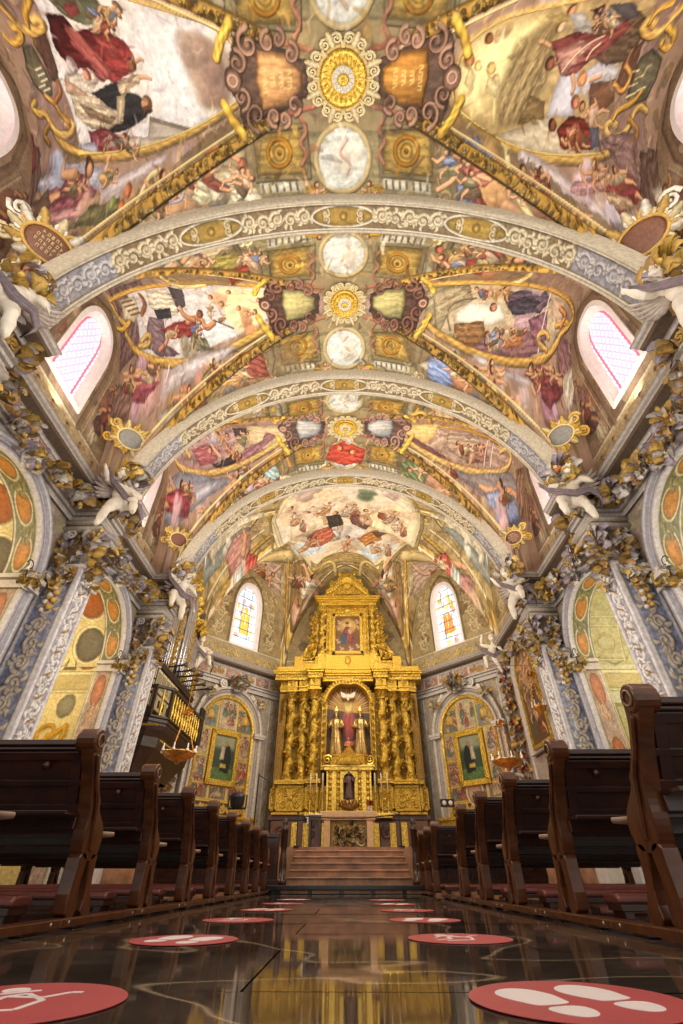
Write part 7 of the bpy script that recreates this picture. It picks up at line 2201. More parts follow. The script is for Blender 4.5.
# tabernacle
mb = MB()
mb.bx(-.95, .95, -.35, .4, 2.1, 2.22); mb.bx(-.88, .88, -.28, .4, 2.22, 3.55); mb.bx(-.98, .98, -.40, .4, 3.55, 3.66); mb.bx(-1.02, 1.02, -.46, .4, 3.66, 3.72)
for s in (-1, 1):
    for x in (.42, .74):
        mb.lathe((s * x, -.36, 2.24), [(.085, 0), (.085, .06), (.06, .09)] + [(.062 + .018 * math.sin(k * 1.9), .1 + k * .055) for k in range(20)] + [(.06, 1.2), (.1, 1.28), (.1, 1.32)], 12)
    mb.scroll((s * .86, -.2, 3.95), (s, 0, 0), (0, 0, 1), .2, 1.5, .05, 4, sgn=s)
mb.lathe((0, -.05, 3.72), [(.62, 0), (.62, .08), (.55, .12), (.5, .25), (.36, .42), (.26, .5), (.22, .56), (.15, .66), (.05, .72), (.001, .8)], 24, flute=lambda a, z: 1 + .05 * math.cos(8 * a))
inn, out = arch_pts(.22, 2.3, 3.22), arch_pts(.30, 2.3, 3.22)
mb.grid(np.array([[(x, -.28, z) for x, z in inn], [(x, -.36, z) for x, z in inn], [(x, -.36, z) for x, z in out], [(x, -.28, z) for x, z in out]]))
mb.build('tabernacle', M_GOLDS, ra, bevel=.006)
mb = MB(); inn = arch_pts(.23, 2.3, 3.22); mb.add([(x, -.285, z) for x, z in inn], [tuple(range(len(inn)))]); mb.build('small_niche', simple('dark niche', rgb(70, 44, 34), .7), ra)
# upper tier
mb = MB()
mb.bx(-1.55, 1.55, .1, .9, 7.72, 8.35); mb.bx(-2.55, 2.55, .3, .9, 7.72, 8.2); mb.bx(-2.6, 2.6, .25, .9, 8.1, 8.2)
for s in (-1, 1):
    mb.bx(s * 1.22 - .18, s * 1.22 + .18, -.05, .6, 7.75, 8.45); mb.bx(s * 2.3 - .2, s * 2.3 + .2, .1, .6, 7.75, 8.35)
    mb.bx(s * .92 - .12, s * .92 + .12, .2, .7, 8.35, 10.9)
    for k in range(8): mb.leaf((s * .92, .19, 8.5 + k * .28), (0, -.2, 1), (0, -1, 0), .27, .16, .4)
mb.bx(-1.0, 1.0, .3, .8, 8.3, 11.0)
for a, b, c, d in ((-.74, .74, 8.5, 8.64), (-.74, .74, 10.44, 10.58), (-.74, -.60, 8.5, 10.58), (.60, .74, 8.5, 10.58)): mb.bx(a, b, .16, .35, c, d)
for k in range(9): mb.leaf((-.5 + k * .125, .2, 10.6), (0, -.3, 1), (0, -1, 0), .26, .18, .5)
mb.ell((0, .12, 10.78), (.2, .08, .15), 10); mb.ell((0, .1, 8.15), (.16, .1, .2), 10)
mb.build('upper_tier', M_GOLD, ra, bevel=.01)
for s in (-1, 1): gold_column(ra, s * 1.24, .12, 8.52, 10.62, .15, s, 'upper_column')
mb = MB()
for z0, z1, e in ((10.95, 11.1, .0), (11.1, 11.2, .08), (11.2, 11.3, .16), (11.3, 11.38, .22)): mb.bx(-1.45 - e, 1.45 + e, -.05 - e, .8, z0, z1)
for k in range(22): mb.bx(-1.5 + k * .14, -1.43 + k * .14, -.17, -.08, 11.12, 11.19)
mb.build('upper_cornice', M_GOLD, ra, bevel=.01)
for s in (-1, 1):      # flanking scroll brackets with hanging fruit
    mb = MB(); out = smooth_poly([(s * 1.42, 10.7), (s * 1.6, 10.3), (s * 1.62, 9.6), (s * 1.85, 9.0), (s * 2.15, 8.6), (s * 2.1, 8.25), (s * 1.45, 8.25)], 2); mb.prism(out, .25, .55, 'y')
    g = random.Random(4)
    for k in range(34):
        q = k / 33; x = 1.5 + .12 * math.sin(q * 5) + .45 * q ** 2.2
        mb.leaf((s * (x + g.uniform(-.1, .16)), .22, 10.6 - q * 2.2), (s * g.uniform(-.6, .9), -.4, g.uniform(-1, .6)), (0, -1, 0), .3, .18, .5)
        mb.ell((s * (x + g.uniform(-.05, .15)), .2, 10.6 - q * 2.2), .06, 6)
    mb.scroll((s * 1.95, .22, 8.45), (s, 0, 0), (0, 0, 1), .22, 1.6, .07, 0, sgn=s)
    mb.build('scroll_bracket', M_GOLD, ra)
mb = MB()      # crowning shell with volutes
for k in range(13):
    a = PI * (k + .5) / 13
    mb.tube([(.08 * math.cos(a), -.02, 12.15 + .08 * math.sin(a)), (.32 * math.cos(a), -.14, 12.15 + .34 * math.sin(a)), (.52 * math.cos(a), -.10, 12.15 + .60 * math.sin(a))], [.03, .075, .085], 6)
mb.ell((0, -.05, 12.05), (.22, .14, .2), 10)
for s in (-1, 1):
    mb.scroll((s * .62, -.05, 12.15), (s, 0, 0), (0, 0, 1), .26, 1.7, .08, 1, sgn=s); mb.scroll((s * .86, -.05, 11.62), (s, 0, 0), (0, 0, 1), .22, 1.6, .07, 0, sgn=-s)
    mb.tube([(s * 1.15, 0, 11.42), (s * .95, 0, 11.75), (s * .6, 0, 11.9)], [.1, .08, .06], 8)
    for k in range(8): mb.leaf((s * (.2 + .1 * k), -.08, 11.5 + .09 * (8 - k)), (s * .8, -.3, .8), (0, -1, 0), .3, .2, .5)
    mb.leaf((s * .3, -.05, 12.6), (s * .4, 0, 1), (0, -1, 0), .3, .2, .4)
mb.bx(-1.0, 1.0, .05, .4, 11.38, 11.6); mb.prism(smooth_poly([(-.9, 11.5), (.9, 11.5), (.6, 12.3), (.35, 12.72), (0, 12.85), (-.35, 12.72), (-.6, 12.3)], 1), .05, .3, 'y')
mb.build('shell_crest', M_GOLD, ra)
# the painting in the upper tier
cv = Canvas(-.62, .62, 8.6, 10.5, .018, rgb(112, 74, 44), 103)
cv.disc((0, 9.95), .5, .42, rgb(196, 150, 80), soft=10); cv.disc((0, 9.95), .3, .26, rgb(222, 184, 106), soft=6)
cv.poly([(-.3, 9.1), (.25, 9.05), (.32, 9.5), (.12, 9.9), (-.12, 9.92), (-.26, 9.6)], rgb(140, 70, 60), warp=.03, fold=.3); cv.poly([(-.36, 9.0), (-.06, 8.98), (-.02, 9.5), (-.2, 9.62), (-.34, 9.4)], rgb(64, 84, 98), warp=.03, fold=.3); cv.poly([(.1, 9.0), (.34, 9.05), (.36, 9.4), (.16, 9.3)], rgb(150, 60, 66), warp=.03, fold=.3)
cv.disc((-.02, 10.02), .09, .11, rgb(206, 160, 124), n=12, edge=.3); cv.disc((-.02, 10.1), .11, .07, rgb(90, 56, 36), n=12)
cv.disc((.14, 9.68), .13, .16, rgb(214, 166, 128), n=12, edge=.3); cv.disc((.17, 9.86), .07, .075, rgb(206, 156, 116), n=12, edge=.3)
for x, z in ((-.45, 10.2), (.46, 10.22), (-.5, 9.2), (.45, 8.95), (-.35, 8.85), (.1, 8.85), (-.5, 9.9), (.5, 9.9)):
    cv.disc((x, z), .07, .07, rgb(216, 170, 130), n=10, edge=.3); cv.disc((x + .08, z - .1), .12, .07, rgb(206, 176, 150), ang=.5, n=10, warp=.03)
cv.mottle(.1)
x, z = cv.axes(); Xg, Zg = np.meshgrid(x, z)
p = grid_obj('picture', np.stack([Xg, .24 + 0 * Xg, Zg], -1), cv.C, M_VC, ra); p['label'] = 'painting of a woman in blue and red holding a child'
# ------------------------------------------------------------------ statues
def remesh(o, vox=.02, smooth_it=3):
    m = o.modifiers.new('Remesh', 'REMESH'); m.mode = 'VOXEL'; m.voxel_size = vox; m.use_smooth_shade = True
    s = o.modifiers.new('Smooth', 'SMOOTH'); s.iterations = smooth_it; s.factor = .5
    return o
def robed(mb, c, h, turn=0.0, arm=1, mitre=True):
    """a standing robed figure: folded skirt, shoulders, neck, head and bent arms"""
    c = np.asarray(c, float); f = h / 1.75
    fl = lambda a, z: 1 + .09 * math.sin(7 * a + 2 * z) + .05 * math.sin(11 * a)
    mb.lathe(c, [(.001, 0), (.30 * f, 0), (.28 * f, .2 * f), (.22 * f, .6 * f), (.19 * f, .95 * f), (.21 * f, 1.2 * f), (.19 * f, 1.38 * f), (.07 * f, 1.46 * f), (.06 * f, 1.54 * f), (.001, 1.55 * f)], 28, flute=fl)
    mb.ell(c + [0, 0, 1.36 * f], (.25 * f, .15 * f, .10 * f), 12)
    mb.ell(c + [.0, -.02 * f, 1.63 * f], (.095 * f, .105 * f, .13 * f), 14)
    mb.ell(c + [.0, -.12 * f, 1.62 * f], (.02 * f, .03 * f, .03 * f), 6)
    mb.ell(c + [.0, -.09 * f, 1.53 * f], (.06 * f, .05 * f, .08 * f), 8)
    if mitre: mb.prism([(c[0] - .09 * f, c[2] + 1.68 * f), (c[0] + .09 * f, c[2] + 1.68 * f), (c[0] + .11 * f, c[2] + 1.82 * f), (c[0], c[2] + 2.02 * f), (c[0] - .11 * f, c[2] + 1.82 * f)], c[1] - .07 * f, c[1] + .06 * f, 'y')
    for s in (-1, 1):
        up = arm == s
        sh = c + [s * .22 * f, 0, 1.36 * f]; el = c + [s * .33 * f, -.08 * f, 1.08 * f]; ha = c + ([s * .42 * f, -.25 * f, 1.32 * f] if up else [s * .10 * f, -.28 * f, 1.02 * f])
        mb.tube([sh, el, ha], [.085 * f, .08 * f, .04 * f], 8); mb.ell(ha, .05 * f, 8)
    mb.grid(np.array([[(c[0] + (.30 + .03 * math.sin(k * 1.7)) * f * math.cos(a), c[1] + .22 * f * math.sin(a) + .02, c[2] + z * f) for k, z in enumerate(np.linspace(.12, 1.36, 8))] for a in np.linspace(.2, PI - .2, 14)]))
sc_ = 1.9
for s, lb in ((-1, 'left statue in the altarpiece niche, mitred and raising a hand'), (1, 'right statue in the altarpiece niche, mitred and holding a staff')):
    root = empty('statue', (RX + s * .52, RY + .18, 4.1), lb, 'statue', 'gilded statues in the altarpiece niche')
    mb = MB(); robed(mb, (0, 0, .06), 1.75, arm=-1 if s < 0 else 1); b = remesh(mb.build('figure', M_SILV if s < 0 else M_SILV, root), .025, 2)
    mb = MB(); mb.lathe((0, 0, -.35), [(.36, 0), (.36, .1), (.3, .14), (.3, .32), (.34, .36), (.34, .41)], 16); mb.build('pedestal', M_GOLDS, root)
    mb = MB(); hx = -.42 if s < 0 else .42; mb.tube([(hx, -.26, .1), (hx, -.26, 2.0)], .018, 6)
    mb.scroll((hx + .08 * s, -.26, 2.05), (s, 0, 0), (0, 0, 1), .12, 1.2, .022, PI / 2); mb.build('staff', M_GOLDS, root)
root = empty('statue', (RX, RY + .05, 3.98), 'small child figure between the two mitred statues', 'statue')
mb = MB(rgb(206, 150, 110)); robed(mb, (0, 0, 0), .85, mitre=False); mb.build('figure', simple('rosy painted wood', rgb(196, 120, 84), .45, 0, .4, 12, .3), root, smooth=True)
root = empty('statue', (RX, RY - .42, 2.24), 'small robed saint with a dark cloak in the tabernacle niche', 'statue')
mb = MB(); robed(mb, (0, 0, .28), .98, mitre=False); mb.build('figure', simple('dark painted robe', rgb(96, 74, 70), .5, 0, .4, 10, .35), root, smooth=True)
mb = MB(); mb.ell((0, 0, .16), (.36, .2, .2), 14, rough=.06)
for k in range(16):
    a = 2 * PI * k / 16; mb.leaf((.28 * math.cos(a), .16 * math.sin(a), .12), (math.cos(a), math.sin(a), .5), (0, 0, 1), .2, .12, .4)
mb.build('pedestal', M_SILV, root)
# candlesticks on the gradine
def make_candlestick():
    root = empty('candlestick')
    mb = MB(); mb.lathe((0, 0, 0), [(.10, 0), (.10, .03), (.05, .06), (.03, .12), (.055, .2), (.03, .28), (.025, .5), (.045, .56), (.03, .62), (.07, .66), (.07, .69), (.001, .69)], 14); mb.build('stick', M_GOLDS, root, smooth=True)
    mb = MB(); mb.lathe((0, 0, .69), [(.024, 0), (.024, .62), (.018, .64), (.001, .645)], 10); mb.build('candle', simple('ivory wax', rgb(240, 230, 206), .4), root, smooth=True)
    return root
cs = make_candlestick()
for k, x in enumerate((-1.62, -1.36, -1.10, 1.10, 1.36, 1.62)):
    o = cs if k == 0 else copy_tree(cs)
    o.location = (RX + x * .92, RY - .50 + .06 * abs(abs(x) - 1.36), 1.60 + .5)
    tag(o, 'tall white candle on a gilded stick, %s on the %s of the tabernacle' % (('outermost', 'middle', 'innermost')[k] if k < 3 else ('innermost', 'middle', 'outermost')[k - 3], 'left' if k < 3 else 'right'), 'candlestick', 'candles flanking the tabernacle')
for s in (-1, 1):
    mb = MB(); mb.bx(s * 1.28 - .40, s * 1.28 + .40, -.66, -.30, 2.02, 2.1); mb.bx(s * 1.28 - .34, s * 1.28 + .34, -.60, -.30, 1.96, 2.02)
    mb.build('candle_ledge', M_GOLDS, ra, bevel=.01)
# ------------------------------------------------------------------ altar table
root = empty('altar_table', (.02, 15.5, .8), 'pale marble altar table with a carved silver front, before the altarpiece', 'altar')
M_PINK = simple('rosy cream marble', rgb(222, 180, 132), .35, 0, .5, 6, .1)
mb = MB(); mb.bx(-.80, .80, -.35, .35, .76, .90); mb.bx(-.76, .76, -.32, .32, .70, .76); mb.build('slab', M_PINK, root, bevel=.01)
for s in (-1, 1):
    mb = MB(); mb.bx(s * .6 - .09, s * .6 + .09, -.28, .28, 0, .70); mb.bx(s * .6 - .12, s * .6 + .12, -.30, .30, 0, .08); mb.build('leg', M_PINK, root, bevel=.01)
mb = MB(rgb(170, 140, 84)); mb.bx(-.5, .5, -.2, .2, .05, .70)
g = random.Random(8)
for s in (-1, 1):
    for x, z, r in ((.15, .4, .12), (.34, .5, .11), (.36, .22, .12), (.18, .18, .09)): mb.scroll((s * x, -.22, z), (s, 0, 0), (0, 0, 1), r, 1.4, .03, x * 9, g.choice([rgb(226, 206, 160), rgb(206, 170, 90)]), sgn=s)
mb.lathe((0, -.21, .38), [(.001, .05), (.05, .04), (.09, .0)], 14, rgb(70, 70, 78), M=rotm(rx=PI / 2)); mb.ell((0, -.22, .52), (.22, .03, .06), 10, rgb(226, 190, 90))
leaf_cluster(mb, (0, -.2, .36), (.45, .02, .28), 50, (rgb(222, 200, 150), rgb(190, 150, 80), rgb(120, 96, 60)), (0, -1, 0), 3, .14, .08)
mb.build('front_panel', M_STUCCO, root, vcol=True)
mb = MB(); mb.bx(-1.12, -.72, 15.1, 15.7, 1.60, 1.63); mb.bx(-1.14, -1.10, 15.1, 15.7, 1.40, 1.62)
t = empty('credence_table', (0, 0, 0), 'small side table under a white cloth, left of the altar table', 'table')
mb.build('cloth', M_WHITE, t); mb = MB(); mb.bx(-1.10, -.74, 15.14, 15.66, 1.5, 1.60)
for x in (-1.06, -.78):
    for y in (15.18, 15.62): mb.bx(x - .03, x + .03, y - .03, y + .03, .8, 1.5)
mb.build('frame', M_WOOD, t)
mb = MB(); mb.lathe((.62, 15.3, 1.7), [(.04, 0), (.06, .03), (.05, .1), (.03, .12), (.001, .12)], 12); leaf_cluster(mb, (.62, 15.3, 1.86), (.09, .09, .06), 16, (rgb(190, 50, 40), rgb(200, 90, 60)), (0, 0, 1), 2, .08, .05)
tag(mb.build('flower_pot', M_VC, None, vcol=True), 'small red flowers on the right end of the altar table', 'flowers')
# ------------------------------------------------------------------ side altars on the oblique apse walls
def side_altar(sx, side, lb):
    a, b = np.array((sx * 6.6, 18.5)), np.array((sx * 3.2, 22.1)); d = (b - a) / np.hypot(*(b - a))
    inn = np.array([-d[1], d[0]]) * sx            # towards the nave
    if inn @ (np.array((0, 18.)) - a) < 0: inn = -inn
    o = a + d * 2.22 + inn * .02
    root = empty('side_altar', (o[0], o[1], 0), lb, 'altarpiece', 'painted side altars in the apse')
    D3 = np.array([d[0], d[1], 0]); I3 = np.array([inn[0], inn[1], 0]); Zv = np.array([0, 0, 1.0])
    W = lambda s, z, q: D3 * s + I3 * q + Zv * z
    # stone arch with mouldings
    def ap(hw, z0, zs, n=26): return [(-hw, z0)] + [(hw * math.cos(PI - PI * i / n), zs + hw * math.sin(PI - PI * i / n)) for i in range(n + 1)] + [(hw, z0)]
    mb = MB(rgb(206, 196, 184))
    prof = [(1.36, .0), (1.36, .16), (1.46, .18), (1.48, .12), (1.60, .12), (1.62, .22), (1.72, .24), (1.74, .0)]
    cols = [rgb(150, 132, 110), rgb(214, 204, 192), rgb(190, 178, 166), rgb(140, 126, 116), rgb(196, 186, 178), rgb(226, 218, 208), rgb(196, 184, 172), rgb(150, 140, 130)]
    G = np.array([[W(s, z, q) for s, z in ap(r, .8, 5.0)] for r, q in prof])
    mb.grid(G, np.repeat(np.array(cols)[:, None], G.shape[1], 1))
    for s in (-1, 1):
        for z0, z1, e in ((4.86, 4.94, .06), (4.94, 5.04, .12)):
            c = W(s * 1.55, (z0 + z1) / 2, .14); mb.box(c, (.46 + e, .3 + e, z1 - z0), rotm(rz=math.atan2(d[1], d[0])), rgb(222, 214, 204))
    mb.build('stone_arch', M_STUCCO, root, vcol=True)
    # painted panels
    cv = Canvas(-1.34, 1.34, 2.0, 6.4, .022, rgb(206, 170, 84), 111 + (sx > 0)); g = random.Random(5 + (sx > 0))
    def pan(x0, x1, z0, z1, c):
        cv.rect(x0, x1, z0, z1, c, tex=.2)
        for k in range(5):
            cv.fig([[.42, 0, g.uniform(x0 + .12, x1 - .12)], [0, .55, g.uniform(z0 + .05, max(z0 + .1, z1 - .6))]], g.choice([rgb(150, 100, 86), rgb(120, 116, 110), rgb(176, 150, 116), rgb(110, 120, 96), rgb(160, 90, 70)]), pose=g.choice((0, 1)), seed=g.randint(0, 99))
        cv.line([(x0, z0), (x1, z0), (x1, z1), (x0, z1)], .07, rgb(216, 180, 92), closed=True, h=.03)
    pan(-.46, .42, 5.0, 6.25, rgb(190, 172, 140)); pan(-1.26, -.5, 5.0, 5.9, rgb(120, 132, 120)); pan(.46, 1.26, 5.0, 5.9, rgb(112, 128, 124))
    pan(-1.26, -.72, 4.0, 4.95, rgb(180, 160, 130)); pan(.72, 1.26, 4.0, 4.95, rgb(176, 158, 132)); pan(-1.26, -.72, 3.1, 3.95, rgb(150, 128, 104)); pan(.72, 1.26, 3.1, 3.95, rgb(156, 128, 108))
    for x0, x1 in ((-1.26, -.45), (-.4, .4), (.45, 1.26)): pan(x0, x1, 2.55, 3.05, rgb(130, 112, 92))
    for x in (-.86, .86):
        cv.poly([(x - .16, 5.3), (x + .16, 5.3), (x + .18, 5.6), (x, 5.75), (x - .18, 5.6)], rgb(222, 180, 84), warp=.02, h=.05); cv.disc((x, 5.78), .1, .07, rgb(232, 200, 110), n=10, h=.05)
    cv.rect(-1.3, 1.3, 2.05, 2.5, rgb(84, 62, 34))
    for k in range(5): cv.acanthus((-1.25 + k * .5, 2.28), (-.78 + k * .5, 2.28), rgb(216, 172, 76), .42, 2, k, h=.03)
    cv.line([(-1.3, 2.5), (1.3, 2.5)], .07, rgb(226, 190, 100), h=.03); cv.line([(-1.3, 2.04), (1.3, 2.04)], .09, rgb(120, 140, 70), h=.03)
    if sx > 0:
        cv.disc((.15, 2.82), .32, .42, rgb(206, 160, 130), warp=.02, edge=.4); cv.ring((.15, 2.82), .36, .46, .09, rgb(214, 190, 150), h=.04)
    cv.mottle(.12)
    s_, z_ = cv.axes(); S_, Z_ = np.meshgrid(s_, z_)
    mk = ((Z_ < 5.0) | (S_ ** 2 + (Z_ - 5.0) ** 2 < 1.36 ** 2))[:-1, :-1]
    P = D3 * S_[..., None] + I3 * (.06 + cv.H)[..., None] + Zv * Z_[..., None]
    grid_obj('painted_panels', P, cv.C, M_VC, root, mk)
    mb = MB()
    prof = [(1.22, .08), (1.24, .16), (1.33, .18), (1.38, .10)]
    mb.grid(np.array([[W(s, z, q) for s, z in ap(r, 2.0, 5.0)] for r, q in prof])); mb.build('gilt_arch', M_GOLDS, root)
    R3 = rotm(rz=math.atan2(d[1], d[0]))
    mb = MB()
    for c, sz in (((-.59, 3.98), (.2, 1.95)), ((.59, 3.98), (.2, 1.95)), ((0, 3.1), (1.36, .2)), ((0, 4.86), (1.36, .2))): mb.box(W(c[0], c[1], .14), (sz[0], .12, sz[1]), R3)
    fr = mb.build('picture_frame', M_GOLD, root, bevel=.02)
    cv = Canvas(-.5, .5, 3.18, 4.78, .02, rgb(52, 70, 52), 115)
    cv.rect(-.5, .5, 3.18, 3.6, rgb(84, 112, 62), tex=.3); cv.rect(-.5, .5, 4.3, 4.78, rgb(150, 150, 120), soft=10)
    cv.poly([(-.1, 3.5), (.3, 3.45), (.36, 4.0), (.22, 4.42), (.0, 4.4), (-.08, 4.0)], rgb(26, 28, 30), warp=.04); cv.poly([(-.18, 3.9), (.02, 3.9), (.04, 4.35), (-.14, 4.38)], rgb(222, 206, 170), warp=.04); cv.poly([(-.12, 3.62), (.2, 3.6), (.16, 3.76), (-.1, 3.76)], rgb(226, 190, 84), warp=.03)
    cv.disc((.05, 4.46), .08, .1, rgb(196, 150, 110), n=12, edge=.3); cv.mottle(.12)
    s_, z_ = cv.axes(); S_, Z_ = np.meshgrid(s_, z_)
    o = grid_obj('picture', D3 * S_[..., None] + I3 * .13 + Zv * Z_[..., None], cv.C, M_VC, root); o['label'] = 'dark green picture of a black and white figure'
    mb = MB(); mb.box(W(0, 1.4, .35), (3.0, .7, 1.2), R3); mb.box(W(0, 1.96, .38), (3.1, .8, .1), R3); mb.build('altar_block', M_GOLDS, root, bevel=.02)
    # carved stone crest over the arch
    mb = MB(); leaf_cluster(mb, W(0, 6.85, .25), (.5, .2, .25), 40, (CW, CG, rgb(176, 160, 140)), I3, 4, .3, .16)
    for s in (-1, 1):
        mb.scroll(W(s * .55, 6.75, .22), D3 * s, Zv, .2, 1.5, .06, 1, CW, sgn=s)
        mb.tube([W(s * .9, 6.55, .22), W(s * 1.25, 6.2, .22), W(s * 1.5, 5.8, .2)], [.1, .09, .05], 7, CW)
        leaf_cluster(mb, W(s * 1.3, 6.2, .25), (.2, .1, .2), 14, (CW, CG), I3, 5, .22, .12)
    mb.build('crest', M_STUCCO, root, vcol=True)
side_altar(-1, 'left', 'arched side altar of gilt-framed paintings, left of the main altarpiece')
side_altar(1, 'right', 'arched side altar of gilt-framed paintings, right of the main altarpiece')
# garlanded corner columns where the chancel walls turn
for sx, side in ((-1, 'left'), (1, 'right')):
    root = empty('corner_garland', (sx * 6.42, 18.35, 0), 'tall garland of carved leaves and fruit on the %s corner of the apse' % side, 'carving', 'corner garlands')
    mb = MB(); mb.bx(-.2, .2, -.1, .25, 1.0, 6.9, rgb(206, 196, 190)); mb.build('strip', M_STUCCO, root, vcol=True)
    mb = MB()
    g = random.Random(3)
    for k in range(15):
        z = 6.6 - k * .27; leaf_cluster(mb, (-sx * .06, -.16, z), (.14, .1, .16), 7, (CG, CW, rgb(176, 90, 70), CB), (-sx * .6, -.8, 0), k, .24, .13)
    for k in range(3): mb.ell((-sx * .1, -.2, 6.4 - k * .8), (.09, .08, .09), 8, rgb(190, 60, 50))
    mb.build('garland', M_STUCCO, root, vcol=True)
# ------------------------------------------------------------------ the tall arched canvas on the right chancel wall
root = empty('wall_painting', (6.5, 16.15, 0), 'dark arched canvas in a thin gilt frame on the right chancel wall', 'painting')
hw = .82
o1 = window_outline(hw, 3.7, 6.1, 6.75); o2 = [(y * 1.10, 3.60 + (z - 3.7) * 1.05) for y, z in o1]; o3 = [(y * 1.32, 3.45 + (z - 3.7) * 1.14) for y, z in o1]
mb = MB(); mb.grid(np.array([[(-q, y, z) for y, z in o + o[:1]] for o, q in ((o1, .06), (o1, .12), (o2, .12), (o2, .04))])); mb.build('gilt_frame', M_GOLDS, root)
mb = MB(rgb(196, 184, 176)); mb.grid(np.array([[(-q, y, z) for y, z in o + o[:1]] for o, q in ((o2, .02), (o3, .10), ([(y * 1.08, z + .02) for y, z in o3], .16), ([(y * 1.16, z + .04) for y, z in o3], .0))])); mb.build('stone_surround', M_STUCCO, root, vcol=True)
cv = Canvas(-hw, hw, 3.7, 6.8, .02, rgb(92, 70, 48), 121); g = random.Random(6)
cv.poly([(-.8, 5.2), (.8, 5.2), (.8, 6.8), (-.8, 6.8)], rgb(130, 108, 76), warp=.1, soft=8)
for x, z, c, p in ((-.3, 3.9, rgb(120, 64, 52), 0), (.3, 3.95, rgb(84, 80, 66), 1), (-.05, 4.4, rgb(176, 140, 100), 1), (.4, 4.7, rgb(140, 110, 84), 1), (-.45, 4.8, rgb(96, 74, 60), 0), (.1, 5.4, rgb(190, 156, 116), 3), (-.3, 5.7, rgb(150, 110, 84), 2), (.4, 5.8, rgb(160, 120, 90), 2)):
    cv.fig([[.8, 0, x], [0, .95, z]], c, pose=p, seed=int(z * 10))
cv.mottle(.15)
y_, z_ = cv.axes(); Y_, Z_ = np.meshgrid(y_, z_)
t = np.clip((Z_ - 6.1) / .65, 0, 1); mk = (np.abs(Y_) < hw * np.sqrt(1 - t ** 2) + .02)[:-1, :-1] & (Z_[:-1, :-1] < 6.72)
grid_obj('canvas', np.stack([-.07 + 0 * Y_, Y_, Z_], -1), cv.C, M_VC, root, mk)
# ------------------------------------------------------------------ organ and its balcony on the left chancel wall
M_PIPE = simple('tin organ pipe', rgb(190, 192, 200), .25, .8, .5, 6, .1)
M_DKW = simple('dark stained wood', rgb(52, 38, 30), .4, 0, .5, 8, .25)
M_BLK = simple('matt black', rgb(26, 26, 28), .5)
org = empty('organ', (-6.5, 16.2, 0), 'gilded organ case with tin pipes over a balcony on the left chancel wall', 'organ')
org.scale = (.6, 1, 1)
mb = MB(); mb.bx(.0, .75, -1.95, 2.0, 5.55, 5.75); mb.bx(.0, .65, -1.9, 1.95, 4.3, 5.55); mb.bx(0, .45, -1.9, 1.95, 5.7, 9.3); mb.build('case', M_DKW, org, bevel=.01)
mb = MB(rgb(226, 214, 176)); 
for k in range(5):
    y = -1.8 + k * .42
    mb.bx(.65, .69, y, y + .36, 4.85, 5.5, rgb(232, 218, 176)); mb.bx(.65, .69, y, y + .36, 4.35, 4.78, rgb(222, 206, 160))
    for q in range(4): mb.bx(.69, .70, y + .04 + q * .085, y + .075 + q * .085, 4.95, 5.42, rgb(70, 54, 40))
    mb.bx(.69, .70, y + .1, y + .26, 4.45, 4.68, rgb(60, 46, 36))
for k in range(2):
    x = .06 + k * .32
    for z0, z1, n_ in ((4.35, 4.70, 0), (4.78, 5.12, 3), (5.18, 5.5, 4)):
        mb.bx(x, x + .27, -1.95, -1.90, z0, z1, rgb(232, 220, 184))
        for q in range(n_): mb.bx(x + .03, x + .24, -1.96, -1.95, z0 + .04 + q * .08, z0 + .085 + q * .08, rgb(70, 54, 40))
        if not n_: mb.prism([(x + .06, (z0 + z1) / 2), (x + .135, z0 + .06), (x + .21, (z0 + z1) / 2), (x + .135, z1 - .06)], -1.96, -1.95, 'y', rgb(60, 46, 36))
mb.build('console_panels', M_STUCCO, org, vcol=True)
def pipe(parent, x, y, z0, z1, r):
    mb = MB(); mb.lathe((x, y, z0), [(r * .25, 0), (r * .95, (z1 - z0) * .16), (r, (z1 - z0) * .18), (r, z1 - z0), (r * .9, z1 - z0)], 14); mb.bx(x + r * .6, x + r * 1.02, y - r * .4, y + r * .4, z0 + (z1 - z0) * .19, z0 + (z1 - z0) * .23)
    return mb.build('pipe', M_PIPE, parent, smooth=True)
for k in range(5): pipe(org, .56, -1.78 + k * .19, 5.75, 7.75 + .1 * k, .075)
for k, (dy, dz) in enumerate(((-.62, 8.7), (-.28, 9.2), (.06, 9.35), (.40, 9.1))): pipe(org, .60 + .07 * (k in (1, 2)), dy, 5.75, dz, .13)
for k in range(5): pipe(org, .56, .8 + k * .2, 5.75, 8.0 - .1 * k, .075)
mb = MB()
for y, h in ((-1.92, 8.2), (-.86, 9.6), (.62, 9.6), (1.9, 8.3)):
    mb.bx(.40, .66, y - .07, y + .07, 5.75, h)
    for k in range(int((h - 5.9) / .22)): mb.leaf((.66, y, 5.9 + k * .22), (.3, 0, 1), (1, 0, 0), .24, .2, .5)
    mb.scroll((.6, y, h + .15), (0, 1, 0), (0, 0, 1), .2, 1.5, .06, 1)
for k in range(40):
    y = -1.9 + k * .097; z = 8.2 + (1.3 * math.exp(-((y + .1) / .75) ** 2)) + .12 * math.sin(k * 2.1)
    mb.leaf((.62, y, z), (.4, math.sin(k * 1.3) * .6, 1), (1, 0, 0), .42, .26, .5)
for y, z in ((-.12, 10.0), (-.5, 9.8), (.3, 9.8)): mb.ell((.55, y, z), (.14, .18, .26), 10)
mb.build('gilded_carving', M_GOLD, org)
for k in range(6):       # horizontal trumpets
    y = -1.0 + k * .5; L = 1.0 + .25 * (k % 3)
    mb = MB(); mb.tube([(.6, y, 5.86), (.6 + L * .8, y + .05, 5.94), (.6 + L, y + .06, 5.97)], [.02, .04, .10], 10); mb.build('trumpet', simple('dark bronze pipe', rgb(78, 66, 56), .35, .6) if k == 0 else bpy.data.materials['dark bronze pipe'], org, smooth=True)
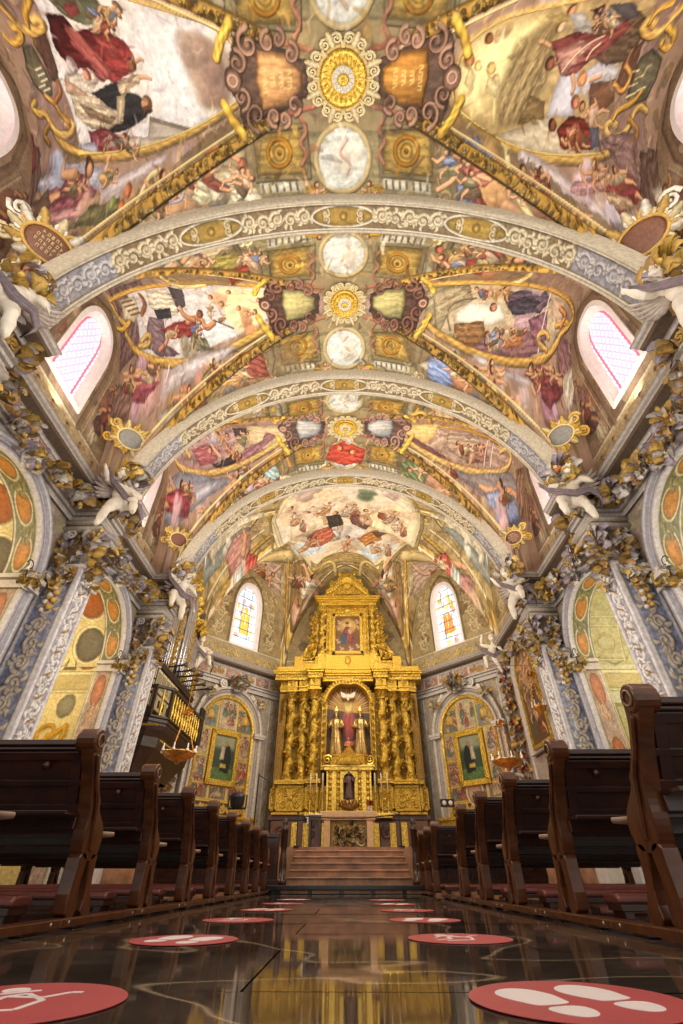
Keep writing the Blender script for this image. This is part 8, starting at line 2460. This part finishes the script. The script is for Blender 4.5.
bal = empty('organ_balcony', (-6.5, 16.2, -.36), 'dark wooden organ balcony with gilded balusters, on the left chancel wall', 'balcony')
pl_ = [(.0, -2.1), (.6, -2.1), (1.0, -1.7), (1.0, 1.7), (.6, 2.2), (0, 2.2)]
mb = MB(); mb.prism(pl_, 4.12, 4.24, 'z'); mb.prism([(x * 1.04, y * 1.03) for x, y in pl_], 4.20, 4.30, 'z'); mb.build('floor_slab', M_DKW, bal, bevel=.015)
mb = MB(); rows = []
for q, z in ((1.0, 4.12), (.96, 4.02), (.82, 3.85), (.78, 3.6), (.45, 3.2), (.35, 3.0)): rows.append([(x * q, y * (.55 + .45 * q), z) for x, y in pl_])
mb.grid(np.array(rows)); mb.build('underside', M_DKW, bal)
mb = MB()
for (x0, y0), (x1, y1) in ((pl_[1], pl_[2]), (pl_[2], pl_[3]), (pl_[3], pl_[4])):
    mb.beam((x0 * .8, y0 * .8, 3.84), (x1 * .8, y1 * .8, 3.84), .05, .08)
mb.beam((.9, -2.1, 4.10), (0, -2.1, 4.10), .05, .06)
mb.build('gilt_mould', M_GOLDS, bal)
mb = MB()
for i in range(5):
    mb.beam((*pl_[i], 5.22), (*pl_[i + 1], 5.22), .12, .08); mb.beam((*pl_[i], 4.36), (*pl_[i + 1], 4.36), .1, .06)
for p in pl_[1:5]: mb.box((*p, 4.8), (.1, .1, .95))
mb.build('handrail', M_DKW, bal, bevel=.01)
def baluster(x, y):
    mb = MB(); mb.lathe((x, y, 4.39), [(.035, 0), (.035, .05), (.02, .08), (.055, .2), (.06, .28), (.025, .42), (.05, .56), (.03, .66), (.02, .74), (.035, .78)], 10); mb.build('baluster', M_GOLDS, bal, smooth=True)
for i in range(5):
    p, q = np.array(pl_[i]), np.array(pl_[i + 1]); n = max(2, int(np.hypot(*(q - p)) / .26))
    for k in range(1, n): baluster(*(p + (q - p) * k / n))
mb = MB(); mb.bx(-5.62, -5.50, 17.9, 18.35, 4.05, 5.3)
tag(mb.build('curtain', M_BLK, None, bevel=.03), 'long black cloth hanging at the far end of the organ balcony', 'curtain')
# ------------------------------------------------------------------ hanging sanctuary lamps
M_COPPER = simple('old gilt copper', rgb(196, 140, 66), .3, .8, .5, 16, .3, .4)
M_WAX = simple('white candle', rgb(240, 236, 226), .4)
def hanging_lamp(loc, top, label, r=.42, n=8):
    root = empty('hanging_lamp', loc, label, 'lamp', 'hanging lamps of the chancel')
    mb = MB(); mb.lathe((0, 0, 0), [(.02, -.22), (.05, -.2), (.08, -.14), (r * .45, -.12), (r * .8, -.05), (r, .03), (r * 1.02, .06), (r * .92, .07), (r * .6, .02), (.05, -.02)], 24, flute=lambda a, z: 1 + .04 * math.cos(12 * a)); b = mb.build('bowl', M_COPPER, root, smooth=True)
    for k in range(n):
        a = 2 * PI * k / n
        mb = MB(); mb.lathe((r * 1.05 * math.cos(a), r * 1.05 * math.sin(a), .04), [(.03, 0), (.045, .03), (.02, .05), (.016, .05), (.016, .17), (.001, .18)], 8); mb.build('candle', M_WAX, b, smooth=True)
    for k in range(3):
        a = 2 * PI * k / 3 + .4
        mb = MB(); mb.tube([(r * .9 * math.cos(a), r * .9 * math.sin(a), .06), (.12 * math.cos(a), .12 * math.sin(a), .8), (.02 * math.cos(a), .02 * math.sin(a), .95)], .012, 5)
        for q in range(8): mb.ell((r * .9 * math.cos(a) * (1 - q / 9), r * .9 * math.sin(a) * (1 - q / 9), .08 + q * .1), .022, 6)
        mb.build('chain', M_COPPER, root)
    mb = MB(); leaf_cluster(mb, (0, 0, .98), (.08, .08, .06), 12, (CG,), (0, 0, 1), 1, .14, .08); mb.tube([(0, 0, .95), (0, 0, top[2] - loc[2]), (top[0] - loc[0], top[1] - loc[1], top[2] - loc[2])], .009, 5); mb.build('hanger', M_COPPER, root)
    return root
hanging_lamp((-4.42, 13.0, 2.72), (-5.72, 13.0, 5.3), 'gilt hanging lamp with candles before the organ balcony')
hanging_lamp((4.62, 14.5, 2.80), (6.5, 14.5, 5.6), 'gilt hanging lamp before the right side altar')
hanging_lamp((6.05, 14.75, 4.35), (6.5, 14.75, 6.0), 'small gilt lamp hanging beside the arched canvas', .2, 5)
# ------------------------------------------------------------------ small modern things
root = empty('stage_lamp', (-2.92, 14.0, .8), 'black spotlight on a stand before the left side altar', 'spotlight')
mb = MB(); mb.lathe((0, 0, 0), [(.16, 0), (.16, .02), (.02, .04), (.02, .8)], 12); mb.build('stand', M_BLK, root)
mb = MB(); mb.lathe((0, 0, .88), [(.09, 0), (.15, .0), (.19, .10), (.20, .26), (.12, .33), (.001, .34)], 12, M=rotm(rx=.25)); mb.bx(-.25, -.22, -.03, .03, .85, 1.15); mb.bx(.22, .25, -.03, .03, .85, 1.15); mb.bx(-.24, .24, -.02, .02, .82, .87); mb.build('lamp_head', M_BLK, root)
root = empty('emergency_light', (3.80, 20.2, 2.45), 'black wall box with two round white lamps beside the right side altar', 'light')
mb = MB(); mb.box((0, 0, 0), (.52, .1, .26)); mb.build('box', M_BLK, root, bevel=.02)
for s in (-1, 1):
    mb = MB(); mb.lathe((s * .12, -.05, 0), [(.001, .03), (.06, .028), (.085, 0)], 18, M=rotm(rx=PI / 2)); mb.build('lens', M_WHITE, root, smooth=True)
for sx, side in ((-1, 'left'), (1, 'right')):
    root = empty('banner_stand', (sx * (2.30 if sx < 0 else 2.12), 13.3, .8), 'thin black metal frame standing on the %s of the steps' % side, 'stand')
    mb = MB(); mb.tube([(0, 0, .02), (0, 0, 1.55 if sx < 0 else 2.2)], .018, 6); mb.build('pole', M_BLK, root)
    mb = MB(); mb.tube([(0, 0, 1.50), (-sx * .28, 0, 1.36), (-sx * .28, 0, .5)], .014, 6); mb.build('arm', M_BLK, root)
    mb = MB(); mb.lathe((0, 0, 0), [(.17, 0), (.17, .015), (.02, .03)], 14); mb.build('foot', M_BLK, root)
mb = MB(); mb.tube([(-1.22, 13.2, 1.42), (-.4, 13.2, 1.36), (.4, 13.2, 1.36), (1.27, 13.2, 1.44)], .014, 6)
root = empty('rope_barrier', (0, 0, 0), 'thin dark cord stretched across the top of the steps', 'rope')
mb.build('cord', M_BLK, root)
for x in (-1.22, 1.27):
    mb = MB(); mb.lathe((x, 13.2, .8), [(.08, 0), (.08, .02), (.015, .03), (.015, .66), (.03, .68), (.001, .7)], 10); mb.build('post', M_BLK, root)
# ------------------------------------------------------------------ plaster cherubs at the cornice corners
M_PUTTO = simple('white plaster', rgb(232, 222, 206), .5, 0, .35, 6, .08)
def make_putto(pose):
    """chubby winged child, seated against the cornice corner; faces -y, about one metre tall"""
    root = empty('cherub')
    mb = MB()
    tw = .12 if pose == 0 else -.10
    mb.ell((0, 0, .10), (.185, .165, .16), 14); mb.ell((tw * .5, -.03, .28), (.165, .15, .18), 14); mb.ell((tw, -.02, .46), (.155, .115, .12), 14)
    mb.tube([(tw, -.02, .54), (tw * 1.2, -.05, .64)], [.06, .055], 8)
    hd = np.array((tw * 1.4, -.08, .75))
    mb.ell(hd, (.115, .12, .13), 16); mb.ell(hd + (0, -.115, -.02), (.02, .025, .022), 8); mb.ell(hd + (.05, -.09, -.05), (.04, .035, .035), 8); mb.ell(hd + (-.05, -.09, -.05), (.04, .035, .035), 8); mb.ell(hd + (0, -.10, -.085), (.03, .03, .025), 8)
    mb.ell(hd + (0, -.105, .035), (.075, .02, .016), 8)
    for s in (-1, 1): mb.ell(hd + (s * .115, .0, -.01), (.02, .03, .035), 6)
    if pose == 0: arms = [[(tw - .14, 0, .50), (-.30, -.05, .62), (-.20, -.08, .90)], [(tw + .14, 0, .50), (.34, -.12, .40), (.44, -.18, .24)]]; legs = [[(-.09, -.04, .08), (-.16, -.30, .02), (-.14, -.26, -.32)], [(.09, -.02, .06), (.20, -.18, -.20), (.26, -.02, -.48)]]
    else: arms = [[(tw - .14, 0, .50), (-.38, -.10, .46), (-.50, -.16, .64)], [(tw + .14, 0, .50), (.28, -.14, .34), (.14, -.26, .26)]]; legs = [[(-.09, -.02, .06), (-.20, -.14, -.24), (-.24, .06, -.50)], [(.09, -.04, .08), (.18, -.28, .10), (.22, -.34, -.22)]]
    for a in arms:
        p = np.array(a); mb.tube([p[0], (p[0] + p[1]) / 2, p[1], (p[1] + p[2]) / 2, p[2]], [.082, .08, .066, .068, .042], 10)
        d = (p[2] - p[1]) / np.linalg.norm(p[2] - p[1]); h = p[2] + d * .04; mb.ell(h, .042, 8)
        sd, _, _ = frame_from(d)
        for k in range(4): mb.tube([h + sd * (k - 1.5) * .018, h + sd * (k - 1.5) * .024 + d * .075], [.014, .01], 5)
        mb.tube([h + sd * .03, h + sd * .065 + d * .03], [.015, .011], 5)
    for a in legs:
        p = np.array(a); mb.tube([p[0], (p[0] + p[1]) / 2, p[1], (p[1] * .6 + p[2] * .4), p[2]], [.125, .12, .088, .09, .05], 12)
        mb.ell(p[2] + (0, -.05, -.02), (.042, .085, .036), 8)
    remesh(mb.build('body', M_PUTTO, root), .017, 3)
    mb = MB()
    g = random.Random(4)
    for k in range(46):
        a = g.uniform(0, 2 * PI); e = g.uniform(.0, 1.4)
        q = hd + np.array((math.cos(a) * math.cos(e) * .115, abs(math.sin(a)) * math.cos(e) * .11 * (1 if math.sin(a) > -.3 else -1), .03 + math.sin(e) * .12))
        mb.ell(q, .03, 6)
    mb.build('curly_hair', M_PUTTO, root, smooth=True)
    for s in (-1, 1):
        mb = MB(rgb(206, 190, 176))
        for k in range(6): mb.leaf((tw + s * .08, .10, .46 - .03 * k), (s * 1.0, .30, .75 - k * .27), (0, -1, 0), .46 - .03 * k, .12, .15, rgb(222, 210, 196), rgb(150, 130, 130))
        mb.build('wing', M_STUCCO, root, vcol=True)
    mb = MB(rgb(150, 134, 140))
    pts = [(-.46, -.16, .70), (-.30, -.18, .42), (-.05, -.2, .22), (.14, -.22, .06), (.34, -.12, .12), (.48, -.06, -.08), (.40, -.05, -.34)]
    for off in (-.05, 0, .05): mb.tube([(x, y - .01 * off, z + off) for x, y, z in pts], [.02, .04, .05, .055, .05, .04, .02], 8, flat=.5)
    mb.build('drapery', M_STUCCO, root, vcol=True, smooth=True)
    return root
pu = [make_putto(0), make_putto(1)]; used = [0, 0]
def put(k, loc, rz, sc, label, tilt=0.0):
    o = pu[k] if not used[k] else copy_tree(pu[k]); used[k] += 1
    o.location = loc; o.rotation_euler = (tilt, 0, rz); o.scale = (sc,) * 3
    tag(o, label, 'cherub', 'white plaster cherubs under the cornice')
    return o
for sx, side in ((-1, 'left'), (1, 'right')):
    for i, (y, wh) in enumerate(((3.8, 'nearest the viewer'), (8.6, 'over the second pilaster'), (13.1, 'over the chancel pilaster'))):
        put(0 if (i % 2 == 0) == (sx < 0) else 1, (sx * 5.42, y - .52, 7.05 if i else 7.15), -sx * .72, 1.2, 'white plaster cherub clinging to the %s cornice corner, %s' % (side, wh))
    put(1 if sx < 0 else 0, (sx * 6.05, 18.2, 7.2), -sx * .6, 1.15, 'white plaster cherub on the %s corner of the apse cornice' % side)
# ------------------------------------------------------------------ leaf bunches on the entablature
def bunch(loc, nrm, sc, seed, label):
    mb = MB()
    n = np.array(nrm, float)
    leaf_cluster(mb, (0, 0, 0), np.array((.26, .26, .30)) * sc, 34, (CW, CG, CP, CB, rgb(230, 190, 90)), n, seed, .26 * sc, .14 * sc)
    for k in range(7): mb.ell(np.array((RD.uniform(-.16, .16), RD.uniform(-.16, .16), RD.uniform(-.25, .1))) * sc + n * .14 * sc, .06 * sc, 7, (CG, rgb(176, 110, 80), CW)[k % 3])
    o = mb.build('leaf_bunch', M_STUCCO, None, vcol=True, smooth=True); o.location = loc
    return tag(o, label, 'carving', 'carved leaf bunches on the entablature')
for sx, side in ((-1, 'left'), (1, 'right')):
    for b in (1, 2):
        for k, f in enumerate((.18, .36, .64, .82)):
            y = AY[b] + (AY[b + 1] - AY[b]) * f
            bunch((sx * 6.30, y, 7.12 if k in (0, 3) else 6.95), (-sx, -.2, 0), 1.0 if k in (0, 3) else .85, b * 9 + k, 'carved gilt leaf bunch on the %s entablature, %s along the %s bay' % (side, ORD[k], 'nearer' if b == 1 else 'farther'))
    for i, y in enumerate(AY[1:]):
        bunch((sx * 5.50, y - .46, 8.02), (-sx * .7, -.7, .4), 1.15, 40 + i, 'gilt and violet leaves at the foot of the %s %s arch' % (ORD[i], side))
    for k in range(4):
        bunch((sx * 6.44, 14.2 + k * 1.1, 7.0), (-sx, -.3, 0), .9, 60 + k, 'carved leaf bunch on the %s chancel entablature, %s from the arch' % (side, ORD[k]))
    # keystone masks over the arcade
    for b in (1, 2):
        mb = MB(); m = MID[b]
        mb.ell((sx * 6.42, m, 6.80), (.10, .17, .24), 12, CW); mb.ell((sx * 6.31, m, 6.80), (.04, .05, .07), 8, CW)
        leaf_cluster(mb, (sx * 6.4, m, 6.8), (.1, .3, .3), 24, (CW, CG, CP), (-sx, 0, 0), b, .24, .13)
        tag(mb.build('keystone', M_STUCCO, None, vcol=True), 'leafy carved keystone over the %s %s arch' % ('nearer' if b == 1 else 'farther', side), 'carving', 'carved keystones')
# ------------------------------------------------------------------ ceiling bosses
def make_boss(k):
    root = empty('ceiling_boss')
    mb = MB(rgb(230, 212, 160))        # cream openwork scrolls all round
    n = 8
    for i in range(n):
        a = 2 * PI * (i + .5) / n; ca, sa = math.cos(a), math.sin(a)
        c = (.78 * ca, .92 * sa, -.05)
        for s in (-1, 1):
            t = a + s * .20
            mb.scroll((.80 * math.cos(t), .94 * math.sin(t), -.06), (ca, sa, 0), (-sa * s, ca * s, 0), .145, 1.5, .042, -1.2, rgb(236, 220, 174), flat=.8)
            t2 = a + s * .36; mb.tube([(.60 * math.cos(t2), .72 * math.sin(t2), -.05), (.74 * math.cos(t2), .86 * math.sin(t2), -.07), (.90 * math.cos(t), 1.04 * math.sin(t), -.05)], [.05, .045, .02], 6, rgb(226, 206, 150))
        mb.leaf((.66 * ca, .78 * sa, -.05), (ca, sa, -.1), (0, 0, -1), .42, .2, .25, rgb(240, 226, 184), rgb(170, 140, 84))
    mb.lathe((0, 0, 0), [(.70, .05), (.70, -.05), (.64, -.07), (.60, -.05), (.60, .05)], 40, rgb(216, 188, 120), M=np.diag((1, 1.18, 1)))
    mb.build('openwork_frame', M_STUCCO, root, vcol=True, smooth=True)
    mb = MB()
    mb.lathe((0, 0, -.02), [(.58, .04), (.60, -.06), (.54, -.10), (.46, -.06), (.32, -.08), (.30, -.12), (.001, -.06)], 40, M=np.diag((1, 1.18, 1)))
    for i in range(22):
        a = 2 * PI * i / 22; mb.leaf((.30 * math.cos(a), .35 * math.sin(a), -.09), (math.cos(a), 1.18 * math.sin(a), 0), (0, 0, -1), .25, .11, .3)
        mb.ell((.57 * math.cos(a), .67 * math.sin(a), -.09), .036, 6)
    mb.build('gilded_dish', M_GOLDS, root, smooth=True)
    mb = MB(rgb(232, 226, 206)); mb.lathe((0, 0, -.10), [(.30, .02), (.30, -.03), (.26, -.06), (.16, -.05), (.001, -.05)], 30, M=np.diag((1, 1.15, 1)))
    for i in range(14):
        a = 2 * PI * i / 14; mb.leaf((.14 * math.cos(a), .16 * math.sin(a), -.16), (math.cos(a), math.sin(a), 0), (0, 0, -1), .15, .08, .2, rgb(236, 230, 214), rgb(190, 180, 150))
    mb.build('white_rosette', M_STUCCO, root, vcol=True, smooth=True)
    mb = MB(); mb.lathe((0, 0, -.15), [(.14, 0), (.15, -.04), (.11, -.07), (.06, -.05), (.04, -.09), (.001, -.10)], 20); mb.build('gilt_button', M_GOLDS, root, smooth=True)
    return root
bo = make_boss(0)
for b, lb in enumerate(('largest gilded ceiling boss with a cream openwork frame, at the top of the photo', 'gilded ceiling boss with a cream openwork frame, between the first two arches', 'small gilded ceiling boss with a cream frame, beyond the middle arch')):
    o = bo if b == 0 else copy_tree(bo)
    o.location = (0.02, MID[b], 13.27); o.scale = ((.82, .64, .9), (.66, .56, .9), (.70, .52, .9))[b]
    tag(o, lb, 'ceiling boss', 'gilded ceiling bosses')
# ------------------------------------------------------------------ plaster cartouches low on the vault
def cartouche(x, y, sc, plaque, frame, text, label, kind):
    z = float(nave_z(np.array(x), np.array(y), kind))
    n = Vector((-math.copysign(.62, x), -.55, -.45)).normalized()
    ez = (Vector((0, 0, 1)) - n * n.z).normalized(); ex = ez.cross(n)
    M = Matrix((ex, ez, n)).transposed().to_4x4(); M.translation = Vector((x, y, z)) + n * .30
    root = bpy.data.objects.new('cartouche', None); COL.objects.link(root); root.matrix_world = M; root.scale = (sc,) * 3
    tag(root, label, 'cartouche', 'plaster cartouches at the foot of the vault')
    mb = MB(plaque); mb.lathe((0, 0, 0), [(.56, -.05), (.54, .05), (.3, .09), (.001, .11)], 28, M=np.diag((1.05, .9, 1)))
    pq = mb.build('plaque', M_STUCCO, root, vcol=True, smooth=True)
    if text:
        mb = MB(rgb(226, 206, 150)); g = random.Random(len(label))
        for r in range(4):
            w = (.5, .66, .66, .44)[r]; zz = .22 - r * .14; k = int(w / .1)
            for i in range(k):
                xx = -w / 2 + (i + .5) * w / k
                mb.box((xx - .022, zz, .105), (.012, .08, .02)); 
                if (i * 3 + r) % 4: mb.box((xx, zz + .036, .105), (.05, .012, .02))
                if (i + r) % 3: mb.box((xx, zz - .036, .105), (.05, .012, .02))
                if (i + r) % 2: mb.box((xx + .022, zz, .105), (.012, .08, .02))
                else: mb.box((xx, zz, .105), (.05, .012, .02))
        mb.build('lettering', M_STUCCO, pq, vcol=True)
    mb = MB(frame[0])
    N = 12
    for i in range(N):
        a = 2 * PI * i / N; ca, sa = math.cos(a), math.sin(a); c = (.68 * ca, .54 * sa, .04)
        mb.scroll(c, (ca, sa, .15), (-sa, ca, .1), .17, 1.5, .055, .4 + i, frame[i % len(frame)], sgn=1 if i % 2 else -1)
        mb.leaf((.56 * ca, .44 * sa, .05), (ca, sa, .1), (0, 0, 1), .42, .26, .3, frame[(i + 1) % len(frame)], np.asarray(frame[(i + 1) % len(frame)]) * .55)
    for s in (-1, 1):
        mb.scroll((s * .82, .36, .02), (s, 0, 0), (0, 1, 0), .26, 1.7, .07, 0, frame[0], sgn=s); mb.scroll((s * .85, -.36, .02), (s, 0, 0), (0, 1, 0), .24, 1.7, .07, 2, frame[1 % len(frame)], sgn=-s)
    mb.tube([(.54 * math.cos(t) * 1.05, .54 * .8 * math.sin(t), .08) for t in np.linspace(0, 2 * PI, 40)], .045, 6, frame[-1])
    mb.build('scroll_frame', M_STUCCO, root, vcol=True, smooth=True)
WHF = (rgb(232, 222, 204), rgb(222, 204, 160), rgb(206, 164, 84)); GOF = (rgb(222, 184, 92), rgb(206, 160, 64), rgb(232, 206, 140))
for sx, side in ((-1, 'left'), (1, 'right')):
    cartouche(sx * 5.95, 3.52, .78, rgb(134, 92, 74), WHF, sx < 0, 'brown plaque in a white scroll frame over the nearest %s pilaster' % side, 0)
    cartouche(sx * 6.12, 8.34, .62, rgb(150, 146, 138), GOF, False, 'grey oval plaque in a gilded scroll frame over the second %s pilaster' % side, 1)
    cartouche(sx * 6.1, 12.88, .55, rgb(130, 84, 70), GOF, sx > 0, 'brown oval plaque in a gilded scroll frame by the %s chancel pilaster' % side, 2)
# ------------------------------------------------------------------ gilt sconces at the imposts and spotlights on the cornice
def sconce(loc, sx, label):
    root = empty('sconce', loc, label, 'sconce', 'gilt leaf sconces at the arch imposts')
    mb = MB(); leaf_cluster(mb, (0, 0, 0), (.16, .2, .2), 26, (CG, CW, rgb(226, 190, 90)), (-sx * .5, -.8, .2), 3, .2, .12); mb.build('leaves', M_STUCCO, root, vcol=True)
    mb = MB(); mb.tube([(sx * .1, .1, -.1), (-sx * .05, -.2, -.05), (-sx * .1, -.32, .12)], [.025, .02, .015], 6); mb.scroll((-sx * .1, -.3, .25), (0, -1, 0), (0, 0, 1), .12, 1.4, .015, 0); mb.build('bracket', M_BLK, root, smooth=True)
    mb = MB(); mb.lathe((-sx * .1, -.32, .14), [(.04, 0), (.02, .02), (.02, .14), (.001, .15)], 8); mb.build('candle', M_WAX, root, smooth=True)
for sx, side in ((-1, 'left'), (1, 'right')):
    for b in (1, 2): sconce((sx * 6.5, MID[b] + ARI + .1, 4.88), sx, 'gilt leaf sconce at the far impost of the %s %s arch' % ('nearer' if b == 1 else 'farther', side))
M_BULB, nt_, b_ = new_mat('lit spotlight lens'); b_.inputs['Emission Color'].default_value = (.85, .95, 1, 1); b_.inputs['Emission Strength'].default_value = 14; b_.inputs['Base Color'].default_value = (1, 1, 1, 1)
for sx, side in ((-1, 'left'), (1, 'right')):
    root = empty('spotlight', (sx * 6.02, 4.72, 7.93), 'small glaring spotlight on the %s cornice by the pointed window' % side, 'spotlight')
    mb = MB(); mb.lathe((0, 0, 0), [(.05, -.06), (.06, .08), (.065, .1), (.05, .1)], 12, M=rotm(1.9, 0, sx * .7)); mb.build('housing', M_BLK, root)
    mb = MB(); mb.ell((-sx * .04, -.06, .0), .06, 10); mb.build('lens', M_BULB, root, smooth=True)
# ------------------------------------------------------------------ camera
cam = bpy.data.cameras.new('camera'); co = bpy.data.objects.new('camera', cam); COL.objects.link(co)
cam.sensor_fit = 'HORIZONTAL'; cam.sensor_width = 36.0; cam.lens = 446 / 683 * 36.0
cam.clip_start = .02; cam.clip_end = 100
co.location = (0, 0, CAM_Z); co.rotation_euler = (math.radians(90 + 39.5), 0, math.radians(.65))
bpy.context.scene.camera = co
# ------------------------------------------------------------------ light
w = bpy.data.worlds.new('world'); bpy.context.scene.world = w; w.use_nodes = True
w.node_tree.nodes['Background'].inputs['Color'].default_value = (1.0, .93, .84, 1)
w.node_tree.nodes['Background'].inputs['Strength'].default_value = .9
def area(loc, to, sx_, sy_, power, col=(1, .9, .76), spread=PI):
    l = bpy.data.lights.new('lamp', 'AREA'); l.shape = 'RECTANGLE'; l.size = sx_; l.size_y = sy_; l.energy = power; l.color = col; l.spread = spread
    o = bpy.data.objects.new('lamp', l); COL.objects.link(o); o.location = loc
    o.rotation_euler = (Vector(to) - Vector(loc)).to_track_quat('-Z', 'Y').to_euler()
    return o
def point(loc, power, col=(1, .84, .6), r=.15):
    l = bpy.data.lights.new('lamp', 'POINT'); l.energy = power; l.color = col; l.shadow_soft_size = r
    o = bpy.data.objects.new('lamp', l); COL.objects.link(o); o.location = loc
    return o
# cornice uplighters washing the vault
for sx in (-1, 1):
    for b in range(3):
        area((sx * 5.9, MID[b], 8.0), (sx * 1.2, MID[b], 13), .3, 3.4, 150, (1, .9, .78))
    area((sx * 5.7, 16.2, 8.0), (0, 17, 13), .3, 3.5, 160, (1, .9, .78))
    for b in (1, 2): point((sx * 8.6, MID[b] - .5, 5.0), 230, (1, .86, .58) if sx < 0 else (1, .93, .78), .3)
# unseen soft fill added high between the bays, no fixtures there
for y in (1.5, 6.2, 10.8):
    area((0, y, 7.2), (0, y, 14), 5, 3, 150, (1, .93, .84))
    area((0, y, 7.4), (0, y, 0), 5, 3, 120, (1, .93, .84))
for y in (1.0, 5.4, 10.0, 14.2):
    for sx in (-1, 1): area((sx * .6, y, 4.2), (sx * 6.5, y + .8, 6.4), 2.0, 2.6, 95, (1, .92, .82))  # added side fill that brightens the capitals and lower walls
area((0, 15.2, 9.0), (0, 20.5, 5.5), 3.5, 1.2, 330, (1, .88, .66))
area((0, 15.5, 7.5), (0, 16.5, 14), 4, 2.5, 130, (1, .92, .8))
sc = bpy.context.scene
sc.view_settings.view_transform = 'Standard'
sc.view_settings.look = 'None'
sc.view_settings.exposure = 0.0
sc.cycles.max_bounces = 8; sc.cycles.diffuse_bounces = 4; sc.cycles.glossy_bounces = 4
